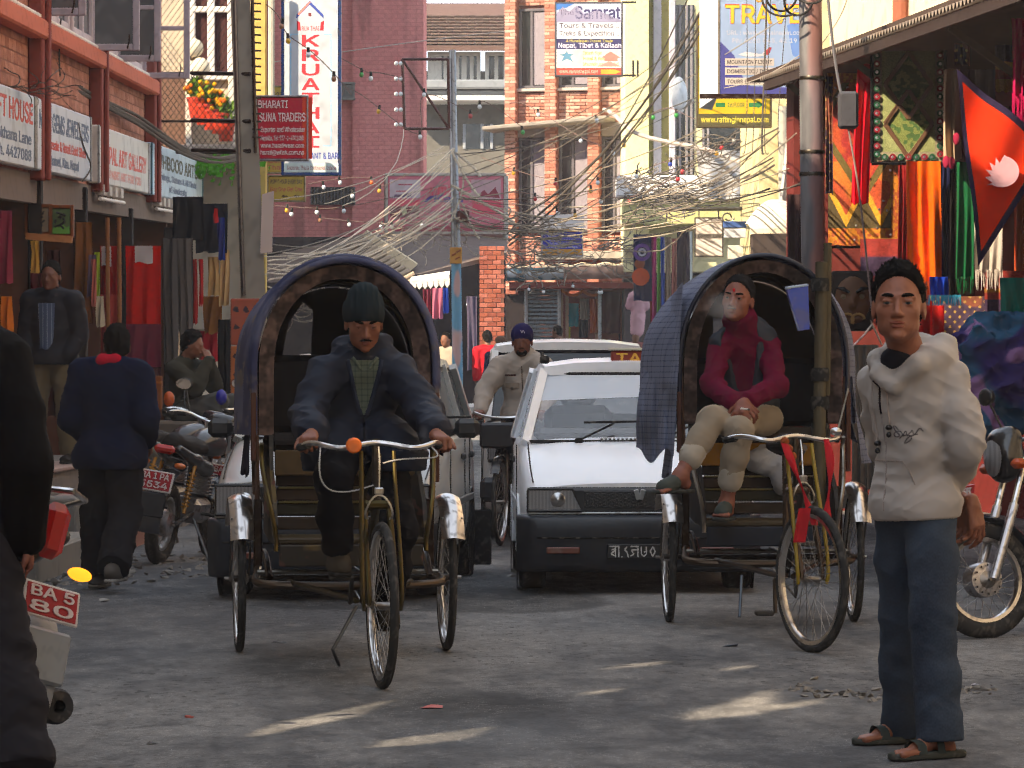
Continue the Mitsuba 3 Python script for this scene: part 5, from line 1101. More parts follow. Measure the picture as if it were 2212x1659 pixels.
sv = car('silver_car', 'dusty silver hatchback waiting close behind the blue hooded rickshaw', 'car', SILV, C('#8f8f8c'), W=1.34, Lc=3.5, hood_z=(0.70, 0.93), hood_l=1.0, roof_z=1.40)
sv.add('mud_flap', bbox(0.60, 0.78, 3.28, 3.30, 0.05, 0.42, 0.01), 'rubber', (0.012, 0.012, 0.013))
VAN = trans(0.46, 30.2, 0)
vn = car('white_van', 'white minivan behind the taxi with bright sunlit roof', 'van', VAN, C('#d6d6d4'), W=1.42, Lc=3.3, hood_z=(0.95, 0.98), hood_l=0.24, roof_z=1.58, van=True)
vn.add('bumper', bbox(-0.72, 0.72, -0.10, 0.03, 0.30, 0.50, 0.04), 'plastic', (0.02, 0.022, 0.028))
vn.add('front_grille', bbox(-0.66, 0.66, -0.01, 0.025, 0.62, 0.82, 0.01), 'plastic', (0.02, 0.02, 0.025))
for s in (-1, 1): vn.add('headlight', bbox(s*0.55-0.1, s*0.55+0.1, -0.03, 0.02, 0.63, 0.81, 0.02), 'headlamp')
vn.add('number_plate', bbox(-0.6, -0.2, -0.115, -0.10, 0.36, 0.46, 0.006), 'plastic', C('#6e5420'))
# ================================================================ motorcycles, heading towards -y
def motorcycle(label, M, tank='#1a1a20', lean=-9, plate=None, front_view=False, lit=False, ptxt=('BA 2 PA', '2014'), steer=0, disc=False):
    b = Thing('motorcycle', label, 'motorcycle', None, None, M@rot([0, 1, 0], lean))
    Rf = 0.29
    S = trans(0, 0.22, 0)@rot([0, 0, 1], steer)@trans(0, -0.22, 0)
    for nm, MM, ww in (('front_wheel', S@trans(0, 0, Rf), 0.042), ('rear_wheel', trans(0, 1.26, Rf), 0.052)):
        w = spoke_wheel(b, nm, MM, Rf, ww, 30, 0.022, 0.05, 0.07)
        w.add('brake_drum', lathe([(0.0, -0.06), (0.055, -0.062), (0.085, -0.05), (0.088, -0.02), (0.088, 0.02), (0.085, 0.05), (0.0, 0.06)], 28, 'x'), 'metal', (0.55, 0.54, 0.56), 40)
        w.add('bolt', [mv(lathe([(0, 0), (0.006, 0)], 8, 'x'), s*0.0625, 0.072*math.cos(a), 0.072*math.sin(a)) for s in (-1, 1) for a in np.arange(0, 6.2, 0.52)], 'rubber', (0.03, 0.03, 0.03), smooth=False, kind='stuff')
    F = Thing('fork', parent=b, M=b.M@S)
    for s in (-1, 1):
        F.add('stanchion', tube([[s*0.085, 0.02, Rf], [s*0.085, 0.16, 0.66]], 0.024, 12), 'metal', (0.62, 0.61, 0.63)); F.add('tube', tube([[s*0.085, 0.155, 0.65], [s*0.085, 0.27, 0.98]], 0.017, 10), 'chrome', (0.65, 0.65, 0.65))
        F.add('indicator', [bbox(s*0.16-0.04, s*0.16+0.04, 0.12, 0.19, 0.83, 0.88, 0.02)], 'gloss', C('#b4460e'))
        F.add('mirror', [tube([[s*0.22, 0.30, 1.04], [s*0.28, 0.26, 1.20]], 0.006, 6), mv(ball((0, 0, 0), (0.065, 0.02, 0.045), 8), s*0.30, 0.25, 1.23)], 'plastic', (0.015, 0.015, 0.016))
        F.add('mirror_glass', mv(lathe([(0, 0.0), (0.055, 0.003)], 16, 'y'), 0, 0, 0)[0]*np.array([1, 1, 0.7])+np.array([s*0.30, 0.273, 1.23]) if False else (lathe([(0, 0.0), (0.055, 0.003)], 16, 'y')[0]*np.array([1, 1, 0.7])+np.array([s*0.30, 0.273, 1.23]), lathe([(0, 0.0), (0.055, 0.003)], 16, 'y')[1]), 'chrome', (0.75, 0.75, 0.78))
        F.add('grip', tube([[s*0.24, 0.32, 1.02], [s*0.36, 0.40, 1.01]], 0.017, 10), 'rubber', (0.015, 0.015, 0.015))
    F.add('handlebar', tube(spline([[-0.36, 0.40, 1.01], [-0.22, 0.31, 1.03], [-0.08, 0.27, 0.99], [0.08, 0.27, 0.99], [0.22, 0.31, 1.03], [0.36, 0.40, 1.01]], 24), 0.011, 8), 'chrome', (0.6, 0.6, 0.6))
    F.add('headlight_cowl', nets(Sdf().ell((0, 0.16, 0.90), (0.12, 0.10, 0.13), k=0.03).cone((-0.06, 0.18, 1.0), (0.06, 0.18, 1.0), 0.05, 0.05, 0.05).cut((0, 0.10, 0.9), (0, -1, -0.15), 0.02), 0.014), 'paint', C('#101014'), True)
    F.add('headlamp', (lambda m: (m[0]*np.array([1, 1, 1.1])+np.array([0, 0.10, 0.90]), m[1]))(lathe([(0, -0.035), (0.05, -0.025), (0.09, 0.0)], 24, 'y')), 'headlamp', smooth=True)
    F.add('front_fender', grid(lambda u, v: (0.06*(v-0.5)*2, (Rf+0.035-0.02*(2*v-1)**2)*np.cos(0.5+u*2.0), Rf+(Rf+0.035-0.02*(2*v-1)**2)*np.sin(0.5+u*2.0)), 20, 7), 'paint', C('#1c222a'), True)
    if front_view: F.add('front_plate', xf(bbox(-0.15, 0.15, -0.004, 0.004, -0.04, 0.04, 0.01), trans(0, -0.10, 0.72)@rot([1, 0, 0], -12)), 'gloss', C('#a8201c')); F.add('front_plate_lettering', [xf(text('BA 9 PA 0593', 0.045, (-0.13, -0.006, -0.022), (1, 0, 0), (0, 0, 1), 0.26), trans(0, -0.10, 0.72)@rot([1, 0, 0], -12))], 'clean', C('#c8b8b0'), smooth=False)
    S2 = Sdf().ell((0, 0.48, 0.83), (0.13, 0.23, 0.115), k=0.04).ell((0, 0.40, 0.87), (0.10, 0.12, 0.08), k=0.05).cut((0, 0.5, 0.76), (0, 0, -1), 0.02)
    b.add('fuel_tank', nets(S2, 0.014), 'paint', C(tank), True)
    b.add('seat', nets(Sdf().chain([(0, 0.70, 0.80), (0, 0.95, 0.80), (0, 1.28, 0.85)], [0.08, 0.10, 0.085], 0.05).cut((0, 1, 0.775), (0, 0, -1), 0.02), 0.016), 'leather', C('#141214'), True)
    for s in (-1, 1):
        b.add('side_panel', nets(Sdf().chain([(s*0.10, 0.75, 0.68), (s*0.10, 1.05, 0.74), (s*0.08, 1.40, 0.83)], [0.06, 0.05, 0.03], 0.04), 0.016), 'paint', C(tank) if tank != '#1a1a20' else C('#6c6a60'), True)
        b.add('shock', [tube([[s*0.12, 1.10, 0.72], [s*0.125, 1.22, 0.38]], 0.013, 8), tube([[s*0.122+0.024*math.cos(t*9*2*PI), 1.12+0.09*t+0.024*math.sin(t*9*2*PI), 0.66-0.24*t] for t in np.linspace(0, 1, 120)], 0.005, 5)], 'gloss', C('#a8741c'))
        b.add('rear_indicator', ball((s*0.13, 1.49, 0.72), (0.042, 0.03, 0.022), 10), 'gloss' if not lit else 'lit_amber', C('#b4560e'), True)
        b.add('footpeg', tube([[s*0.1, 0.72, 0.36], [s*0.24, 0.74, 0.36]], 0.012, 8), 'rubber', (0.02, 0.02, 0.02))
    b.add('frame', [tube(q, 0.017, 8) for q in ([[0, 0.28, 0.92], [0, 0.42, 0.42], [0, 0.75, 0.33]], [[0, 0.32, 0.86], [0, 0.8, 0.72], [0, 1.35, 0.78]], [[0.06, 0.75, 0.36], [0.08, 1.26, Rf]], [[-0.06, 0.75, 0.36], [-0.08, 1.26, Rf]], [[0, 0.8, 0.72], [0, 0.78, 0.34]])], 'gloss', (0.02, 0.02, 0.022))
    e = b.add('engine', [bbox(-0.11, 0.11, 0.48, 0.80, 0.28, 0.46, 0.04), bbox(-0.07, 0.07, 0.46, 0.58, 0.46, 0.68, 0.02)], 'metal', (0.32, 0.32, 0.33))
    e.add('fin', [bbox(-0.09, 0.09, 0.44, 0.60, 0.48+0.025*i, 0.488+0.025*i, 0.003) for i in range(8)], 'metal', (0.36, 0.36, 0.37), kind='stuff')
    ms = -1 if lit else 1; b.M = b.M@scl(ms, 1, 1)
    ex = b.add('exhaust', tube(spline([[0.05, 0.46, 0.55], [0.08, 0.36, 0.38], [0.12, 0.55, 0.27], [0.14, 0.90, 0.29], [0.15, 1.0, 0.31]], 24), 0.02, 10), 'chrome', (0.45, 0.43, 0.42))
    ex.add('muffler', mv(lathe([(0, 0), (0.03, 0.0), (0.05, 0.05), (0.055, 0.3), (0.058, 0.52), (0.05, 0.54), (0.022, 0.54), (0.02, 0.48), (0, 0.48)], 20, 'y'), 0.16, 0.98, 0.30), 'rubber', (0.03, 0.03, 0.032), 40)
    ex.add('heat_shield', grid(lambda u, v: (0.16+0.064*np.cos(-0.8+v*2.2), 1.02+0.40*u, 0.30+0.064*np.sin(-0.8+v*2.2)), 10, 8), 'metal', (0.55, 0.58, 0.62), True)
    b.M = b.M@scl(ms, 1, 1)
    b.add('rear_fender', grid(lambda u, v: (0.085*(v-0.5)*2, 1.26+(Rf+0.075-0.02*(2*v-1)**2)*np.cos(1.9-u*2.1), Rf+0.02+(Rf+0.075-0.02*(2*v-1)**2)*np.sin(1.9-u*2.1)), 20, 7), 'paint', C('#2a2c32') if not lit else C('#85888c'), True)
    b.add('tail_lamp', bbox(-0.07, 0.07, 1.44, 1.52, 0.79, 0.85, 0.02) if not lit else bbox(-0.05, 0.05, 1.46, 1.52, 0.74, 0.92, 0.03), 'gloss', C('#a0120e'))
    if lit: b.add('rack', [tube([[s*0.08, 1.1, 0.88], [s*0.08, 1.5, 0.95], [0, 1.56, 0.96]], 0.01, 8) for s in (-1, 1)], 'chrome', (0.7, 0.7, 0.7))
    PM = trans(0, 1.60, 0.60)@rot([1, 0, 0], 18)@(scl(0.78, 0.78, 0.78) if lit else np.eye(4))
    pl = b.add('number_plate', xf(bbox(-0.13, 0.13, -0.006, 0.006, -0.075, 0.075, 0.02), PM), 'clean', C('#b4aca8'))
    pl.add('field', xf(bbox(-0.117, 0.117, 0.0062, 0.009, -0.063, 0.063, 0.012), PM), 'clean', C('#8c1c22'))
    for i, tx_ in enumerate(ptxt): pl.add('lettering', xf(text(tx_, 0.044, (0.10, 0.009, 0.012-0.062*i), (-1, 0, 0), (0, 0, 1), 0.20), PM), 'clean', C('#b9a9a6'), smooth=False)
    b.add('mud_guard', xf(bbox(-0.10, 0.10, -0.01, 0.01, -0.17, 0.0, 0.01), trans(0, 1.60, 0.52)@rot([1, 0, 0], 8)), 'plastic', C('#26282c') if not lit else C('#7c8084'))
    b.add('side_stand', tube([[-0.08, 0.80, 0.32], [-0.26, 0.84, 0.03]], 0.011, 6), 'metal', (0.1, 0.1, 0.1))
    return b
def em(name, rgb, k): scene['bsdf_'+name] = {'type': 'diffuse', 'reflectance': rgbt(rgb)}; MAT[name] = None
em('lit_amber', (0.8, 0.25, 0.02), 1)
motorcycle('motorcycle parked on the left with yellow shock spring, its red number plate towards us', trans(-2.22, 27.1, 0)@rot([0, 0, 1], 168), tank='#2a2c30', ptxt=('BA 1 PA', '5534'))
motorcycle('second parked motorcycle with whitish tail, just left of the silver car', trans(-1.95, 28.6, 0)@rot([0, 0, 1], 172), tank='#8c8880', ptxt=('BA 3 PA', '5612'))
motorcycle('third parked motorcycle with round mirrors farther up the left side', trans(-2.45, 30.2, 0)@rot([0, 0, 1], 150), tank='#1a1a20')
motorcycle('dark motorcycle at the right edge with spoked front wheel and red plate on the fork', trans(2.36, 18.35, 0)@rot([0, 0, 1], -62), tank='#241c22', lean=-6, front_view=True, steer=-6)
mb = motorcycle('motorcycle at the lower left edge with lit amber indicator and black silencer', trans(-2.47, 12.78, 0)@rot([0, 0, 1], 214), tank='#2a2c30', lean=-16, lit=True, ptxt=('BA 5', '80'))
lamp = [k for k in scene if k.startswith(mb.key+'__rear_indicator')][0]
scene[lamp]['emitter'] = {'type': 'area', 'radiance': {'type': 'rgb', 'value': [0.30, 0.075, 0.004]}}
# ================================================================ people
def limb(a, b, t): return np.asarray(a)*(1-t)+np.asarray(b)*t
def bend(a, b, out, f=0.0): return (np.asarray(a, float)+np.asarray(b, float))/2+np.asarray(out, float)
class Person:
    """J: joints in metres. yaw: where the chest points (180 = at the photographer). Clothes are shells over the same joints."""
    def __init__(s, label, J, yaw, head_yaw=None, head_pitch=0, head_roll=0, h=0.012, skin=SKIN, group=None, hs=1.0, hands=(), feet=(), w=0.86, eyes_=True, jaw=1.0):
        s.t = Thing('person', label, 'person', group); s.J = {k: np.asarray(v, float) for k, v in J.items()}; s.h = h; s.R = basis(yaw); s.w = w
        J = s.J; s.HR = basis(yaw if head_yaw is None else head_yaw, head_pitch, head_roll); s.hs = hs
        S = Sdf(); g = head_prims(S, J['head'], s.HR, hs, jaw)
        if h > 0.011: S.p = [q for q in S.p if q[6] == 1 and (q[0] == 'c' or q[2].max() > 0.012)]
        nb = J['neck']; S.cone(g(0, -0.022, -0.06), nb+np.array([0, 0, 0.0]), 0.052*hs, 0.060, 0.025)
        s.torso(S, 0.86, 0.02)
        for q in 'lr':
            S.chain([limb(J['neck'], J['sh_'+q], 0.35), J['sh_'+q], J['el_'+q], J['wr_'+q]], [0.055, 0.052, 0.040, 0.026], 0.03)
            S.chain([J['hip_'+q], J['kn_'+q], J['an_'+q]], [0.075, 0.050, 0.036], 0.03)
        for (w_, d, n, curl, sd, *kw) in hands: hand_prims(S, w_, d, n, curl, sd, **(kw[0] if kw else {}))
        for (an, d, l) in feet:                      # bare feet
            an, d = np.asarray(an, float), np.asarray(d, float)/np.linalg.norm(d); x = np.cross(d, [0, 0, 1.0])
            S.cone(an, an+np.array([0, 0, -0.05])-d*0.03, 0.034, 0.032, 0.02); S.cone(an+np.array([0, 0, -0.01]), an+d*0.10+np.array([0, 0, -0.055]), 0.032, 0.026, 0.03)
            for i in range(5): S.cone(an+d*0.10+x*(i-2)*0.016+np.array([0, 0, -0.058]), an+d*(l-0.012*abs(i-1))+x*(i-2)*0.019+np.array([0, 0, -0.064]), 0.012, 0.010 if i else 0.013, 0.006)
        s.S = S; s.g = g
        s.t.add('body', nets(S, h), 'skin', skin, True)
        if h < 0.011:
            if eyes_: eyes2(s.t, g, s.HR, hs, eyes_ == 'down')
            L = Sdf().ell(g(0, 0.0905, -0.0615), np.array((0.0245, 0.0118, 0.0058))*hs, s.HR, 0.004).ell(g(0, 0.0885, -0.073), np.array((0.0205, 0.0122, 0.0068))*hs, s.HR, 0.004).ell(g(0, 0.104, -0.067), np.array((0.026, 0.008, 0.0012))*hs, s.HR, 0.002, -1)
            s.t.add('lips', nets(L, 0.0035), 'skin', np.asarray(skin)*np.array([0.85, 0.62, 0.60]), True)
    def torso(s, S, k=1.0, sm=0.04, dz=0.0):
        J, R = s.J, s.R
        up = (J['neck']-J['pelvis']); up /= np.linalg.norm(up); x = R[:, 0]; y = np.cross(up, x); Q = np.stack([x, y, up], 1)
        w = s.w
        c = limb(J['pelvis'], J['neck'], 0.68)
        S.ell(c, np.array((0.165*w, 0.108*w, 0.19))*k, Q, sm); S.ell(limb(J['pelvis'], J['neck'], 0.33)+Q[:, 1]*0.01, np.array((0.145*w, 0.105*w, 0.17))*k, Q, sm)
        S.ell(J['pelvis'], np.array((0.16*w, 0.112*w, 0.115))*k, Q, sm)
        return Q
    def top(s, name, mt, col, hem, sleeve=(0.068, 0.060, 0.048, 0.046), k=1.12, wr=0.018, freq=9.0, collar=0.02, cuff=0.0, h=None, seed=0, open_neck=True, hem_n=(0, 0, -1), sleeves=True, label=None, extra=None, armcut=0):
        J = s.J; S = Sdf(); Q = s.torso(S, k, 0.05)
        S.cone(limb(J['neck'], J['sh_l'], 0.55)+[0, 0, -0.01], limb(J['neck'], J['sh_r'], 0.55)+[0, 0, -0.015], 0.064, 0.064, 0.05)
        if hem is not None:
            S.ell(np.array([J['pelvis'][0], J['pelvis'][1], (hem+J['pelvis'][2])/2]), np.array((0.195*s.w, 0.15*s.w, max(0.12, abs(J['pelvis'][2]-hem)*0.9)))*k, Q, 0.06)
        if sleeves:
            for q in 'lr':
                e = limb(J['el_'+q], J['wr_'+q], 1-cuff)
                S.chain([limb(J['neck'], J['sh_'+q], 0.55), J['sh_'+q], limb(J['sh_'+q], J['el_'+q], 0.5), J['el_'+q], e], [sleeve[0]*0.95, sleeve[0], (sleeve[0]+sleeve[1])/2, sleeve[1], sleeve[3]], 0.02)
        else:
            for q in 'lr': S.cone(limb(J['neck'], J['sh_'+q], 0.4), J['sh_'+q]+[0, 0, 0.0], 0.075, 0.068, 0.04)
        if collar: S.chain([J['neck']+[0, 0, -0.03], limb(J['neck'], s.g(0, -0.022, -0.07), collar*18)], [0.085, 0.074], 0.02)
        if extra: extra(S, Q)
        if wr: S.wave(wrinkle(wr, freq, freq, freq*1.5, seed))
        if hem is not None: S.cut((J['pelvis'][0], J['pelvis'][1], hem), hem_n, 0.008)
        if collar and open_neck:
            a = J['neck']; b = s.g(0, -0.02, -0.06)
            S.cone(limb(a, b, 0.25), limb(a, b, 3.0), 0.066*1.0, 0.09, 0.006); S.p[-1] = S.p[-1][:6]+(1,)
            q = S.p.pop(); S.p.append(('k',)+q[1:6]+(0,))
        s.t.add(name, nets(S, h or max(s.h, 0.008)), mt, col, True, label=label)
        return S
    def trousers(s, mt, col, cuff=(0.06, 0.06), waist=0.10, r=(0.090, 0.074, 0.066), wr=0.016, h=None, seed=2, name='trousers', k=1.08, stack=True):
        J = s.J; S = Sdf(); R = s.R
        S.ell(J['pelvis']+[0, 0, 0.0], np.array((0.155*s.w, 0.11*s.w, 0.13))*k, R, 0.04)
        for i, q in enumerate('lr'):
            e = limb(J['kn_'+q], J['an_'+q], 1-cuff[i])
            S.chain([J['hip_'+q], limb(J['hip_'+q], J['kn_'+q], 0.5), J['kn_'+q], limb(J['kn_'+q], e, 0.5), e], [r[0], (r[0]+r[1])/2, r[1], (r[1]+r[2])/2, r[2]], 0.03)
        S.wave(wrinkle(wr, 8, 8, 15, seed))
        for i, q in enumerate('lr'):
            e = limb(J['kn_'+q], J['an_'+q], 1-cuff[i]); d = J['an_'+q]-J['kn_'+q]; d /= np.linalg.norm(d)
            S.p.append(('q', e, d, r[2], 0.2, 0.006, 0))
        s.t.add(name, nets(S, h or max(s.h, 0.008)), mt, col, True)
    def hair(s, col=C('#120e0c'), h=None, **k): s.t.add('hair', hair_mesh(s.J['head'], s.HR, s.hs, h=h or max(s.h*0.8, 0.0045), **k), 'hair', col, True)
    def shoe(s, an, d, l=0.27, col=C('#1c1a18'), mt='leather', name='shoe', w=0.045, sole=None, hgt=0.07, z0=None, h=0.008):
        an = np.asarray(an, float); d = np.asarray(d, float); d = d/np.linalg.norm(d)
        z = an[2]-0.075 if z0 is None else z0
        S = Sdf().chain([an-d*0.055+[0, 0, -0.035], an+d*0.05+[0, 0, -0.035], an+d*(l-0.10)+[0, 0, -0.045]], [w*0.85, w*0.92, w*0.88], 0.03).cone(an, an+[0, 0, -0.03], w, w, 0.03)
        S.cut([an[0], an[1], z+0.018], (0, 0, -1), 0.006)
        t = s.t.add(name, nets(S, h), mt, col, True)
        B = Sdf().chain([an-d*0.057, an+d*0.05, an+d*(l-0.095)], [w*0.86, w*0.93, w*0.9], 0.02)
        B.cut([0, 0, z+0.02], (0, 0, 1), 0.004).cut([0, 0, z], (0, 0, -1), 0.004)
        P = [(q[0], np.array([q[1][0], q[1][1], z+0.01]), np.array([q[2][0], q[2][1], z+0.01]))+q[3:] if q[0] == 'c' else q for q in B.p]; B.p = P
        t.add('sole', nets(B, h), 'rubber', sole if sole is not None else C('#161514'), True)
_call = Sdf.__call__
def _sdf(s, P):
    extra = [q for q in s.p if q[0] in 'kq']; keep = s.p; s.p = [q for q in s.p if q[0] not in 'kq']
    d = _call(s, P); s.p = keep
    for q in extra:
        if q[0] == 'k':                              # bore out along a cone
            _, a, b, ra, rb, k, _z = q
            ba = b-a; h = np.clip((P-a)@ba/(ba@ba), 0, 1); c = np.linalg.norm(P-a-h[:, None]*ba, axis=1)-(ra+(rb-ra)*h)
            d = np.maximum(d, -c)
        else:                                        # end of a trouser leg
            _, e, n, r, reach, k, _z = q
            near = np.linalg.norm((P-e)-((P-e)@n)[:, None]*n, axis=1) < r+0.05
            c = (P-e)@n
            d = np.where(near & (c > -0.03) & (c < reach), np.maximum(d, c), d)
    return d
Sdf.__call__ = _sdf
def eyes2(P, g, R, s=1.0, down=False):
    for q in (-1, 1):
        c = g(q*0.032, 0.0795-0.004*down, 0.001)
        m = ball((0, 0, 0), 0.0122*s, 10)
        P.add('eye', (m[0]@R.T+c, m[1]), 'gloss', C('#5c5149'), True)
        m2 = lathe([(0, 0.0126*s), (0.003*s, 0.0124*s), (0.0062*s, 0.0112*s)], 14, 'y')
        P.add('iris', (m2[0]@R.T+c, m2[1][:, ::-1]), 'clean', C('#0c0806'), True)
        b = [g(q*(0.012+0.042*t), 0.0945-0.028*t*t, 0.0205+0.007*math.sin(t*2.4)-0.003*t) for t in np.linspace(0, 1, 8)]
        P.add('eyebrow', tube(b, np.array([0.003, 0.0060, 0.0066, 0.0064, 0.006, 0.005, 0.0035, 0.0015])*s, 6), 'hair', C('#0f0b0a'), True)
def stand(x, y, z, H, yaw, spread=0.10, lean=0.0, arm=0.10, lift=0.0):
    R = basis(yaw); r, f = R[:, 0], R[:, 1]; k = H/1.70; o = np.array([x, y, z], float)
    p = lambda a, b, c: o+(r*a+f*b)*k+np.array([0, 0, c*k])
    J = dict(head=p(0, 0.03+lean, 1.585), neck=p(0, -0.01+lean*0.8, 1.43), pelvis=p(0, 0, 0.93))
    for q, s in (('r', 1), ('l', -1)):
        J.update({'sh_'+q: p(s*0.185, lean*0.7, 1.385), 'el_'+q: p(s*(0.225+arm*0.5), -0.03+lean*0.4, 1.10), 'wr_'+q: p(s*(0.20+arm), 0.06+lean*0.2, 0.86), 'hip_'+q: p(s*0.09, 0, 0.90), 'kn_'+q: p(s*(0.09+spread*0.3), 0.02, 0.48), 'an_'+q: p(s*(0.08+spread*0.5), -0.02, 0.08)})
    return J, r, f
special('denim', lambda p, n, uv: mikit.mix((0.016, 0.024, 0.042), (0.050, 0.072, 0.105), 0.7*W_(p.x*7, p.y*7, p.z*2.5)+0.3*N_(p.x*220, p.y*220, p.z*160)), lambda p, n, uv: 0.0012*W_(p.x*26, p.y*26, p.z*40), 2e-3, 0.9)
def stripes(a, b, k, ax): return lambda p, n, uv: mikit.mix(a, b, S_(0.35, 0.5, dr.abs((p.x if ax == 'x' else p.z)*k-dr.floor((p.x if ax == 'x' else p.z)*k)-0.5)))
special('striped_shirt', stripes((0.05, 0.07, 0.12), (0.16, 0.20, 0.26), 28.0, 'x'))
special('check_shirt', lambda p, n, uv: mikit.mix((0.10, 0.12, 0.09), (0.05, 0.07, 0.055), 0.5*S_(0.3, 0.45, dr.abs(p.x*38-dr.floor(p.x*38)-0.5))+0.5*S_(0.3, 0.45, dr.abs(p.z*38-dr.floor(p.z*38)-0.5))))

# --- the young man in the pale hoodie
def hoodie_man():
    yaw = 138; R = basis(yaw); r, f = R[:, 0], R[:, 1]
    c = np.array([1.372, 12.60, 0])
    p = lambda a, b, z: c+r*a+f*b+np.array([0, 0, z])
    J = dict(head=(1.300, 12.45, 1.522), neck=(1.342, 12.52, 1.345), pelvis=p(0, 0.0, 0.88),
             sh_r=p(0.125, 0.03, 1.26), sh_l=p(-0.128, -0.01, 1.265), el_r=p(0.20, -0.10, 1.05), wr_r=p(0.02, -0.19, 0.90), el_l=(1.530, 12.46, 1.06), wr_l=(1.49, 12.74, 0.90),
             hip_r=p(0.06, 0, 0.86), hip_l=p(-0.06, 0, 0.86), kn_r=(1.345, 12.80, 0.47), kn_l=(1.425, 12.50, 0.48), an_r=(1.375, 13.0, 0.085), an_l=(1.44, 12.48, 0.085))
    P = Person('young man in pale grey hoodie and blue jeans standing at the right, hands behind him', J, yaw, 172, 5, 0, 0.0055, C('#8a5742'), hs=1.09, w=0.74,
               hands=(((1.545, 12.74, 0.865), (0.12, -0.02, -1), (0.7, 0.6, 0.1), 30, 1), ((1.575, 12.70, 0.86), (0.25, -0.10, -1), (0.7, -0.6, 0.1), 25, -1)),
               feet=((J['an_r'], (-0.92, -0.40, 0), 0.185), (J['an_l'], (-0.87, -0.48, 0), 0.185)), jaw=1.08)
    def hood(S, Q):
        n = J['neck']
        b = lambda a, d, z: n+r*a+f*d+np.array([0, 0, z])
        S.chain([b(0.095, 0.045, 0.0), b(0.10, -0.05, 0.035), b(0.03, -0.115, 0.03), b(-0.06, -0.10, 0.03), b(-0.095, -0.02, 0.005), b(-0.085, 0.07, -0.02), b(-0.02, 0.095, -0.08)], [0.015, 0.022, 0.034, 0.036, 0.028, 0.016, 0.010], 0.03)
        S.chain([b(0.095, 0.045, 0.0), b(0.06, 0.085, -0.05), b(-0.01, 0.105, -0.10)], [0.015, 0.013, 0.009], 0.02)
    P.top('hoodie', 'cloth', C('#aaa39d'), 0.80, (0.060, 0.058, 0.05, 0.048), 1.08, 0.030, 7.0, collar=0, seed=5, h=0.0065, extra=hood, hem_n=(0.05, 0, -1))
    tq = P.t
    tq.add('dark_collar', nets(Sdf().ell(J['neck']+f*0.045+r*0.01+np.array([0, 0, 0.0]), (0.062, 0.055, 0.045)), 0.007), 'cloth', C('#1c1e26'), True)
    # hem band, cords with toggles, zip, pocket edge, chest print
    fr = lambda a, d, z: c+r*a+f*d+np.array([0, 0, z])
    def onfront(a, z):                              # the point of the hoodie's front at sideways a, height z
        o = fr(a, 0.4, z); d_ = -f; t = 0.0
        for _ in range(40):
            v = P.hS(np.array([o+d_*t]))[0]
            if v < 0.001: break
            t += max(v*0.8, 0.002)
        return o+d_*t
    P.hS = LAST[0]
    line = lambda pts, rr=0.0022, col=C('#8e847c'), mt='cloth', name='seam': tq.add(name, tube(np.array([onfront(a, z)+f*0.001 for a, z in pts]), rr, 6), mt, col)
    line([(0.035, z) for z in np.linspace(1.27, 1.16, 7)], 0.004, C('#2e2a30'), 'metal', 'zip')
    line([(0.037, z) for z in np.linspace(1.15, 0.83, 14)], 0.0025, C('#948a86'))
    for a, z0, z1 in ((0.075, 1.28, 1.07), (0.0, 1.25, 1.125)):
        line([(a, z) for z in np.linspace(z0, z1, 9)], 0.004, C('#a59a92'), 'cloth', 'cord')
        q = onfront(a, z1-0.012)+f*0.012
        tq.add('toggle', [ball(q, (0.012, 0.012, 0.009), 7), ball(q-[0, 0, 0.024], (0.009, 0.009, 0.010), 7)], 'plastic', C('#17161a'), True)
    line([(x, 1.0+0.0*x) for x in np.linspace(0.12, -0.04, 9)]+[(-0.06, 0.97), (-0.075, 0.92)], 0.0022, C('#958b84'), 'cloth', 'pocket_edge')
    scr = [[(-0.03, 1.105), (-0.012, 1.118), (-0.02, 1.10), (-0.035, 1.088), (-0.02, 1.082), (-0.012, 1.094), (-0.04, 1.10), (-0.05, 1.085), (-0.06, 1.102), (-0.068, 1.086), (-0.08, 1.104), (-0.088, 1.09), (-0.10, 1.106), (-0.115, 1.10)],
           [(-0.035, 1.075), (-0.06, 1.088), (-0.085, 1.082), (-0.07, 1.066), (-0.055, 1.062), (-0.065, 1.076), (-0.10, 1.092)]]
    for sc in scr:
        pts = spline(np.array(sc), 40); line([tuple(q) for q in pts], 0.0018, C('#4a4548'), 'cloth', 'chest_print')
    P.trousers('denim', None, (-0.07, -0.09), r=(0.084, 0.070, 0.076), wr=0.016, seed=4, h=0.0065)
    J2 = P.J
    for an, d in ((J2['an_r'], np.array([-0.92, -0.40, 0])), (J2['an_l'], np.array([-0.87, -0.48, 0]))):
        d = d/np.linalg.norm(d); x = np.cross(d, [0, 0, 1.0]); z = 0.0
        B = Sdf().chain([np.array([an[0], an[1], 0.012])-d*0.06, np.array([an[0], an[1], 0.012])+d*0.05, np.array([an[0], an[1], 0.012])+d*0.155], [0.043, 0.044, 0.047], 0.02).cut([0, 0, 0.026], (0, 0, 1), 0.004).cut([0, 0, 0.001], (0, 0, -1), 0.004)
        sd = tq.add('sandal', nets(B, 0.006), 'rubber', C('#3a3c36'), True)
        for off, ww in ((0.105, 0.036), (0.03, 0.03)):
            arc = [np.array([an[0], an[1], 0.02])+d*(off-0.01*abs(t))+x*0.047*t+np.array([0, 0, 0.046*(1-t*t)**0.5*(1 if off > 0.05 else 1.35)]) for t in np.linspace(-1, 1, 11)]
            sd.add('strap', grid(lambda u, v, arc=np.array(arc), ww=ww: tuple((arc[np.rint(u*10).astype(int)]+d*((v-0.5)*ww)[..., None])[..., i] for i in range(3)), 11, 4), 'leather', C('#2e3634'), True)
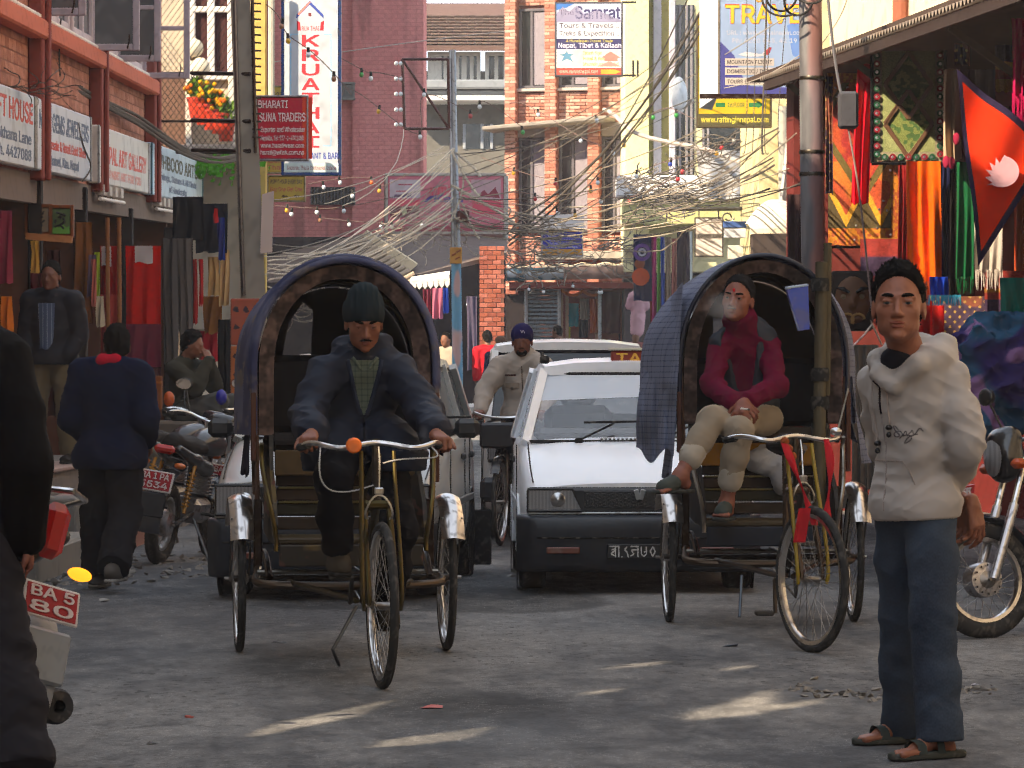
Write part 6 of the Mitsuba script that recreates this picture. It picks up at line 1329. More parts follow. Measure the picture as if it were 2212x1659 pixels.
    P.hair(C('#0d0b0b'), fringe=0.056, side=0.010, thick=0.016, spike=0.007, back=-0.07, seed=3)
    return P
LAST = [None]
_top = Person.top
def _top2(s, *a, **k):
    S = _top(s, *a, **k); LAST[0] = S; return S
Person.top = _top2
hoodie_man()

# --- the rider of the first rickshaw
def rider():
    w = lambda x, y, z: (RK1@np.array([x, y, z, 1]))[:3]
    yaw = 180+6.7
    J = dict(head=w(-0.005, 0.865, 1.53), neck=w(0, 0.99, 1.40), pelvis=w(0, 1.10, 1.03), sh_r=w(-0.16, 0.96, 1.305), sh_l=w(0.165, 0.96, 1.31),
             el_r=w(-0.25, 0.80, 1.135), el_l=w(0.255, 0.80, 1.14), wr_r=w(-0.262, 0.40, 1.045), wr_l=w(0.262, 0.40, 1.045),
             hip_r=w(-0.09, 1.06, 0.98), hip_l=w(0.09, 1.06, 0.98), kn_r=w(-0.155, 0.66, 0.84), kn_l=w(0.14, 0.80, 0.62), an_r=w(-0.115, 0.88, 0.505), an_l=w(0.115, 1.10, 0.265))
    P = Person('rickshaw rider in dark navy jacket and knitted cap looking down over the handlebar', J, yaw, yaw+2, -17, 0, 0.006, C('#7c4c38'), eyes_='down',
               hands=((w(-0.265, 0.385, 1.045), w(-0.285, 0.28, 1.022)-w(-0.262, 0.40, 1.045), (0, 0.1, 1), 75, 1, dict(thumb=30, spread=3)), (w(0.265, 0.385, 1.045), w(0.285, 0.28, 1.022)-w(0.262, 0.40, 1.045), (0, 0.1, 1), 75, -1, dict(thumb=30, spread=3))))
    r, f = P.R[:, 0], P.R[:, 1]
    def flare(S, Q):
        S.cone(w(-0.13, 0.96, 1.0), w(-0.15, 0.92, 0.93), 0.11, 0.12, 0.06).cone(w(0.13, 0.96, 1.0), w(0.15, 0.92, 0.93), 0.11, 0.12, 0.06)
        S.chain([J['neck']+r*0.075+f*0.06+[0, 0, -0.035], J['neck']+r*0.085-f*0.02+[0, 0, 0.03], J['neck']-f*0.075+[0, 0, 0.045], J['neck']-r*0.085-f*0.02+[0, 0, 0.03], J['neck']-r*0.075+f*0.06+[0, 0, -0.035]], [0.022, 0.030, 0.034, 0.030, 0.022], 0.02)
    P.top('jacket', 'leather', C('#171d2c'), 0.88, (0.070, 0.068, 0.054, 0.058), 1.10, 0.034, 7.0, collar=0, seed=9, h=0.0075, extra=flare, cuff=0.12)
    hS = LAST[0]
    cut = sg.Polygon
    def front(a, z):
        o = limb(J['pelvis'], J['neck'], np.clip((z-1.03)/0.355, 0, 1))+r*a+f*0.45; o[2] = z; t = 0.0
        for _ in range(50):
            v = hS(np.array([o-f*t]))[0]
            if v < 0.001: break
            t += max(v*0.8, 0.002)
        return o-f*t
    V = [(-0.055, 1.35), (0.055, 1.35), (0.035, 1.26), (0.004, 1.12), (-0.004, 1.12), (-0.035, 1.26)]
    us = np.linspace(0, 1, 10)
    def shirt(u, v):
        out = np.zeros(u.shape+(3,))
        for i in np.ndindex(u.shape):
            z = 1.365-0.24*v[i]; wd = 0.062*(1-v[i])**0.8+0.004
            out[i] = front((u[i]-0.5)*2*wd, z)+f*0.003
        return tuple(out[..., i] for i in range(3))
    P.t.add('shirt', grid(shirt, 12, 14), 'check_shirt', smooth=True)
    for q in (-1, 1):
        P.t.add('lapel', tube(np.array([front(q*(0.062*(1-v)**0.8+0.012), 1.365-0.24*v)+f*0.004 for v in np.linspace(0, 1, 10)]), 0.010, 6), 'leather', C('#232b3d'), True)
        P.t.add('shirt_collar', tube(np.array([front(q*0.055, 1.375)+f*0.006, front(q*0.035, 1.352)+f*0.010, front(q*0.02, 1.325)+f*0.008]), 0.009, 6), 'check_shirt', smooth=True)
    P.t.add('zip', tube(np.array([front(0.0, z)+f*0.002 for z in np.linspace(1.115, 0.92, 10)]), 0.004, 6), 'metal', C('#23252c'))
    P.trousers('cloth', C('#101014'), (0.10, 0.12), r=(0.092, 0.074, 0.062), wr=0.02, seed=6)
    for q, col in (('r', '#3a3226'), ('l', '#3c3428')):
        an = P.J['an_'+q]; d = -w(0, 1, 0)+w(0, 0, 0)
        S = Sdf().chain([an+[0, 0, 0.10], an], [0.050, 0.048], 0.02); P.t.add('boot_shaft', nets(S, 0.008), 'leather', C(col), True)
        P.shoe(an, d, 0.28, C(col), name='boot', w=0.05, z0=an[2]-0.078, sole=C('#1c1a16'))
        if q == 'r': P.t.add('sock', nets(Sdf().cone(an+[0, -0.0, 0.12], an+[0, 0.0, 0.15], 0.051, 0.052), 0.008), 'cloth', C('#9a938a'), True)
    hp = lambda x, y, z: P.J['head']+P.HR@np.array([x, y, z])
    S = Sdf().ell(hp(0, -0.012, 0.045), (0.094, 0.112, 0.10), P.HR, 0.02).ell(hp(0, -0.03, 0.125), (0.06, 0.07, 0.045), P.HR, 0.04)
    S.wave(lambda X: 0.0022*np.sin(((X-P.J['head'])@P.HR)[:, 0]*260)*1.0)
    S.cut(hp(0, 0.09, 0.030), P.HR@np.array([0, 0.35, -0.94]), 0.006).cut(hp(0, -0.08, -0.07), P.HR@np.array([0, 0.1, -1.0]), 0.006)
    P.t.add('knitted_cap', nets(S, 0.0055), 'cloth', C('#1d262a'), True)
    P.t.add('moustache', tube(np.array([hp(x, 0.1015-abs(x)*0.35, -0.0525-abs(x)*0.22) for x in np.linspace(-0.027, 0.027, 9)]), np.array([0.002, 0.004, 0.005, 0.0052, 0.0045, 0.0052, 0.005, 0.004, 0.002]), 6), 'hair', C('#120d0b'), True)
    P.t.add('wrist_watch', tube(circle(0.034, 20, 'y')@np.eye(3)+0, 0.006, 6, closed=True)[0]@P.R.T*0+0 if False else (tube(circle(0.040, 20, 'y'), 0.007, 6, closed=True)[0]@P.R.T+w(0.263, 0.42, 1.05), tube(circle(0.040, 20, 'y'), 0.007, 6, closed=True)[1]), 'metal', C('#3a3c40'))
rider()

# --- the smoking man resting on the second rickshaw
def smoker():
    yaw = 172
    J = dict(head=(1.178, 19.30, 1.70), neck=(1.215, 19.42, 1.545), pelvis=(1.26, 19.50, 1.10), sh_r=(1.09, 19.36, 1.455), sh_l=(1.34, 19.42, 1.46),
             el_r=(1.04, 19.22, 1.255), el_l=(1.375, 19.22, 1.25), wr_r=(1.135, 18.98, 1.17), wr_l=(1.20, 18.99, 1.175),
             hip_r=(1.18, 19.42, 1.07), hip_l=(1.34, 19.42, 1.07), kn_r=(1.16, 18.90, 1.02), kn_l=(1.02, 18.92, 1.075), an_r=(1.10, 18.98, 0.655), an_l=(0.855, 18.78, 0.80))
    P = Person('man in magenta polo neck and grey waistcoat smoking cross-legged on the waiting rickshaw', J, yaw, 160, 4, -6, 0.006, C('#7d4b3c'),
               hands=(((1.145, 18.97, 1.168), (0.55, -0.55, -0.45), (-0.2, -0.5, 0.8), 40, -1), ((1.195, 18.96, 1.172), (-0.35, -0.45, -0.75), (0.1, -0.8, 0.5), 45, 1)),
               feet=((J['an_r'], (-0.25, -0.9, 0), 0.17), (J['an_l'], (-0.75, -0.6, -0.12), 0.17)), jaw=0.95)
    P.top('polo_neck', 'cloth', C('#560e2a'), 1.02, (0.053, 0.050, 0.042, 0.042), 0.93, 0.026, 9.0, collar=0.042, seed=3, h=0.007, open_neck=False)
    def arm_holes(S, Q): pass
    S = Sdf(); Q = P.torso(S, 1.13, 0.05); r, f = P.R[:, 0], P.R[:, 1]
    for q in 'lr': S.cone(limb(J['neck'], J['sh_'+q], 0.5), limb(J['neck'], J['sh_'+q], 0.88), 0.070, 0.072, 0.04)
    S.wave(wrinkle(0.02, 7, 7, 10, 8)); S.cut((1.26, 19.5, 1.06), (0, 0, -1), 0.008)
    P_ = np.asarray(J['neck'])
    nz = sg.Polygon
    S.p.append(('k', P_+f*0.16+[0, 0, 0.06], P_+f*0.10+[0, 0, -0.48], 0.115, 0.080, 0, 0))
    P.t.add('waistcoat', nets(S, 0.007), 'leather', C('#2c3038'), True)
    P.trousers('cloth', C('#8c8070'), (0.30, 0.30), r=(0.082, 0.068, 0.058), wr=0.010, seed=7, h=0.0075)
    for q in 'lr':
        e = limb(P.J['kn_'+q], P.J['an_'+q], 0.69); d = P.J['an_'+q]-P.J['kn_'+q]; d = d/np.linalg.norm(d)
        P.t.add('turned_up_cuff', nets(Sdf().cone(e-d*0.045, e, 0.060, 0.060).wave(wrinkle(0.01, 14, 14, 14)), 0.008), 'cloth', C('#a39a8c'), True)
        an = P.J['an_'+q]; dd = np.array((-0.25, -0.9, 0) if q == 'r' else (-0.75, -0.6, -0.12)); dd = dd/np.linalg.norm(dd)
        B = Sdf().chain([an-dd*0.05+[0, 0, -0.085], an+dd*0.06+[0, 0, -0.085], an+dd*0.155+[0, 0, -0.085]], [0.038, 0.040, 0.043], 0.02).cut(an+[0, 0, -0.074], (0, 0, 1), 0.003).cut(an+[0, 0, -0.094], (0, 0, -1), 0.003)
        sd = P.t.add('sandal', nets(B, 0.007), 'rubber', C('#2c2e2c'), True)
        sd.add('strap', nets(Sdf().chain([an+dd*0.05+[0, 0, -0.035], an+dd*0.11+[0, 0, -0.05]], [0.042, 0.043], 0.02).cut(an+[0, 0, -0.08], (0, 0, -1), 0.004), 0.008), 'leather', C('#3a403c'), True)
    P.hair(C('#1c1a1c'), fringe=0.062, side=0.012, thick=0.008, spike=0.003, back=-0.05, recede=0.0)
    g = P.g
    P.t.add('tika', mv(ball((0, 0, 0), (0.007, 0.004, 0.009), 7), *g(0.0, 0.094, 0.042)), 'clean', C('#b01220'), True)
    P.t.add('moustache', tube(np.array([g(x, 0.1-abs(x)*0.35, -0.0525-abs(x)*0.2) for x in np.linspace(-0.022, 0.022, 7)]), 0.0035, 6), 'hair', C('#2a2422'), True)
    c = Thing('cigarette', 'short white cigarette held in the smoking man fingers', 'cigarette'); a = np.array([1.165, 18.87, 1.135])
    c.add('paper', tube([a, a+[0.035, -0.03, -0.004]], 0.0048, 8), 'clean', C('#cfc9bf'))
    c.add('tip', tube([a+[0.035, -0.03, -0.004], a+[0.043, -0.037, -0.005]], 0.0048, 8), 'matte', C('#4a4644'))
smoker()
def puff():                                       # a small cloud of smoke in front of his mouth
    n = 20; g = np.stack(np.meshgrid(*[np.linspace(0, 1, n)]*3, indexing='ij'), -1)
    v = meshkit.fbm(g*4.5, 4, 5); r = np.linalg.norm((g-0.5)*2*np.array([1, 1, 1.1]), axis=-1)
    d = np.clip(1.25*v-0.30, 0, 1)*np.clip(1.15-r, 0, 1)
    d[0] = d[-1] = 0; d[:, 0] = d[:, -1] = 0; d[:, :, 0] = d[:, :, -1] = 0
    return d
sm = (1.085, 19.08, 1.66)
scene['smoke_medium'] = {'type': 'heterogeneous', 'albedo': 0.96, 'scale': 7.0, 'sigma_t': {'type': 'gridvolume', 'grid': mi.VolumeGrid(puff().astype(np.float32)[..., None]), 'to_world': T().translate([sm[0]-0.115, sm[1]-0.10, sm[2]-0.075]).scale([0.23, 0.2, 0.15])}}
scene['smoke_puff'] = {'type': 'cube', 'to_world': T().translate(list(sm)).scale([0.115, 0.10, 0.075]), 'bsdf': {'type': 'null'}, 'interior': ref('smoke_medium')}
labels['smoke_puff'] = {'label': 'small puff of cigarette smoke in front of the seated man mouth', 'category': 'smoke', 'kind': 'stuff'}
# --- cyclist between the cars, with his bicycle
def bicycle(label, M, steer=0, seat=True):
    b = Thing('bicycle', label, 'bicycle', None, None, M)
    S = trans(0, 0.06, 0)@rot([0, 0, 1], steer)@trans(0, -0.06, 0)
    spoke_wheel(b, 'front_wheel', S@trans(0, 0, 0.34), 0.34, 0.02, 28); spoke_wheel(b, 'rear_wheel', trans(0, 1.08, 0.34), 0.34, 0.02, 28)
    k = (0.02, 0.02, 0.022)
    f = Thing('fork', parent=b, M=M@S)
    f.add('blades', [tube([[s*0.05, 0, 0.34], [s*0.045, 0.06, 0.60], [s*0.03, 0.10, 0.74]], 0.011, 8) for s in (-1, 1)]+[tube([[0, 0.10, 0.72], [0, 0.14, 0.98]], 0.016, 8)], 'gloss', k)
    f.add('handlebar', tube(spline([[-0.27, 0.30, 1.0], [-0.22, 0.18, 1.03], [-0.1, 0.12, 1.0], [0.1, 0.12, 1.0], [0.22, 0.18, 1.03], [0.27, 0.30, 1.0]], 24), 0.011, 8), 'chrome', (0.6, 0.6, 0.6))
    f.add('brake_lever', [tube([[s*0.2, 0.12, 0.995], [s*0.26, 0.22, 0.975]], 0.006, 6) for s in (-1, 1)], 'chrome', (0.6, 0.6, 0.6))
    f.add('basket', bbox(-0.14, 0.14, -0.16, 0.06, 0.76, 0.96, 0.02), 'plastic', (0.015, 0.015, 0.018))
    b.add('frame', [tube(p, 0.015, 8) for p in ([[0, 0.12, 0.88], [0, 0.66, 0.85]], [[0, 0.11, 0.78], [0, 0.60, 0.28]], [[0, 0.60, 0.28], [0, 0.70, 0.94]], [[0.03, 0.60, 0.28], [0.05, 1.08, 0.34]], [[-0.03, 0.60, 0.28], [-0.05, 1.08, 0.34]], [[0, 0.68, 0.82], [0.05, 1.08, 0.34]])], 'gloss', k)
    b.add('saddle', mv(ball((0, 0, 0), (0.08, 0.13, 0.035), 8), 0, 0.72, 0.95), 'leather', (0.015, 0.013, 0.012), True)
    b.add('crank', [tube([[0.06, 0.6, 0.28], [0.08, 0.52, 0.42]], 0.010, 6), tube([[-0.06, 0.6, 0.28], [-0.08, 0.68, 0.14]], 0.010, 6), mv(lathe([(0.02, 0), (0.09, 0)], 24, 'x'), 0.05, 0.6, 0.28)], 'metal', (0.3, 0.3, 0.3))
    for s, q in ((1, (0.52, 0.42)), (-1, (0.68, 0.14))): b.add('pedal', bbox(s*0.13-0.05, s*0.13+0.05, q[0]-0.04, q[0]+0.04, q[1]-0.012, q[1]+0.012, 0.005), 'rubber', (0.02, 0.02, 0.02))
    for c, M_ in (((0, 0, 0.34), S), ((0, 1.08, 0.34), np.eye(4))):
        b.add('mudguard', grid(lambda u, v, c=c: (0.035*(v-0.5)*2, c[1]+0.365*np.cos(0.35+u*2.1), c[2]+0.365*np.sin(0.35+u*2.1)-0.01*(2*v-1)**2), 20, 5), 'gloss', k, True, M=M@M_)
    return b
BK = trans(-0.10, 28.9, ground(28.9))@rot([0, 0, 1], -17)
bicycle('black bicycle ridden between the silver car and the taxi', BK, 8)
def cyclist():
    w = lambda x, y, z: (BK@np.array([x, y, z, 1]))[:3]
    J = dict(head=w(0.0, 0.62, 1.60), neck=w(0, 0.66, 1.46), pelvis=w(0, 0.74, 1.04), sh_r=w(-0.175, 0.62, 1.40), sh_l=w(0.175, 0.62, 1.40), el_r=w(-0.275, 0.50, 1.20), el_l=w(0.275, 0.50, 1.20),
             wr_r=w(-0.25, 0.30, 1.05), wr_l=w(0.25, 0.30, 1.05), hip_r=w(-0.09, 0.72, 1.0), hip_l=w(0.09, 0.72, 1.0), kn_r=w(-0.13, 0.52, 0.60), kn_l=w(0.12, 0.42, 0.80), an_r=w(-0.12, 0.70, 0.23), an_l=w(0.12, 0.55, 0.50))
    P = Person('cyclist in beige pocketed jacket and dark blue knitted cap between the cars', J, 171, 176, -6, 0, 0.008, C('#6e4434'),
               hands=((w(-0.25, 0.29, 1.05), (0.0, -1, -0.2), (0, 0.1, 1), 70, 1), (w(0.25, 0.29, 1.05), (0.0, -1, -0.2), (0, 0.1, 1), 70, -1)), w=0.95, eyes_=False)
    P.top('jacket', 'cloth', C('#a0968c'), 0.99, (0.080, 0.070, 0.05, 0.048), 1.14, 0.022, 8.0, collar=0.030, seed=2, h=0.009, open_neck=False)
    hS = LAST[0]; f = P.R[:, 1]; r = P.R[:, 0]
    def front(a, z):
        o = limb(J['pelvis'], J['neck'], np.clip((z-1.04)/0.42, 0, 1))+r*a+f*0.45; o[2] = z; t = 0.0
        for _ in range(40):
            v = hS(np.array([o-f*t]))[0]
            if v < 0.001: break
            t += max(v*0.8, 0.002)
        return o-f*t
    for q in (-1, 1):
        k = P.t.add('pocket_flap', grid(lambda u, v, q=q: tuple(np.array([[front(q*0.085+(a-0.5)*0.12, 1.27-0.055*(b_*(1-abs(a-0.5)*0.7))-0.0)+f*(0.006+0.006*b_) for b_ in v[0]] for a in u[:, 0]])[..., i] for i in range(3)), 8, 4), 'cloth', C('#85776a'), True)
        k.add('button', mv(ball((0, 0, 0), (0.012, 0.008, 0.012), 6), *(front(q*0.085, 1.225)+f*0.014)), 'plastic', C('#4c443c'), True)
    P.t.add('zip', tube(np.array([front(0, z)+f*0.004 for z in np.linspace(1.40, 1.02, 12)]), 0.004, 6), 'metal', C('#5a5046'))
    P.t.add('chest_label', grid(lambda u, v: tuple(np.array([[front(0.05+a*0.09, 1.325+0.012*b_)+f*0.006 for b_ in v[0]] for a in u[:, 0]])[..., i] for i in range(3)), 6, 3), 'cloth', C('#4a3430'), True)
    P.trousers('cloth', C('#14141a'), (0.08, 0.08), h=0.01)
    for q in 'lr': P.shoe(P.J['an_'+q], (0.1, -1, 0), 0.26, C('#1c1a1a'), h=0.011)
    hp = lambda x, y, z: P.J['head']+P.HR@np.array([x, y, z])
    S = Sdf().ell(hp(0, -0.012, 0.048), (0.090, 0.108, 0.098), P.HR, 0.02).cut(hp(0, 0.09, 0.026), P.HR@np.array([0, 0.4, -0.92]), 0.006).cut(hp(0, -0.08, -0.06), P.HR@np.array([0, 0.1, -1]), 0.006)
    P.t.add('knitted_cap', nets(S, 0.008), 'cloth', C('#231f4a'), True)
    P.t.add('cap_logo', [xf(m, trans(*hp(-0.01, 0.1, 0.075))@np.block([[P.HR, np.zeros((3, 1))], [np.zeros((1, 3)), 1]])) for m in (bar([-0.015, 0, 0], [-0.005, 0, 0.025], 0.005), bar([-0.005, 0, 0.025], [0.005, 0, 0], 0.005), bar([0.005, 0, 0], [0.015, 0, 0.025], 0.005))], 'clean', C('#b9b4c0'))
    P.t.add('beard', nets(Sdf().ell(P.g(0, 0.062, -0.082), np.array((0.045, 0.042, 0.036)), P.HR, 0.02).ell(P.g(0, 0.08, -0.05), (0.03, 0.022, 0.006), P.HR, 0.01).ell(P.g(0, 0.098, -0.067), (0.022, 0.02, 0.012), P.HR, 0.006, -1), 0.008), 'hair', C('#17110e'), True)
cyclist()

# --- man on the steps, man walking away, seated man, passer-by at the very edge
def steps_man():
    J, r, f = stand(-3.80, 30.6, 0.60, 1.66, 168, 0.16, arm=0.02)
    for q, s_ in (('r', 1), ('l', -1)): J['wr_'+q] = J['hip_'+q]+r*s_*0.09+f*0.10+[0, 0, 0.02]
    P = Person('man in dark zipped jacket and khaki trousers standing on the left steps', J, 168, 166, 0, 0, 0.009, C('#6a4232'), eyes_=False, w=0.95)
    P.top('jacket', 'leather', C('#17171f'), 1.42, (0.080, 0.070, 0.054, 0.05), 1.16, 0.02, 7.0, collar=0.03, seed=6)
    P.t.add('shirt', grid(lambda u, v: ((J['neck']+f*0.145)[0]+(u-0.5)*0.14*(1-0.25*v)*-r[0], (J['neck']+f*0.148)[1]+0*u-0.02*np.sin(u*PI), J['neck'][2]-0.07-0.5*v), 6, 8), 'striped_shirt', smooth=True)
    P.trousers('cloth', C('#5f5643'), (0.02, 0.02), r=(0.100, 0.085, 0.082)); P.hair()
    for q in 'lr': P.shoe(P.J['an_'+q], f, 0.27, C('#141212'), z0=0.605)
steps_man()
def walker():
    J, r, f = stand(-2.45, 22.6, 0, 1.62, -12, 0.10, arm=-0.02)
    J['head'] = J['head']+np.array([0.03, 0, -0.02])
    J['an_r'] = np.array([-2.40, 22.25, 0.145]); J['kn_r'] = np.array([-2.36, 22.60, 0.47]); J['an_l'] = np.array([-2.55, 22.75, 0.085]); J['kn_l'] = np.array([-2.55, 22.72, 0.47])
    for q, s_ in (('r', 1), ('l', -1)): J['el_'+q] = J['sh_'+q]+r*s_*0.06-f*0.03+[0, 0, -0.27]; J['wr_'+q] = J['hip_'+q]+r*s_*0.10+f*0.16+[0, 0, 0.06]
    P = Person('man in navy jacket with red collar walking away past the parked motorcycles', J, -12, 8, -6, 0, 0.009, C('#6a4232'), eyes_=False, w=1.0, hands=((J['wr_r'], (0.1, 0.6, -0.6), (0.8, 0, 0.3), 40, -1), (J['wr_l'], (-0.1, 0.6, -0.6), (-0.8, 0, 0.3), 40, 1)))
    P.top('jacket', 'cloth', C('#141a30'), 0.74, (0.086, 0.076, 0.056, 0.052), 1.18, 0.022, 6.0, collar=0, seed=1)
    P.t.add('red_collar', nets(Sdf().chain([P.J['neck']+[-0.07, 0.0, 0.0], P.J['neck']+[-0.04, -0.065, 0.045], P.J['neck']+[0.04, -0.065, 0.045], P.J['neck']+[0.075, 0.0, 0.0]], [0.034]*4, 0.02), 0.008), 'cloth', C('#a81c30'), True)
    P.trousers('cloth', C('#1d1c20'), (0.03, 0.03), r=(0.108, 0.092, 0.090), wr=0.022)
    P.hair(fringe=0.05, thick=0.015, spike=0.008, back=-0.09)
    P.shoe(P.J['an_r'], (f[0], f[1], -0.55), 0.26, C('#55504c'), sole=C('#8a8884')); P.shoe(P.J['an_l'], f, 0.26, C('#4c4844'), sole=C('#6f6a60'))
walker()
def seated():
    x, y, z = -2.98, 34.0, 0.72
    J = dict(head=(x+0.05, y-0.02, z+0.90), neck=(x-0.02, y+0.02, z+0.74), pelvis=(x-0.06, y+0.05, z+0.32), sh_r=(x-0.10, y-0.15, z+0.68), sh_l=(x+0.08, y+0.18, z+0.68), el_r=(x+0.10, y-0.22, z+0.50), wr_r=(x+0.20, y-0.10, z+0.75),
             el_l=(x+0.24, y+0.15, z+0.52), wr_l=(x+0.20, y+0.02, z+0.76), hip_r=(x-0.02, y-0.08, z+0.28), hip_l=(x, y+0.12, z+0.28), kn_r=(x+0.30, y-0.16, z+0.38), kn_l=(x+0.40, y+0.10, z+0.36), an_r=(x+0.25, y-0.20, z-0.06), an_l=(x+0.36, y+0.10, z-0.06))
    P = Person('man in olive jacket sitting before the left shops, hands at his mouth', J, -125, -100, -8, 0, 0.010, C('#7a4c38'), eyes_=False,
               hands=((J['wr_r'], (-0.3, 0.3, 0.9), (0.5, -0.8, 0.2), 60, 1), (J['wr_l'], (-0.3, -0.1, 0.9), (0.7, 0.5, 0.3), 60, -1)))
    P.top('jacket', 'cloth', C('#35342c'), z+0.24, (0.075, 0.068, 0.052, 0.046), 1.12, 0.022, 8, collar=0.02, seed=4)
    P.trousers('cloth', C('#4f4e4b'), (0.05, 0.05), r=(0.095, 0.082, 0.072)); P.hair(thick=0.018, spike=0.012)
    for q in 'lr': P.shoe(P.J['an_'+q], (0.9, -0.4, 0), 0.26, C('#2a2624'), h=0.012)
    thing('low_wall_seat', bbox(x-0.34, x+0.14, y-0.6, y+0.7, 0.1, z+0.20, 0.02), 'concrete', C('#5c544c'), 'dark plastered ledge that the olive jacketed man sits on', 'ledge')
seated()
def edge_person():
    J, r, f = stand(-1.70, 11.2, 0, 1.70, -8, 0.12, arm=0.0)
    J['sh_r'] = np.array([-1.53, 11.15, 1.33]); J['el_r'] = np.array([-1.445, 11.02, 1.02]); J['wr_r'] = np.array([-1.465, 11.16, 0.80])
    J['kn_r'] = np.array([-1.55, 11.12, 0.47]); J['an_r'] = np.array([-1.46, 10.95, 0.10]); J['hip_r'] = np.array([-1.63, 11.2, 0.88])
    P = Person('person in black jacket and dark grey trousers cut off by the left edge', J, -8, -20, 0, 0, 0.010, C('#7a4a3c'), eyes_=False, hands=((J['wr_r'], (0.12, 0.35, -1), (1, 0.1, 0.1), 50, 1),), w=0.95)
    P.top('jacket', 'cloth', C('#0a0a0c'), 0.62, (0.082, 0.075, 0.06, 0.055), 1.14, 0.012, 6.0, collar=0.02, seed=8)
    P.trousers('cloth', C('#232227'), (0.02, 0.02), r=(0.11, 0.10, 0.105), wr=0.03, seed=11)
    P.hair(thick=0.02, back=-0.1)
    for q in 'lr': P.shoe(P.J['an_'+q], f, 0.27, C('#1a1818'))
edge_person()

# --- small figures in the distance
def far_person(x, y, H, yaw, label, top, topcol, leg, hair=True, cap=None):
    J, r, f = stand(x, y, float(ground(y)), H, yaw, 0.14, arm=-0.02)
    P = Person(label, J, yaw, None, 0, 0, 0.018, C('#704834'), eyes_=False, group=None)
    P.top('top', 'cloth', topcol, J['pelvis'][2]-0.05, h=0.018, collar=0, wr=0.012); P.trousers('cloth', leg, (0.03, 0.03), h=0.018)
    if cap is not None: P.t.add('cap', nets(Sdf().ell(P.J['head']+[0, 0, 0.06], (0.09, 0.11, 0.07)), 0.02), 'cloth', cap, True)
    elif hair: P.hair(h=0.018)
    for q in 'lr': P.shoe(P.J['an_'+q], f, 0.26, C('#1c1a1a'), h=0.02)
def fx(u, y): return (u-1106)*y/FOC
far_person(fx(965, 60), 60, 1.66, 150, 'distant man in pale jacket by the blue painted pole', 'jacket', C('#9c9080'), C('#3a3c44'))
far_person(fx(1053, 60.5), 60.5, 1.68, 20, 'distant person in bright red jacket beside the brick pier', 'jacket', C('#b01c28'), C('#26262c'))
far_person(fx(1080, 58), 58, 1.62, 200, 'distant man in dark blue jacket and yellow shirt left of the white van', 'jacket', C('#20263c'), C('#222226'), cap=C('#5c4438'))
far_person(fx(1206, 70), 70, 1.70, 60, 'dark haired person whose head shows above the white van roof', 'top', C('#4a3430'), C('#202022'))
far_person(fx(1418, 66), 66, 1.72, 100, 'person in dark top beside the waiting rickshaw hood, partly hidden', 'top', C('#5c5450'), C('#202022'))
far_person(fx(1372, 72), 72, 1.60, 190, 'person in faded pink top in front of the clothes shop', 'top', C('#7a4a4c'), C('#202022'))
# ================================================================ signs, poles, wires, lamps on strings, and the clutter between the houses
EX, EZ = np.array([1.0, 0, 0]), np.array([0, 0, 1.0])
def board(name, label, u0, u1, v0, v1, y, col, depth=0.08, frame=None, fcol=(0.3, 0.3, 0.3), group=None, cat='sign', sides=None):
    a, c = at(u0, v1, y), at(u1, v0, y)
    t = Thing(name, label, cat, group)
    t.add('panel', bbox(a[0], c[0], y, y+depth, a[2], c[2], 0.008), 'print', col)
    if frame:
        f = frame
        t.add('frame', [bbox(a[0]-f, a[0], y-0.012, y+depth+0.012, a[2]-f, c[2]+f, 0.005), bbox(c[0], c[0]+f, y-0.012, y+depth+0.012, a[2]-f, c[2]+f, 0.005), bbox(a[0], c[0], y-0.012, y+depth+0.012, a[2]-f, a[2], 0.005), bbox(a[0], c[0], y-0.012, y+depth+0.012, c[2], c[2]+f, 0.005)], 'metal', fcol)
    t.y = y
    return t
def put(t, s, u0, u1, vb, hpx, col, bold=True, name='lettering'):
    y = t.y; p = at(u0, vb, y-0.001); w = (u1-u0)*y/FOC
    return t.add(name, text(s, hpx*y/FOC, p, EX, EZ, w, bold, 0.005), 'clean', C(col), smooth=False)
def patch(t, u0, u1, v0, v1, col, d=0.004, name='colour_field', mt='print'):
    y = t.y; a, c = at(u0, v1, y), at(u1, v0, y)
    return t.add(name, box(a[0], c[0], y-d, y-0.0005 if d > 0.0015 else y, a[2], c[2]), mt, C(col), smooth=False)
def shape(t, pts, col, d=0.005, name='emblem', mt='print'):
    P = np.array([at(u, v, t.y) for u, v in pts]); return t.add(name, prism(P[:, [0, 2]], t.y-d, t.y-0.0006, 'xz'), mt, C(col), smooth=False)
# tall vertical restaurant sign
k = board('restaurant_sign', 'tall white vertical restaurant sign with red letters and a blue gable emblem', 613, 731, -60, 373, 50, C('#a9b0ba'), 0.16, 0.035, C('#2c4478'))
for i, ch in enumerate('KRUATHAI'):
    v = 100+i*31.2; put(k, ch, 652, 690, v, 24, '#b02c38')
shape(k, [(640, 40), (669, 10), (699, 40), (699, 32), (669, 2), (640, 32)], '#3a4a94'); shape(k, [(642, 31), (669, 3), (671, 5), (646, 33)], '#c87868', 0.007)
shape(k, [(641, 45), (648, 48), (650, 66), (642, 66)], '#b02c38'); shape(k, [(693, 48), (700, 45), (699, 66), (691, 66)], '#b02c38'); shape(k, [(666, 28), (672, 28), (673, 35), (666, 35)], '#70383a')
put(k, 'RUA THAI', 652, 690, 66, 9, '#b85a5c'); put(k, 'RESTAURANT & BAR', 620, 730, 343, 13, '#3a4a94'); patch(k, 614, 731, 352, 372, '#b4c4c4'); put(k, 'Authentic Thai & Continental Cuisine', 620, 726, 367, 9, '#8a5a5c')
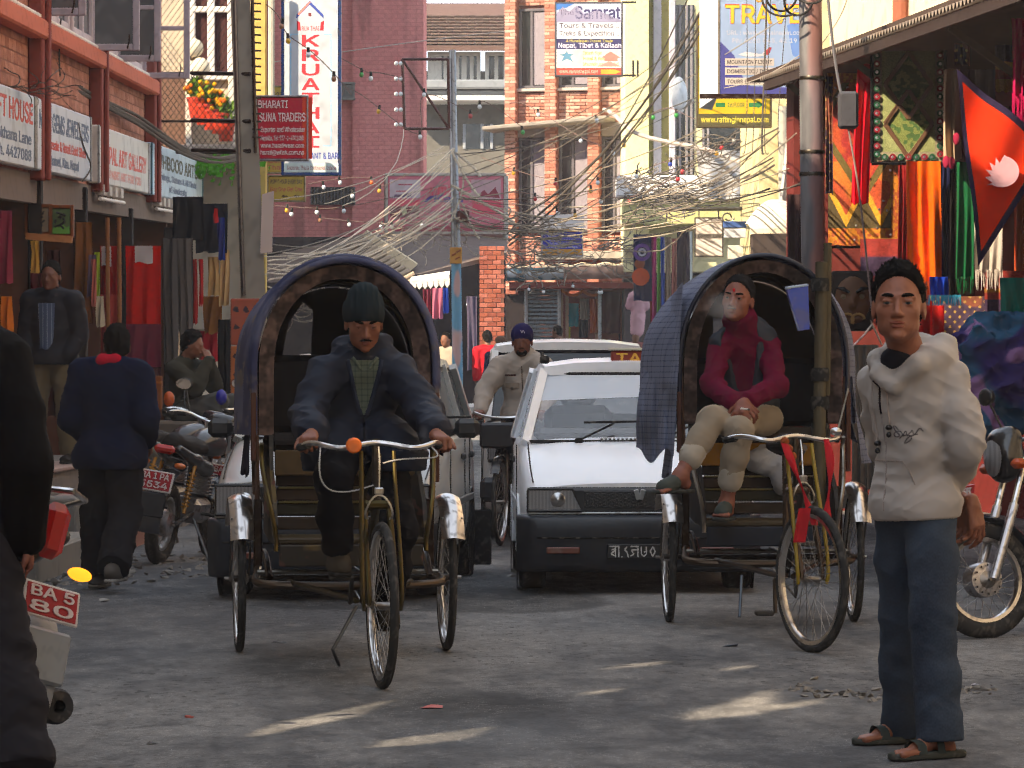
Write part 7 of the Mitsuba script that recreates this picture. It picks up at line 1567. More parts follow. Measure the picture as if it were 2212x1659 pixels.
for (u0, u1, v0, v1) in ((627, 629, 75, 314), (714, 716, 75, 316), (700, 716, 73, 75), (627, 645, 73, 75), (698, 716, 314, 316)): patch(k, u0, u1, v0, v1, '#7fb4d8', name='border_line')
# red traders sign
h = board('traders_sign', 'red traders sign with white lettering bolted to the concrete pole', 556, 662, 210, 343, 37.5, C('#a81c30'), 0.10, 0.02, C('#8a8084'))
patch(h, 653, 674, 210, 343, '#c03a24')
for s, u0, u1, v, hh in (('BHARATI', 549, 622, 233, 16), ('SUNA TRADERS', 560, 660, 262, 18), ('Exporter and Wholesaler', 563, 659, 285, 11), ('Nepalda, Tel: 977-1-4701680', 563, 656, 303, 10), ('www.haratiwear.com', 563, 657, 319, 10), ('harati@wlink.com.np', 563, 657, 334, 10)): put(h, s, max(u0, 558), u1, v, hh, '#cbbcc0')
for i, (u0, u1, v0, v1, lns, lab) in enumerate(((574, 613, 188, 372, (('CITY HOUR', 208), ('Authentic', 352), ('Thai', 366)), 'narrow yellow sign half hidden behind the red traders sign'), (580, 657, 381, 433, (('HAPPY HOUR EVERY DAY', 397), ('Buy One Get One', 413)), 'small yellow happy hour sign with two arrows'))):
    y_ = board('bar_sign', lab, u0, u1, v0, v1, 51.5+i*0.2, C('#b7a04c'), 0.06, 0.02, C('#a89c84'))
    for j, (s, v) in enumerate(lns): put(y_, s, u0+4, u1-4, v, 9, '#6a5a54' if j == 0 else '#b8685a')
    if i: [shape(y_, [(u, 424), (u+6, 420), (u+6, 422.5), (u+14, 422.5), (u+14, 425.5), (u+6, 425.5), (u+6, 428)], '#5a4a3a') for u in (608, 634)]
# travel agency sign on its bracket
s = board('travel_sign', 'white blue and red tours and travels sign with a mountain strip, on a bracket', 1202, 1342, 8, 162, 66, C('#cfcfd4'), 0.14, 0.03, C('#6a6668'))
patch(s, 1202, 1342, 8, 48, '#aab0c8'); shape(s, [(1202, 30), (1216, 14), (1228, 26), (1246, 12), (1262, 30), (1290, 22), (1342, 44), (1342, 48), (1202, 48)], '#8a86a0', 0.006); shape(s, [(1202, 8), (1240, 8), (1225, 16), (1202, 22)], '#3a6cb0', 0.006)
put(s, 'Samrat', 1242, 1340, 40, 26, '#34305c'); put(s, 'The', 1208, 1240, 32, 11, '#44304a', False); put(s, 'Tours & Travels ..', 1208, 1338, 60, 10, '#4a4654'); put(s, 'Treks & Expedition ..', 1208, 1338, 77, 10, '#4a4654')
patch(s, 1202, 1343, 84, 106, '#34325c'); put(s, 'A Himalayan Travel Trade', 1222, 1324, 91, 6, '#b0a24a'); put(s, 'Nepal, Tibet & Kailash', 1206, 1342, 103, 10, '#c4c0cc')
patch(s, 1202, 1343, 106, 147, '#c0bcb8'); shape(s, [(1224, 110), (1228, 116), (1240, 118), (1232, 122), (1238, 134), (1225, 127), (1212, 134), (1218, 122), (1208, 118), (1220, 116)], '#5a86a0', 0.007); shape(s, [(1300, 124), (1318, 111), (1340, 124), (1334, 126), (1334, 132), (1306, 132), (1306, 126)], '#b07468', 0.007); shape(s, [(1290, 144), (1316, 132), (1342, 144)], '#b8847a', 0.007)
for i, tx_ in enumerate(('Domestic Flight', 'Hotel & Resort', 'Mountain Jungle Safari')): put(s, tx_, 1260, 1300+i*18, 118+i*12, 7, '#a09a3c')
patch(s, 1202, 1343, 147, 162, '#a8483c'); put(s, 'www.samratnepal.com', 1208, 1292, 158, 8, '#d09a88'); shape(s, [(1298, 150), (1328, 150), (1342, 155), (1328, 160), (1298, 160)], '#c09a34', 0.007)
a, c = at(1343, 164, 66), at(1378, 164, 66)
s.add('bracket', [bar(at(1343, v, 66.07), at(1374, v, 66.07), 0.035) for v in (5, 163)]+[bbox(at(x, 0, 66)[0], at(x+4, 0, 66)[0], 66.02, 66.12, at(0, 166, 66)[2], at(0, 130, 66)[2], 0.005) for x in (1366, 1376)], 'metal', C('#3a3634'))
# rafting sign behind, big travel box sign in front
r_ = board('rafting_sign', 'bright yellow rafting sign with green arrows and a dark web address strip', 1508, 1664, 38, 272, 46, C('#b89a14'), 0.10, 0.02, C('#8a7a5a'))
put(r_, 'RI', 1512, 1531, 135, 28, '#b83a1c'); shape(r_, [(1514, 168), (1519, 164), (1522, 170), (1519, 182)], '#4a3a2c'); shape(r_, [(1525, 168), (1530, 164), (1533, 170), (1530, 182)], '#4a3a2c')
for v in (155, 204): patch(r_, 1508, 1664, v, v+1.5, '#6a7a3c')
shape(r_, [(1546, 222), (1566, 222), (1566, 231), (1546, 231)], '#2a6a3a'); put(r_, '1st FLOOR', 1572, 1608, 231, 9, '#5a6a34'); shape(r_, [(1618, 222), (1636, 222), (1636, 218), (1650, 226), (1636, 235), (1636, 231), (1618, 231)], '#2a6a3a')
patch(r_, 1508, 1664, 246, 272, '#4a4428'); put(r_, 'www.raftinginnepal.com', 1514, 1660, 264, 12, '#c8b83c')
b_ = board('travel_box_sign', 'large blue illuminated box sign for flights and travel with white left side', 1555, 1735, -80, 206, 41, C('#7f93b4'), 0.02, 0.02, C('#a89a84'))
a, c = at(1533, 206, 41), at(1555, -80, 41)
b_.add('side', hull([[a[0], 43.2, a[2]+0.02], [a[0], 43.2, c[2]], [c[0]-0.02, 41.0, a[2]], [c[0]-0.02, 41.0, c[2]], [c[0]+0.03, 43.2, a[2]], [c[0]+0.03, 43.2, c[2]]]), 'clean', C('#c6cdd4'), smooth=False)
b_.add('bottom_rail', bar(at(1512, 208, 40.98), at(1740, 208, 40.98), 0.05), 'metal', C('#3a2620'))
for v in (18, 56, 100, 135, 170): b_.add('side_shadow_bar', bar(at(1534, v, 42.9), at(1552, v+12, 41.2), 0.02), 'metal', C('#5a5c60'))  # grey bars stand in for shadow lines on the sign side
for pts, col, d in (([(1556, 206), (1556, 90), (1586, 120), (1600, 160), (1620, 186), (1735, 190), (1735, 206)], '#3a3c7c', 0.003), ([(1700, 55), (1735, 40), (1735, 130), (1712, 120)], '#5a7ab4', 0.003)): shape(b_, pts, col, d, 'colour_field')
shape(b_, [(1595, 118), (1610, 112), (1645, 117), (1660, 102), (1666, 104), (1660, 119), (1640, 122), (1610, 122)], '#b4b4ba', 0.005); shape(b_, [(1648, 117), (1661, 102), (1667, 103), (1660, 119)], '#8a2c34', 0.007)
put(b_, '&', 1632, 1650, 4, 22, '#c08a2c'); put(b_, 'TRAVEL', 1566, 1762, 50, 40, '#b8482c'); b_.y -= 0.006; put(b_, 'TRAVEL', 1567, 1761, 49, 37, '#c8a02c'); b_.y += 0.006
put(b_, 'URL : www.travelnepal.com', 1570, 1738, 75, 9, '#9aa0b0'); put(b_, 'Ph: 4260 045, 42 19', 1582, 1722, 92, 9, '#9aa0b0')
for s_, v, u1 in (('MOUNTAIN FLIGHT', 138, 1668), ('DOMESTIC / INTL. TICKETING', 158, 1735), ('TOURS (INBOUND / OUTBOUND)', 180, 1730)):
    patch(b_, 1566, u1+4, v-12, v+4, '#a8a09a', 0.006); b_.y -= 0.006; put(b_, s_, 1571, u1, v, 8, '#4a4448'); b_.y += 0.006
# comfort zone panel, blue and orange box sign, red shop board, white open frame
z_ = board('hanging_sign', 'plain white hanging panel with thin script lettering above the waiting rickshaw hood', 1502, 1561, 471, 553, 52, C('#c4bcba'), 0.03, 0.012, C('#8a8480'))
put(z_, 'Comfort Zone', 1508, 1557, 513, 8, '#5a5456', False); put(z_, 'BAR & GRILL', 1518, 1550, 524, 4, '#8a8484', False)
z_.add('rail', [tube([at(1440, 452, 51.6), at(1640, 450, 51.6)], 0.025, 8)]+[tube([at(u, 451, 51.7), at(u, 472, 52.0)], 0.01, 6) for u in (1510, 1552)], 'metal', C('#6a6866'))
z_.add('scroll', tube([at(1572+14*math.cos(a)*(1-a/14), 470+14*math.sin(a)*(1-a/14), 51.7) for a in np.linspace(0, 9, 30)], 0.012, 6), 'metal', C('#9a9894'))
o_ = board('agency_sign', 'blue and orange agency box sign on the grey ledge of the brick house', 1172, 1257, 482, 552, 76.5, C('#34348c'), 0.5, 0.03, C('#a8a4a0'))
patch(o_, 1186, 1244, 487, 501, '#c08a2c'); patch(o_, 1172, 1257, 538, 551, '#b07a24')
for i in range(4): put(o_, ('Money transfer', 'Internet and call', 'Ticketing and cargo', 'Tours and treks')[i], 1184, 1236+4*i, 513+7.5*i, 4.5, '#9a9ac4')
o_.add('roof_sheet', bar(at(1172, 481, 76.3), at(1262, 477, 76.3), 0.04, 0.3), 'matte', C('#c8c4c0'))
p_ = board('shop_board', 'faded red and pink shop board with blue and red emblem under the pink wall', 838, 1088, 380, 500, 66, C('#b06070'), 0.06, 0.05, C('#9a9490'))
patch(p_, 842, 908, 388, 428, '#b0a0a8'); patch(p_, 1018, 1082, 388, 430, '#a88890'); patch(p_, 842, 908, 432, 445, '#b84a5a'); patch(p_, 1020, 1082, 432, 462, '#b84458'); patch(p_, 842, 905, 446, 470, '#6a3840'); patch(p_, 845, 1085, 488, 499, '#8a3848')
put(p_, 'ATITHI', 926, 976, 421, 16, '#b02838'); put(p_, 'Kala', 938, 1000, 436, 14, '#4a3c7c'); shape(p_, [(914, 436), (928, 424), (960, 420), (930, 430), (922, 437)], '#4a3c7c', 0.008); put(p_, 'Guest House', 925, 1000, 462, 8, '#8a5864')
shape(p_, [(866, 450), (876, 446), (880, 462), (870, 468)], '#a8a884', 0.008); shape(p_, [(886, 462), (898, 462), (900, 470), (884, 470)], '#c08a98', 0.008); shape(p_, [(1030, 424), (1046, 410), (1054, 420), (1070, 404), (1080, 428)], '#7c3040', 0.008); patch(p_, 852, 890, 420, 426, '#5a4a6a', 0.007); patch(p_, 856, 880, 412, 414, '#a83a48', 0.007); patch(p_, 860, 890, 398, 400, '#a83a48', 0.007)
p_.add('leg', [tube([at(u, 380, 66.1), at(u, 520, 66.1)], 0.05, 8) for u in (836, 1092)], 'metal', C('#8a8884'))
# low tiled roof with a pale hip ridge, white scalloped awning, brick pier, dim shop
lt = Thing('low_shop', 'low tiled shop roof with a pale ridge over dim shops behind the blue rickshaw hood', 'building')
LY = 64.0
a = [at(870, 512, LY+2.2), at(1090, 512, LY+2.2), at(1090, 572, LY), at(955, 600, LY)]
lt.add('roof', (np.array([at(780, 505, LY+1.5), at(1095, 512, LY+2.4), at(1095, 545, LY+0.6), at(905, 592, LY-0.8), at(905, 600, LY-0.8), at(1095, 555, LY+0.6)]), np.array([[0, 3, 2], [0, 2, 1], [3, 4, 5], [3, 5, 2]])), 'matte', C('#5f5450'), smooth=False)
lt.add('roof', (np.array([at(780, 505, LY+1.5), at(905, 592, LY-0.8), at(770, 610, LY-0.5), at(560, 610, LY+1.0), at(560, 560, LY+2.0)]), np.array([[0, 2, 1], [0, 3, 2], [0, 4, 3]])), 'matte', C('#6a5c54'), smooth=False)
lt.add('hip_ridge', [hull([p+q for p in (at(785+12*i, 508+8.0*i, LY+1.4-0.22*i), at(797+12*i, 517+8.0*i, LY+1.2-0.22*i)) for q in (np.array([-0.07, -0.12, -0.06]), np.array([0.07, -0.12, 0.07]), np.array([0.07, 0.06, 0.10]), np.array([-0.07, 0.06, -0.03]))]) for i in range(9)], 'matte', C('#b9a88c'))
for i in range(12):
    p = at(790+10*i, 520+7.4*i, LY+1.0-0.19*i); q = p+np.array([-0.62, -0.2, -0.34])
    lt.add('roof_tile', [tube([p, q], 0.05, 7), tube([p+[-0.05, 0.1, 0.09], q+[-0.05, 0.1, 0.09]], 0.04, 7)], 'matte', C('#a39280'))
lt.add('cornice', bbox(at(900, 0, LY+2.3)[0], at(1094, 0, LY+2.3)[0], LY+2.25, LY+2.6, at(0, 520, LY+2.3)[2], at(0, 506, LY+2.3)[2], 0.02), 'matte', C('#9a8078'))
lt.add('cornice', bbox(at(1000, 0, LY+1.0)[0], at(1070, 0, LY+1.0)[0], LY+0.9, LY+1.4, at(0, 545, LY+1)[2], at(0, 535, LY+1)[2], 0.02), 'matte', C('#8a6a5c'))
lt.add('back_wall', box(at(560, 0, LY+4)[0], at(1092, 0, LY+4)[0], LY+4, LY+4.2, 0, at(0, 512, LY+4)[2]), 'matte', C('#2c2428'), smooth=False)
bx0, bx1 = at(1036, 0, LY)[0], at(1090, 0, LY)[0]
rb2 = random.Random(9); cnt = 0
for r0_ in range(40):
    z = 0.45+r0_*0.082
    if z > at(0, 540, LY)[2]: break
    for j in range(3):
        x = bx0+j*0.15-(0.07 if r0_ % 2 else 0)
        lt.add('brick', bbox(max(x, bx0), min(x+0.142, bx1), LY-0.1+rb2.uniform(-0.008, 0.006), LY+0.2, z, z+0.072, 0.006), 'matte', C(('#8a4a38', '#7c4032', '#96584a')[rb2.randrange(3)]))
lt.add('mortar_bed', box(bx0+0.01, bx1-0.01, LY-0.085, LY+0.3, 0.3, at(0, 538, LY)[2]), 'matte', C('#5a3a30'), smooth=False)
aw = Thing('scalloped_awning', 'white scalloped awning beside the blue painted pole', 'awning')
def sc(u, v): return (at(888, 0, 61)[0]+(at(972, 0, 61)[0]-at(888, 0, 61)[0])*u, 61-1.1*v+0*u, at(0, 598, 61)[2]-0.16*v+0.10*u)
aw.add('sheet', grid(sc, 12, 4), 'matte', C('#c4c0b8'), True)
aw.add('valance', [prism([(at(888+12*i, 0, 59.9)[0], at(0, 606-6*i/7, 59.9)[2]), (at(900+12*i, 0, 59.9)[0], at(0, 605-6*i/7, 59.9)[2]), (at(899+12*i, 0, 59.9)[0], at(0, 620-6*i/7, 59.9)[2]), (at(894+12*i, 0, 59.9)[0], at(0, 627-6*i/7, 59.9)[2]), (at(889+12*i, 0, 59.9)[0], at(0, 620-6*i/7, 59.9)[2])], 59.9, 59.92) for i in range(7)], 'matte', C('#c9c5bd'), smooth=False, kind='stuff')
for i, (u0, u1, v0, v1, col, y, lab) in enumerate(((932, 956, 622, 688, '#a05a70', 62, 'pinkish cloth hanging under the white scalloped awning'), (957, 968, 622, 676, '#24409a', 62, 'blue cloth hanging under the white scalloped awning'), (914, 930, 625, 690, '#6a2434', 62, 'maroon cloth hanging under the white scalloped awning'), (1008, 1030, 640, 800, '#4a4458', 63, 'grey violet cloth in the dim shop doorway by the blue pole'))):
    hang('shop_cloth', lab, 'cloth', (u0, u1, v0, v1), y, col, fold=0.04, nf=2, seed=i)
for (u, v, y) in ((1015, 657, 63.2),):
    t = thing('bare_bulb', ball(at(u, v, y), 0.06, 10), 'clean', C('#dcdcd4'), 'bare white lamp glowing in the dim shop doorway by the blue pole', 'lamp', smooth=True)
    scene[t.key]['emitter'] = {'type': 'area', 'radiance': {'type': 'rgb', 'value': [1.2, 1.15, 1.0]}}

# ---------------------------------------------------------------- the brick house shops
sh = Thing('brick_house_shop', 'shopfront under the brick house with painted fascia, grey shutter and a clothes display', 'shop')
SY = 78.6
X_ = lambda u, y=SY: at(u, 0, y)[0]
Z_ = lambda v, y=SY: at(0, v, y)[2]
sh.add('fascia', grid(lambda u, v: (X_(1086)+(X_(1366)-X_(1086))*u, SY-1.0-0.12*np.sin(v*PI)+0.02*np.sin(u*70), Z_(610)+(Z_(583)-Z_(610))*v+0.08*u), 60, 8), 'fascia_paint', smooth=True) if False else None
special('fascia_paint', lambda p, n, uv: dr.select(p.x < X_(1216), mikit.mix((0.38, 0.42, 0.44), (0.06, 0.13, 0.17), S_(0.4, 0.62, N_(p.x*5.5, p.z*9, 1.0))), mikit.mix((0.42, 0.26, 0.20), (0.22, 0.13, 0.10), N_(p.x*7, p.z*9, 3.0))), None, rough=0.7)
sh.add('fascia', grid(lambda u, v: (X_(1086)+(X_(1366)-X_(1086))*u, SY-1.0-0.12*np.sin(v*PI)+0.02*np.sin(u*70), Z_(610)+(Z_(583)-Z_(610))*v+0.06*u), 60, 8), 'fascia_paint', smooth=True)
sh.add('fascia_top', grid(lambda u, v: (X_(1096)+(X_(1366)-X_(1096))*u, SY-1.0+1.1*v, Z_(583)+0.06*u+0.10*v+0.025*np.sin(u*34)), 60, 4), 'matte', C('#c2b49c'), True)
sh.add('soffit', box(X_(1100), X_(1366), SY-0.9, SY+1.2, Z_(625), Z_(612)), 'matte', C('#7c3c34'), smooth=False)
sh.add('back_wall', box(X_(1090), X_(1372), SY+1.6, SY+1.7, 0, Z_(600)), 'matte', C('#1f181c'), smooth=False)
st_ = Thing('shutter', parent=sh)
for i in range(30):
    z0_ = ground(SY)+0.02+i*0.088
    if z0_ > Z_(628): break
    st_.add('slat', bbox(X_(1140), X_(1206), SY-0.02, SY+0.02, z0_, z0_+0.082, 0.018), 'metal', C('#6d7880'))
for u in (1137, 1208, 1296): sh.add('post', bbox(X_(u)-0.035, X_(u)+0.035, SY-0.06, SY+0.04, 0, Z_(615), 0.01), 'metal', C('#9a9a9c'))
sh.add('door_frame', [bbox(X_(u), X_(u+7), SY+0.3, SY+0.4, 0.3, Z_(628), 0.01) for u in (1210, 1222, 1286)], 'wood', C('#9c7a64'))
sh.add('marigold_garland', [ball(at(u, 628+10*abs(math.sin((u-1215)/14)), SY-0.2), 0.035, 6) for u in range(1215, 1290, 3)], 'cloth', C('#b0541c'), True, kind='stuff')
for i, (u0, u1, v0, v1, col, y, lab) in enumerate(((1222, 1250, 655, 705, '#167078', 79.0, 'teal tunic on display in the shop under the brick house'), (1252, 1272, 645, 690, '#8c8478', 79.0, 'beige top on display beside the teal tunic'), (1250, 1270, 690, 730, '#1c181c', 79.0, 'black skirt on display under the beige top'), (1274, 1290, 645, 720, '#a8481c', 78.8, 'orange striped cloth hanging at the display edge'), (1222, 1232, 705, 740, '#a0a032', 79.0, 'yellow green trouser leg below the teal tunic'), (1300, 1340, 630, 720, '#5c1c28', 79.6, 'dark red cloths stacked in the shop right of the display'), (1330, 1362, 640, 740, '#2c1a24', 79.8, 'dark violet cloth at the back of the shop'))):
    hang('displayed_garment', lab, 'garment', (u0, u1, v0, v1), y, col, fold=0.03, nf=2, seed=i)
tshirt = Thing('hanging_shirt', 'pale pink shirt hanging in the sun right of the shop display', 'shirt')
S = Sdf().chain([at(1378, 640, 72), at(1378, 690, 72), at(1376, 715, 72)], [0.13, 0.13, 0.12], 0.05).chain([at(1366, 640, 72), at(1358, 662, 72)], [0.07, 0.06], 0.03).chain([at(1390, 640, 72), at(1396, 664, 72)], [0.07, 0.06], 0.03).wave(wrinkle(0.03, 8, 8, 8))
tshirt.add('cloth', nets(S, 0.018), 'cloth', C('#c49aa4'), True)
tshirt.add('hanger', tube([at(1378, 625, 72), at(1378, 632, 72), at(1366, 640, 72), at(1392, 640, 72), at(1378, 632, 72)], 0.01, 5), 'metal', (0.3, 0.3, 0.3))
hb = hang('printed_tapestry', 'dark blue tapestry with violet ring and orange disc hanging by the brick house corner', 'tapestry', (1368, 1408, 506, 650), 71, '#161c3c', fold=0.02, nf=1)
hb.add('ring', mv(lathe([(0.10, -0.01), (0.17, -0.012), (0.17, 0.01)], 24, 'y'), *at(1387, 545, 70.9)), 'cloth', C('#5a3c7c')); hb.add('ring', mv(lathe([(0.04, -0.01), (0.08, -0.012), (0.08, 0.01)], 20, 'y'), *at(1387, 545, 70.9)), 'cloth', C('#9a98a8')); hb.add('disc', mv(lathe([(0, -0.01), (0.17, -0.012), (0.17, 0.01)], 24, 'y'), *at(1384, 598, 70.9)), 'cloth', C('#b04a2c')); hb.add('disc', mv(lathe([(0, -0.01), (0.10, -0.012), (0.10, 0.01)], 24, 'y'), *at(1382, 570, 70.92)), 'cloth', C('#7c3c24'))
for i, (u0, u1, v0, v1, col, lab) in enumerate(((1407, 1418, 510, 720, '#7c1c4c', 'magenta strip'), (1419, 1427, 515, 780, '#4a7a2c', 'bright green strip'), (1427, 1436, 512, 660, '#1c3c8c', 'blue strip'), (1437, 1449, 512, 760, '#6a5a4a', 'khaki strip'), (1450, 1462, 515, 740, '#7c4a44', 'dusty rose strip'), (1463, 1490, 500, 760, '#241c28', 'wide black strip'), (1404, 1416, 650, 740, '#7c1828', 'short crimson strip'))):
    hang('scarf_strip', lab+' among the long scarves left of the waiting rickshaw hood', 'scarf', (u0, u1, v0, v1), 70.5+0.05*i, col, fold=0.04, nf=1.5, seed=i)

# ---------------------------------------------------------------- poles
cp = Thing('utility_pole', 'slim grey pole painted blue below, with a tangle of cables, in the middle distance', 'pole')
CX = lambda u: at(u, 0, 57)[0]
cp.add('shaft', tube([at(977, 108, 57), at(980, 330, 57), at(985, 540, 57)], [0.055, 0.062, 0.075], 14), 'metal', C('#8d8f96')); cp.add('painted_shaft', tube([at(985, 540, 57), at(987, 700, 57), at(989, 850, 57)], [0.076, 0.080, 0.085], 14), 'blue_pole', smooth=True) if False else None
special('blue_pole', lambda p, n, uv: mikit.mix((0.10, 0.24, 0.36), (0.42, 0.26, 0.25), S_(0.52, 0.66, G_(p.x*6, p.z*2.2, 3.0, 2))), None, rough=0.7)
cp.add('painted_shaft', tube([at(985, 540, 57), at(987, 700, 57), at(989, 860, 57)], [0.076, 0.080, 0.085], 14), 'blue_pole', smooth=True)
cp.add('notice', bbox(CX(972), CX(998), 56.86, 56.9, at(0, 570, 57)[2], at(0, 535, 57)[2], 0.01), 'print', C('#b8843c')); cp.add('notice_lettering', [tube([at(u, v, 56.85), at(u+9, v-5, 56.85)], 0.012, 5) for u, v in ((976, 552), (984, 560), (986, 545))], 'clean', C('#8a4a2c'))
cp.add('junction_box', bbox(CX(988), CX(1014), 56.8, 57.0, at(0, 482, 57)[2], at(0, 456, 57)[2], 0.02), 'matte', C('#5a3430'))
sf_ = Thing('empty_sign_frame', 'empty rusty rectangular sign frame with a diagonal brace and clear bulbs on the slim pole', 'frame')
q4 = [at(u, v, 56.9) for u, v in ((869, 128), (968, 128), (970, 278), (874, 278))]
sf_.add('frame', [tube([q4[i], q4[(i+1) % 4]], 0.022, 8) for i in range(4)]+[tube([q4[0], q4[2]], 0.02, 8)], 'metal', C('#4a3030'))
lp = Thing('utility_pole', 'square concrete pole with a steel ladder strip left of the tall restaurant sign', 'pole')
ly_ = 36.0
lp.add('shaft', hull([at(u, v, ly_+d) for u, v, d in ((512, 330, -0.12), (560, 330, -0.12), (522, 700, -0.14), (576, 700, -0.14), (512, 330, 0.14), (560, 330, 0.14), (522, 700, 0.16), (576, 700, 0.16), (496, -60, -0.1), (536, -60, -0.1), (496, -60, 0.1), (536, -60, 0.1))]), 'concrete', C('#8a847a'), smooth=False)
lp.add('lower_shaft', bbox(at(522, 0, ly_)[0], at(578, 0, ly_)[0], ly_-0.15, ly_+0.16, -0.05, at(0, 690, ly_)[2], 0.02), 'concrete', C('#8f897f'))
lp.add('ladder_strip', [tube([at(544, -30, ly_-0.15), at(552, 330, ly_-0.15)], 0.018, 7)]+[bar(at(545, v, ly_-0.15), at(564, v+1, ly_-0.15), 0.016) for v in range(-10, 300, 17)], 'metal', C('#3c332e'))
lp.add('pipe', tube([at(506, -40, ly_-0.16), at(516, 330, ly_-0.16), at(526, 640, ly_-0.18)], 0.02, 8), 'metal', C('#6d6c6e'))
for v in (160, 262, 326): lp.add('cross_arm', tube([at(415, v-2, ly_+0.2), at(540, v, ly_-0.14)], 0.02, 8), 'metal', C('#3f3430'))
cpp = Thing('coffee_banner', 'small faded pinkish banner strapped to the concrete pole', 'banner')
cpp.add('sheet', hull([at(u, v, ly_-0.2+d) for d in (0, 0.02) for u, v in ((566, 420), (592, 412), (588, 545), (562, 548))]), 'print', C('#b8a8a0'), smooth=False)
# netting and the flower balcony between the left shops and the pole
nt = Thing('chain_link_netting', 'dark diamond wire netting stretched beside the left brick building', 'netting')
ny = 45.5; wires = []
for i in range(-16, 20):
    for sgn in (1, -1):
        p, q = np.array([300.0+i*12.5, 330.0]), np.array([300.0+i*12.5+sgn*330*0.72, 0.0])
        d = q-p; ts = [t_ for t_ in np.linspace(0, 1, 45) if 305 < (p+d*t_)[0] < 512 and (p+d*t_)[1] > -30]
        if len(ts) > 1: wires.append(tube([at(*(p+d*ts[0]), ny), at(*(p+d*ts[-1]), ny)], 0.0045, 4, cap=False))
nt.add('wire', wires, 'metal', C('#2c2624'), kind='stuff')
nt.add('rail', [tube([at(300, v, ny-0.01), at(512, v, ny-0.01)], 0.016, 6) for v in (158, 262, 330)], 'metal', C('#3a302c'))
fb = Thing('balcony_house', 'house with red framed white windows and a flower balcony behind the netting', 'building')
by = 50.0
fb.add('wall', box(at(380, 0, by)[0]-1.0, at(545, 0, by)[0], by, by+3, 2.0, 10.5), 'concrete', C('#b9ac98'), smooth=False)
fb.add('yellow_return', bbox(at(545, 0, by)[0], at(577, 0, by)[0], by-0.25, by-0.003, 0, 10.5, 0.01), 'matte', C('#b59a54')); fb.add('drain_pipe', tube([at(586, v, by-0.3) for v in (-40, 60, 300)], 0.045, 10), 'matte', C('#a8a498'))
fb.add('brown_wall', box(at(300, 0, by-0.6)[0], at(408, 0, by-0.6)[0], by-0.8, by-0.004, 2.5, at(0, 168, by)[2]), 'concrete', C('#6d5448'), smooth=False)
w_ = fb.add('window', box(at(412, 0, by)[0], at(505, 0, by)[0], by-0.03, by-0.003, at(0, 168, by)[2], at(0, -40, by)[2]), 'matte', C('#3a1c1c'), smooth=False)
w_.add('frame', [bbox(at(u, 0, by)[0]-0.05, at(u, 0, by)[0]+0.05, by-0.12, by-0.031, at(0, 168, by)[2], at(0, -40, by)[2], 0.01) for u in (415, 457, 500)]+[bbox(at(412, 0, by)[0], at(505, 0, by)[0], by-0.13, by-0.032, at(0, v, by)[2]-0.04, at(0, v, by)[2]+0.04, 0.01) for v in (22, 168)], 'matte', C('#c8c4c0'))
fb.add('balcony_slab', bbox(at(405, 0, by)[0], at(545, 0, by)[0], by-1.4, by-0.005, at(0, 345, by)[2], at(0, 326, by)[2], 0.02), 'concrete', C('#a89c90'))
fb.add('balcony_post', [bbox(at(u, 0, by-1.3)[0]-0.04, at(u, 0, by-1.3)[0]+0.04, by-1.35, by-1.25, at(0, 330, by)[2], at(0, 168, by)[2], 0.01) for u in (408, 500)], 'matte', C('#c4c0b8'))
rn = random.Random(5)
pot = 'flower pots on the balcony behind the netting'
for i, (u, v) in enumerate(((425, 232), (440, 247), (456, 258), (472, 266), (488, 282))):
    t = Thing('flower_pot', ('leftmost orange flower pot on the netted balcony', 'second orange flower pot on the netted balcony', 'middle orange flower pot on the netted balcony', 'fourth orange flower pot on the netted balcony', 'lowest orange flower pot on the netted balcony, next to the concrete pole')[i], 'flower pot', pot)
    c_ = at(u, v, by-1.35); t.add('pot', mv(lathe([(0, -0.14), (0.085, -0.14), (0.12, 0.09), (0.135, 0.09), (0.135, 0.13), (0.11, 0.13), (0.10, 0.08), (0, 0.08)], 18), *c_), 'plastic', C('#b8361c'), 40)
    t.add('band', mv(lathe([(0.105, 0.0), (0.108, 0.012), (0.109, 0.024)], 18), *c_), 'clean', C('#c89a90'))
    t.add('foliage', [ (lambda o, a, l: (np.array([o, o+[0.03*math.cos(a), 0.02, l], o+[l*math.cos(a), 0.05*math.sin(a), l*0.9], o+[l*0.5*math.cos(a)-0.02, 0, l*0.2]]), quads([[0, 1, 2, 3]])))(c_+[rn.uniform(-0.1, 0.1), rn.uniform(-0.1, 0.1), 0.10+rn.uniform(0, 0.22)], rn.uniform(0, 6.28), rn.uniform(0.05, 0.11)) for _ in range(90)], 'leaf', C('#55742c'), smooth=False, kind='stuff')
    for j in range(9): t.add('flower', ball(c_+[rn.uniform(-0.16, 0.16), rn.uniform(-0.16, 0.02), 0.16+rn.uniform(0, 0.24)], 0.032, 6), 'cloth', C('#c8901c') if j % 3 else C('#c2601c'), True)
for u, v, lab in ((418, 104, 'upper round white globe lamp on the netted balcony'), (432, 145, 'lower round white globe lamp on the netted balcony')):
    t = Thing('globe_lamp', lab, 'lamp'); t.add('globe', ball(at(u, v, by-1.3), 0.13, 10), 'clean', C('#cfc8b4'), True); t.add('cap', ball(at(u, v+22, by-1.3), (0.05, 0.05, 0.04), 7), 'metal', C('#5a4c3c'), True)
vine = [(lambda o, a, l: (np.array([o, o+[0.02, 0, l], o+[l*math.cos(a), 0.03, l*0.7], o+[l*math.cos(a), 0, 0]]), quads([[0, 1, 2, 3]])))(at(rn.gauss(447, 40), rn.gauss(366, 14), by-1.6+rn.uniform(-0.2, 0.2)), rn.uniform(0, 6), rn.uniform(0.04, 0.09)) for _ in range(160)]
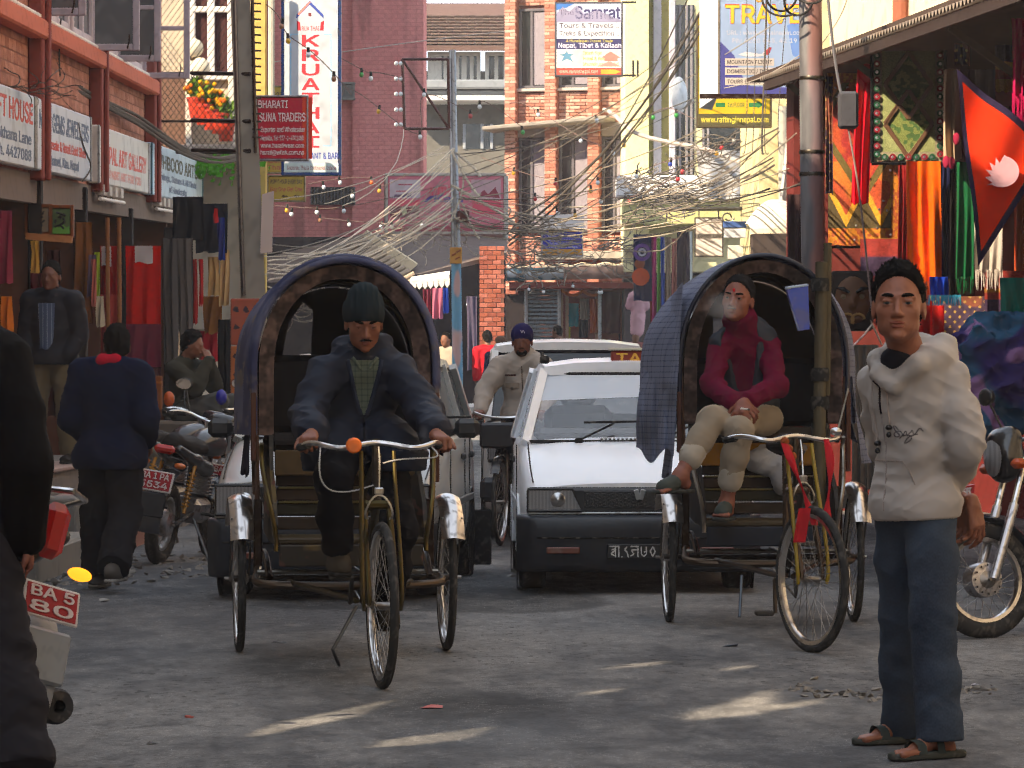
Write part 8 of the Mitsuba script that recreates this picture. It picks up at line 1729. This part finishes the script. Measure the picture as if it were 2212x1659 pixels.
thing('creeper', vine, 'leaf', C('#4d8a28'), 'bright green creeper leaves under the netted balcony', 'plant', kind=None, smooth=False)

# ---------------------------------------------------------------- strings of coloured bulbs
BC = dict(c='#c8ccd0', y='#c8961c', g='#2c8a3c', r='#b02430', o='#c85a1c', b='#2c3c9a', a='#8a5a3c')
def bulb_string(label, pts, y, bulbs):
    t = Thing('bulb_string', label, 'string lights', 'strings of coloured bulbs across the lane')
    yy = (lambda u: y) if not isinstance(y, tuple) else (lambda u: y[0]+(y[1]-y[0])*(u-pts[0][0])/(pts[-1][0]-pts[0][0]))
    P = [at(u, v, yy(u)) for u, v in pts]
    t.add('wire', tube(spline(P, 8*len(P)), 0.006, 5), 'rubber', C('#6a5450'))
    for u, v, c in bulbs:
        p = at(u, v, yy(u)); tl = np.array([((u*7) % 5-2)*0.012, 0, 0])
        b = t.add('bulb', ball(p-[0, 0, 0.06]+tl*0.2, (0.032, 0.032, 0.038), 8), 'gloss' if c != 'c' else 'paint', C(BC[c]), True)
        b.add('socket', tube([p+tl+[0, 0, 0.035], p+tl*0.5-[0, 0, 0.03]], [0.017, 0.021], 7), 'rubber', (0.012, 0.012, 0.012))
bulb_string('bulb string crossing the top of the tall restaurant sign', [(575, 10), (607, 46), (623, 76), (668, 108), (722, 160), (760, 205)], 46, [(607, 46, 'a'), (623, 78, 'y'), (666, 108, 'c'), (721, 160, 'a')])
bulb_string('bulb string running from the restaurant sign to the empty sign frame', [(640, 84), (703, 108), (781, 150), (800, 156), (868, 168)], 52, [(703, 110, 'c'), (781, 152, 'g'), (801, 160, 'c')])
bulb_string('bulb string below the empty sign frame', [(740, 205), (817, 232), (908, 287), (916, 205), (1016, 242), (1036, 222), (1130, 276)], 56, [(817, 232, 'y'), (908, 287, 'c'), (916, 196, 'c'), (1016, 242, 'r'), (1036, 222, 'c'), (1130, 277, 'g')])
bulb_string('bulb string sagging across the pink wall below the yellow happy hour sign', [(576, 444), (619, 446), (684, 450), (743, 447), (830, 430), (960, 400)], 56, [(619, 446, 'y'), (629, 454, 'c'), (684, 450, 'c'), (743, 447, 'c')])
bulb_string('bulb string over the grille window of the pink wall', [(665, 398), (735, 386), (803, 386), (819, 402), (890, 372)], 58, [(700, 396, 'c'), (735, 386, 'c'), (803, 386, 'o'), (819, 404, 'y'), (761, 415, 'c')])
bulb_string('bulb string in front of the red and pink shop board', [(690, 470), (755, 477), (822, 482), (846, 482), (911, 479), (979, 473)], 60, [(691, 468, 'a'), (755, 477, 'c'), (822, 482, 'c'), (846, 482, 'c'), (911, 479, 'c'), (979, 473, 'y')])
bulb_string('bulb string across the lower windows of the brick house', [(1040, 340), (1109, 366), (1199, 388), (1291, 386), (1374, 372), (1447, 346), (1548, 322), (1600, 290)], (62, 52), [(1109, 366, 'y'), (1199, 388, 'r'), (1276, 404, 'y'), (1291, 386, 'c'), (1374, 372, 'c'), (1447, 346, 'b'), (1548, 322, 'y'), (1586, 295, 'c')])
bulb_string('bulb string above the grey canopy of the brick house', [(1100, 225), (1163, 240), (1255, 296), (1324, 322), (1347, 305), (1411, 245), (1461, 238), (1509, 258), (1560, 210)], (64, 50), [(1163, 240, 'c'), (1255, 296, 'c'), (1290, 252, 'c'), (1324, 322, 'c'), (1347, 305, 'y'), (1411, 245, 'g'), (1461, 240, 'g'), (1509, 258, 'r'), (1542, 218, 'r')])
bulb_string('lowest bulb string tangled in the cables right of the slim pole', [(1020, 430), (1156, 421), (1205, 452), (1243, 457), (1297, 427), (1360, 426), (1464, 378), (1559, 310)], (60, 52), [(1156, 421, 'r'), (1205, 452, 'c'), (1243, 457, 'y'), (1297, 427, 'c'), (1360, 426, 'r'), (1474, 362, 'r'), (1464, 378, 'r'), (1559, 310, 'r')])
bulb_string('row of clear bulbs under the painted fascia of the brick house shop', [(1130, 612), (1142, 618), (1174, 622), (1238, 612), (1297, 624), (1340, 612)], 77, [(1142, 619, 'c'), (1174, 624, 'c'), (1238, 612, 'c'), (1294, 625, 'c'), (1300, 625, 'c')])
for v in (137, 170, 203, 237, 269):
    for u in (856, 866): sf_.add('bulb', ball(at(u, v, 56.9), 0.034, 8), 'paint', C('#c8ccd0'), True)

# ---------------------------------------------------------------- cables
def cable(label, pts, y0, y1, r, col, n=None, jit=0.0, seed=0, name='cable'):
    P = [at(u, v, y0+(y1-y0)*i/max(len(pts)-1, 1)) for i, (u, v) in enumerate(pts)]
    q = spline(P, max(16, 7*len(P)))
    if jit: q = q+jit*(np.stack([meshkit.noise(np.c_[np.arange(len(q))*0.7+k*9, q[:, 0], q[:, 1]*0], seed+k) for k in range(3)], 1)-0.5)
    return thing(name, tube(q, r, 6), 'rubber', C(col), label, 'cable')
PALE, DARK = '#b4a898', '#3c3836'
fan = [((578, 563), (700, 545), (820, 500), (970, 420)), ((578, 572), (720, 566), (850, 525), (972, 440)), ((578, 580), (700, 585), (840, 545), (974, 455)), ((578, 590), (740, 575), (860, 520), (975, 462)), ((580, 605), (700, 600), (830, 580), (975, 475)), ((580, 620), (660, 612), (800, 560), (972, 445)), ((590, 430), (720, 412), (850, 370), (960, 315)), ((740, 445), (800, 415), (850, 360), (872, 280)), ((700, 440), (800, 400), (900, 350), (968, 330))]
for i, f_ in enumerate(fan): cable('pale cable %s of those fanning from the concrete pole to the slim pole' % ('first', 'second', 'third', 'fourth', 'fifth', 'sixth', 'topmost', 'steepest', 'thin high')[i], f_, 38 if i < 6 else 50, 56.6, 0.009 if i < 6 else 0.006, PALE, jit=0.02, seed=i)
up = [((1095, 505), (1200, 420), (1330, 290), (1480, 10), (1490, -30)), ((1100, 520), (1215, 418), (1370, 250), (1530, -10)), ((1100, 530), (1225, 425), (1380, 262), (1560, -20)), ((1150, 500), (1270, 400), (1400, 240), (1545, -10)), ((1010, 490), (1110, 470), (1300, 330), (1500, 20))]
for i, f_ in enumerate(up): cable(('outermost', 'thick second', 'thick third', 'inner', 'thin')[i]+' dark cable climbing to the upper right across the brick house', f_, 58, 44, (0.010, 0.017, 0.014, 0.010, 0.007)[i], '#5c5650' if i else '#4c4844', jit=0.02, seed=i+20)
cable('thick pale conduit bending from the grey canopy across the yellow pier', [(1305, 236), (1330, 252), (1352, 272), (1375, 288), (1420, 302), (1470, 312), (1530, 325), (1600, 352)], 73, 60, 0.04, '#a39a92', jit=0.015)
right = [((985, 470), (1100, 500), (1250, 470), (1420, 420), (1620, 330)), ((985, 450), (1120, 485), (1300, 455), (1450, 380), (1640, 250)), ((990, 480), (1080, 515), (1300, 500), (1500, 430), (1660, 370)), ((1340, 410), (1450, 420), (1560, 380), (1690, 290)), ((1350, 425), (1480, 430), (1580, 400), (1700, 330)), ((1350, 435), (1500, 425), (1600, 430), (1720, 300)), ((1200, 530), (1330, 500), (1380, 440), (1420, 400)), ((1345, 460), (1420, 445), (1540, 400), (1650, 300)), ((1360, 540), (1440, 535), (1480, 500), (1560, 480))]
for i, f_ in enumerate(right): cable('cable %s of the sagging bundle between the slim pole and the right houses' % ('first', 'second', 'third', 'fourth', 'fifth', 'sixth', 'seventh', 'eighth', 'lowest')[i], f_, 57, 48, 0.007 if i % 2 else 0.010, ('#8c8276', '#5c5650', '#7a7066')[i % 3], jit=0.03, seed=i+40)
for i, (f_, r0) in enumerate(((((975, 325), (1010, 390), (1036, 425)), 0.035), (((985, 330), (1030, 370), (1035, 380)), 0.03), (((975, 400), (1060, 448), (1110, 480)), 0.04), (((1000, 440), (1020, 490), (1036, 515)), 0.025), (((985, 350), (1000, 400), (985, 455), (992, 470)), 0.02), (((1000, 425), (980, 460), (975, 480)), 0.02))):
    cable('thick pale cable end %s of those splayed from the top of the slim pole' % ('one', 'two', 'three', 'four', 'five', 'six')[i], f_, 56.8, 56.6, r0*0.62, '#b0a596', jit=0.01, seed=i)
cable('long thin wire crossing the restaurant sign and the pink wall to the grey house', [(546, 140), (700, 118), (900, 90), (1090, 68)], 52, 60, 0.007, '#8a8480')
for i, f_ in enumerate((((1640, 178), (1720, 150), (1800, 60), (1830, -20)), ((1565, 190), (1650, 165), (1740, 110)), ((1566, 118), (1660, 60), (1740, 10)))): cable('thin pale wire %s near the blue flights sign' % ('low', 'short', 'long')[i], f_, 39, 33, 0.005, '#9a948c', seed=i)
for i, u in enumerate((1612, 1630, 1652, 1660, 1692)): cable('thin vertical wire %s in front of the blue flights sign' % ('far left', 'left', 'middle', 'right', 'far right')[i], [(u, -30), (u+2, 80), (u+1-3*i, 260), (u-8+3*i, 330)], 39.5, 39.5, 0.005 if i != 2 else 0.011, '#4a4644', seed=i)
def tangle(label, u0, u1, v0, v1, y, n, r, col, seed):
    rn = random.Random(seed); ms = []
    for i in range(n):
        u, v = rn.uniform(u0, u1), rn.uniform(v0, v1); a = rn.uniform(-0.5, 0.5); P = []
        for k in range(7): P.append(at(u, v, y+rn.uniform(-0.25, 0.25))); u += 16*math.cos(a); v += 12*math.sin(a); a += rn.uniform(-0.9, 0.9)
        ms.append(tube(spline(P, 22), r*rn.uniform(0.35, 0.8), 5))
    return thing('cable_tangle', ms, 'rubber', C(col), label, 'cables', kind='stuff')
def bundle(label, A, B, n, y0, y1, sag, r, cols, seed):
    t = Thing('cable_bundle', label, 'cables'); rn = random.Random(seed)
    for i in range(n):
        a = (rn.uniform(A[0], A[2]), rn.uniform(A[1], A[3])); b = (rn.uniform(B[0], B[2]), rn.uniform(B[1], B[3])); s = sag*rn.uniform(0.4, 1.5)
        t.add('cable', tube(np.array([at(a[0]+(b[0]-a[0])*q, a[1]+(b[1]-a[1])*q+4*s*q*(1-q), y0+(y1-y0)*q) for q in np.linspace(0, 1, 20)]), r*rn.uniform(0.6, 1.3), 5), 'rubber', C(cols[i % len(cols)]))
bundle('many thin wires fanning from the slim pole down to the left behind the blue hood', (966, 320, 982, 480), (560, 520, 640, 660), 18, 56.6, 40, 30, 0.007, ('#a89c8c', '#6a625a', '#bdb0a0'), 1)
bundle('many thin wires running from the slim pole to the right across the brick house', (985, 400, 1000, 490), (1340, 380, 1620, 480), 15, 56.6, 50, 40, 0.007, ('#5c5650', '#8a8074', '#b0a494'), 2)
bundle('thin wires strung from the slim pole to the upper right houses', (980, 330, 995, 440), (1480, -10, 1660, 330), 9, 56.6, 46, 30, 0.006, ('#4c4844', '#7a7268'), 3)
bundle('wires gathering below the yellow rafting sign towards the steel pole', (1340, 400, 1440, 470), (1640, 250, 1745, 420), 11, 66, 32, 22, 0.008, ('#5c5650', '#8c8478', '#3c3a38'), 4)
tangle('tangle of old pale wires in front of the red and pink shop board', 800, 985, 440, 520, 57, 50, 0.010, '#a3988a', 1)
tangle('tangle of wires running along the ledge of the brick house', 1060, 1190, 470, 590, 71, 80, 0.018, '#8f8478', 2)
tangle('tangle of dark wires over the white ledge of the yellow house', 1320, 1440, 380, 450, 70, 60, 0.018, '#77706a', 3)
tangle('tangle of grey wires under the yellow rafting sign', 1440, 1700, 290, 420, 52, 90, 0.011, '#6a645e', 4)
tangle('wires heaped above the blue rickshaw hood', 580, 700, 590, 680, 42, 44, 0.009, '#9a9084', 5)
tangle('wire clutter over the awning of the brick house shop', 1255, 1370, 525, 575, 74, 40, 0.014, '#6f675f', 6)
tangle('cables bundled on top of the left shop boards', -10, 130, 184, 200, 31, 16, 0.006, '#4c443e', 7)
ll = Thing('cable_bundle', 'drooping bundle of dusty cables along the left brick wall above the boards', 'cables')
for i in range(5): ll.add('cable', tube(spline([at(u, v+4*math.sin(i*2+u/60)+3*i-6, 31+u*0.032) for u, v in ((-20, 170), (60, 190), (120, 178), (190, 205), (250, 238), (310, 268), (400, 325), (510, 340))], 50), 0.018, 6), 'rubber', C('#544a42'))
for i, (pts, ) in enumerate(([[(108, 200), (70, 250), (72, 300), (55, 358)]], [[(168, 265), (186, 330), (196, 360), (178, 392)]], [[(130, 165), (128, 100), (132, 40)]])): ll.add('loose_wire', tube(spline([at(u, v, 30.2+u*0.03) for u, v in pts], 20), 0.008, 5), 'rubber', C('#3c3430'))
sd_ = Thing('satellite_dish', 'white satellite dish on the ledge near the yellow rafting sign', 'satellite dish')
sd_.add('dish', xf(lathe([(0, 0), (0.15, 0.02), (0.27, 0.07), (0.3, 0.09)], 26, 'y'), trans(*at(1478, 205, 60))@rot([0, 0, 1], 62)), 'matte', C('#c9cccf'), True); sd_.add('arm', tube([at(1478, 235, 60), at(1496, 215, 59.6)], 0.02, 6), 'metal', (0.4, 0.4, 0.4))
wa = Thing('dome_awning', 'cream quarter round fabric awning behind the steel pole', 'awning')
def dome(u, v):
    a = v*PI/2
    return at(1612, 0, 44)[0]+(at(1742, 0, 44)[0]-at(1612, 0, 44)[0])*u, 44-0.9*np.sin(a)+0.25*np.abs(2*u-1)**3, at(0, 500, 44)[2]+0.38*np.cos(a)*(1-0.75*np.clip(1-2.2*u, 0, 1)**2)
wa.add('fabric', grid(dome, 24, 14), 'matte', C('#d2c8b0'), True); wa.add('valance', grid(lambda u, v: (dome(u, 1+0*v)[0], dome(u, 1+0*v)[1], dome(u, 1+0*v)[2]-0.06*v), 24, 3), 'matte', C('#c8bda4'), True)
ch = Thing('cream_house', 'cream house with two pipes between the rafting sign and the steel pole', 'building')
ch.add('wall', box(at(1640, 0, 48)[0], at(1860, 0, 48)[0], 48, 52, 0, 11), 'concrete', C('#c2b68c'), smooth=False); ch.add('pipe', [tube([at(u, 230, 47.9), at(u+2, 500, 47.9)], 0.06, 10) for u in (1690, 1716)], 'matte', C('#a8a49a'))
ch.add('shop_gloom', box(at(1625, 0, 47.5)[0], at(1800, 0, 47.5)[0], 47.4, 47.9, 0, at(0, 505, 47.5)[2]), 'matte', C('#3a302c'), smooth=False)  # dark box, its colour stands in for the shade inside the shop
hang('white_sheet', 'white sheet hanging left of the steel pole', 'sheet', (1702, 1733, 240, 432), 38, '#c4c2c0', fold=0.05, nf=1.5, taper=0.999, skew=-0.1)
hang('silver_tarp', 'silvery tarpaulin folded over the ledge of the yellow house', 'tarpaulin', (1505, 1620, 325, 430), 62, '#9a9ca0', fold=0.12, nf=2, seed=3)
for i, (u0, u1, v0, v1, col) in enumerate(((1562, 1612, 478, 492, '#3c5a9a'), (1564, 1612, 494, 514, '#b9bcc8'), (1572, 1606, 530, 560, '#c0bcb4'))):
    board('small_sign', ('blue topped white plate right of the white bar panel', 'white plate right of the white bar panel', 'small cream plate with a hook over the waiting rickshaw hood')[i], u0, u1, v0, v1, 50-0.3*i, C(col), 0.03)
# ---------------------------------------------------------------- goods of the left shops
hang('red_textile', 'red and purple textile panel with paper note, second panel of the left shop', 'textile', (271, 348, 531, 706), 38.0, '#b8180f', fold=0.02, nf=2.5).add('purple_part', cloth(272, 349, 700, 795, 37.95, fold=0.02, nf=2.5), 'cloth', C('#6a2438'), True)
labels_k = list(labels)[-1]
hang('red_textile', 'narrower red and coral textile panel behind the wooden pole, first panel of the left shop', 'textile', (216, 262, 531, 640), 37.6, '#8c1714', fold=0.02, nf=2).add('coral_part', cloth(216, 262, 636, 780, 37.55, fold=0.02, nf=2), 'cloth', C('#9a3c34'), True)
for i, (u0, u1, v0, v1) in enumerate(((291, 330, 531, 568), (219, 240, 532, 575))): thing('paper_note', cloth(u0, u1, v0, v1, 37.4, fold=0.004, nf=1, nu=8, nv=8), 'print', C('#b4a8a4'), ('white paper note pinned on the second red textile', 'white paper note pinned on the first red textile')[i], 'note', smooth=True)
for i, u in enumerate((234, 259)): thing('wooden_pole', tube([at(u-2, 470, 37.2), at(u, 850, 37.2)], 0.022, 8), 'wood', C('#8a5228'), ('left slim wooden pole before the red textiles', 'right slim wooden pole before the red textiles')[i], 'pole')
thing('textile_fringe', fringe(272, 349, 795, 37.9, 0.08, 40), 'cloth', C('#3a1420'), 'dark fringe along the foot of the red and purple textile', 'fringe', kind='stuff')
ob = board('wooden_door', 'orange stained wooden door leaf below the red and purple textile', 285, 350, 812, 885, 38.6, C('#8a4c1c'), 0.05, cat='door'); ob.add('rail', bar(at(285, 826, 38.58), at(350, 826, 38.58), 0.04, 0.02), 'wood', C('#b0661c'))
for i, (u0, u1, v0, v1, col) in enumerate(((60, 106, 448, 502, '#7a6a54'), (112, 152, 450, 506, '#4a5a34'))):
    p = board('framed_picture', ('framed crane picture on the left shop wall, the paler left one', 'framed crane picture with green grass, the right one')[i], u0, u1, v0, v1, 33.0, C(col), 0.04, 0.03, C('#8a4a24'), cat='picture')
    rn = random.Random(i)
    p.add('crane', [tube([at(u0+6+rn.random()*(u1-u0-12), v0+8+j*4, 32.98), at(u0+6+rn.random()*(u1-u0-12), v0+16+j*4, 32.98)], 0.008, 4) for j in range(8)], 'clean', C('#241f22'), kind='stuff')
    if i: p.add('grass', prism([(at(u, 0, 33)[0], at(0, v, 33)[2]) for u, v in ((113, 505), (151, 505), (150, 488), (143, 492), (136, 484), (128, 492), (120, 488), (114, 494))], 32.985, 32.995), 'print', C('#5a8a34'), smooth=False)
thing('picture_shelf', bar(at(56, 510, 32.9), at(156, 518, 32.9), 0.06), 'wood', C('#a86a3c'), 'wooden shelf under the two framed crane pictures', 'shelf')
for i, (u0, u1, v0, v1, col, y, lab) in enumerate(((-10, 26, 455, 610, '#7a2c3c', 29.9, 'rose red cloth hanging at the left edge'), (0, 26, 640, 720, '#b8621c', 30.0, 'orange cloth bag at the left edge'), (66, 104, 590, 665, '#4a1218', 32.4, 'maroon folded cloth behind the man on the steps'), (66, 84, 520, 600, '#a87c34', 32.6, 'ochre cloth strip beside the man on the steps'), (190, 208, 550, 640, '#5a4a5c', 35.8, 'grey violet scarf bundle behind the man on the steps'), (205, 216, 545, 650, '#8c9a2c', 35.9, 'lime green scarf beside the first red textile'), (198, 208, 560, 660, '#a85a4c', 35.7, 'salmon scarf beside the first red textile'), (206, 224, 640, 705, '#a89880', 35.6, 'cream cloth below the lime green scarf'),
        (352, 384, 515, 790, '#4a4644', 39.0, 'long grey trousers hanging right of the red textiles'), (384, 416, 515, 780, '#55504c', 39.1, 'second pair of grey trousers hanging right of the red textiles'), (372, 440, 425, 520, '#16171c', 40.5, 'black padded jackets hanging under the pale blue board'), (425, 492, 440, 545, '#141a24', 41.0, 'dark backpack hanging under the pale blue board end'), (470, 486, 470, 560, '#1c2c6c', 40.8, 'blue strap hanging among the dark backpacks'), (462, 470, 450, 480, '#a81c1c', 40.7, 'red strap hanging among the dark backpacks'), (415, 425, 560, 700, '#8c1c18', 40.4, 'narrow red cloth hanging beside the grey trousers'), (430, 438, 560, 660, '#a01c1c', 40.3, 'thin red sash beside the beige cloth bag'), (448, 474, 555, 640, '#b08a58', 41.2, 'beige cloth bag hanging beside the concrete pole'), (476, 496, 540, 660, '#c09a68', 41.3, 'tan cloth hanging against the concrete pole'), (440, 480, 640, 720, '#8a5a2c', 41.6, 'brown cloth below the beige cloth bag'), (428, 470, 715, 780, '#9a1824', 42.0, 'red poster cloth behind the seated man'), (470, 498, 690, 850, '#0e0f14', 39.5, 'black coat hanging left of the orange printed cloth'), (20, 60, 460, 900, '#5a2c1a', 33.2, 'brown wooden panel curtain behind the post at the left'), (100, 130, 540, 900, '#3c1c18', 34.5, 'dim reddish cloth at the back of the first left shop'), (160, 200, 480, 700, '#7a4a24', 36.0, 'ochre brown curtain left of the scarves'))):
    hang('shop_textile', lab, 'textile', (u0, u1, v0, v1), y, col, fold=0.03, nf=2, seed=i)
for i, (v0, v1, col) in enumerate(((645, 745, '#9a4a34'), (748, 862, '#a85f30'))):
    p = board('printed_cloth', ('upper faded orange printed cloth pinned on the concrete pole', 'lower orange printed cloth with dark animal marks on the concrete pole')[i], 498, 560, v0, v1, 35.4, C(col), 0.02, cat='cloth')
    rn = random.Random(i+3)
    for j in range(5): shape(p, [(u+rn.uniform(-2, 2), v+rn.uniform(-2, 2)) for u, v in (lambda a, b: ((a-7, b), (a-2, b-9), (a+3, b-6), (a+8, b+2), (a, b+5)))(510+20*(j % 3), v0+25+38*(j//3))], '#3c2c34', 0.004, 'animal_print')
for i, (u, v, col) in enumerate(((365, 862, '#b8501c'), (478, 858, '#2c2c8c'))): thing(('plastic_ball', 'plastic_bag')[i], ball(at(u, v, 33), (0.05, 0.05, 0.07), 9), 'plastic', C(col), ('orange plastic helmet shaped lump beside the parked motorcycles', 'blue shiny plastic bag beside the seated man')[i], ('helmet', 'bag')[i], smooth=True)
# litter on the asphalt
def litter(u, v, col, s, label, seed):
    y = CAMZ*FOC/(v-829.5); p = at(u, v, y); rn = np.random.default_rng(seed)
    pts = rn.normal(0, 1, (14, 3))*np.array([s, s*1.6, s*0.35])+p+[0, 0, s*0.35]; pts[:, 2] = np.maximum(pts[:, 2], 0.004)
    thing('litter', hull(pts), 'print', C(col), label, 'litter', smooth=False)
for i, (u, v, col, s, lab) in enumerate(((1580, 1398, '#3c4650', 0.02, 'crumpled dark scrap left of the turned front wheel'), (935, 1530, '#a8544c', 0.018, 'pink scrap of paper in the middle foreground'), (230, 1300, '#8a8a88', 0.02, 'pale scrap near the walking man'), (600, 1390, '#2c2a28', 0.014, 'dark scrap left of the front wheel of the blue hooded rickshaw'), (405, 1552, '#9a4a3c', 0.014, 'thin reddish scrap in the left foreground'), (330, 1608, '#3a3836', 0.013, 'small dark scrap in the left foreground'), (1760, 1470, '#9a9488', 0.016, 'pale scrap near the feet of the young man'), (2110, 1480, '#8c8a90', 0.016, 'light scrap at the right edge of the lane'), (1105, 1246, '#8a8886', 0.02, 'pale scrap on the lane left of the taxi'))): litter(u, v, col, s, lab, i)
def stone_row(): 
    rn = np.random.default_rng(3); ms = []
    for i in range(140):
        u = rn.uniform(1700, 2150); v = 1488+16*math.sin((u-1700)/140)+rn.normal(0, 5); y = CAMZ*FOC/(v-829.5); p = at(u, v, y); s = rn.uniform(0.004, 0.013)
        ms.append(hull(rn.normal(0, 1, (8, 3))*s*np.array([1, 1.3, 0.6])+p+[0, 0, s*0.4]))
    for i in range(160):
        u = rn.uniform(100, 460); v = 1225+rn.normal(0, 22)+0.12*(300-u)*0.6; y = CAMZ*FOC/(v-829.5); p = at(u, v, y); s = rn.uniform(0.006, 0.022)
        ms.append(hull(rn.normal(0, 1, (8, 3))*s*np.array([1, 1.3, 0.6])+p+[0, 0, s*0.4]))
    struct('gravel', ms, 'concrete', C('#77726c'), smooth=False, kind='stuff')
stone_row()
# ---------------------------------------------------------------- thin haze of the valley air
scene['haze_medium'] = {'type': 'homogeneous', 'albedo': 0.95, 'sigma_t': 0.0009}
scene['haze'] = {'type': 'cube', 'to_world': T().translate([0, 25, 9]).scale([24, 88, 11]), 'bsdf': {'type': 'null'}, 'interior': ref('haze_medium')}
labels['haze'] = {'label': 'thin dusty haze filling the lane', 'category': 'haze', 'kind': 'stuff'}
scene['camera']['medium'] = ref('haze_medium')
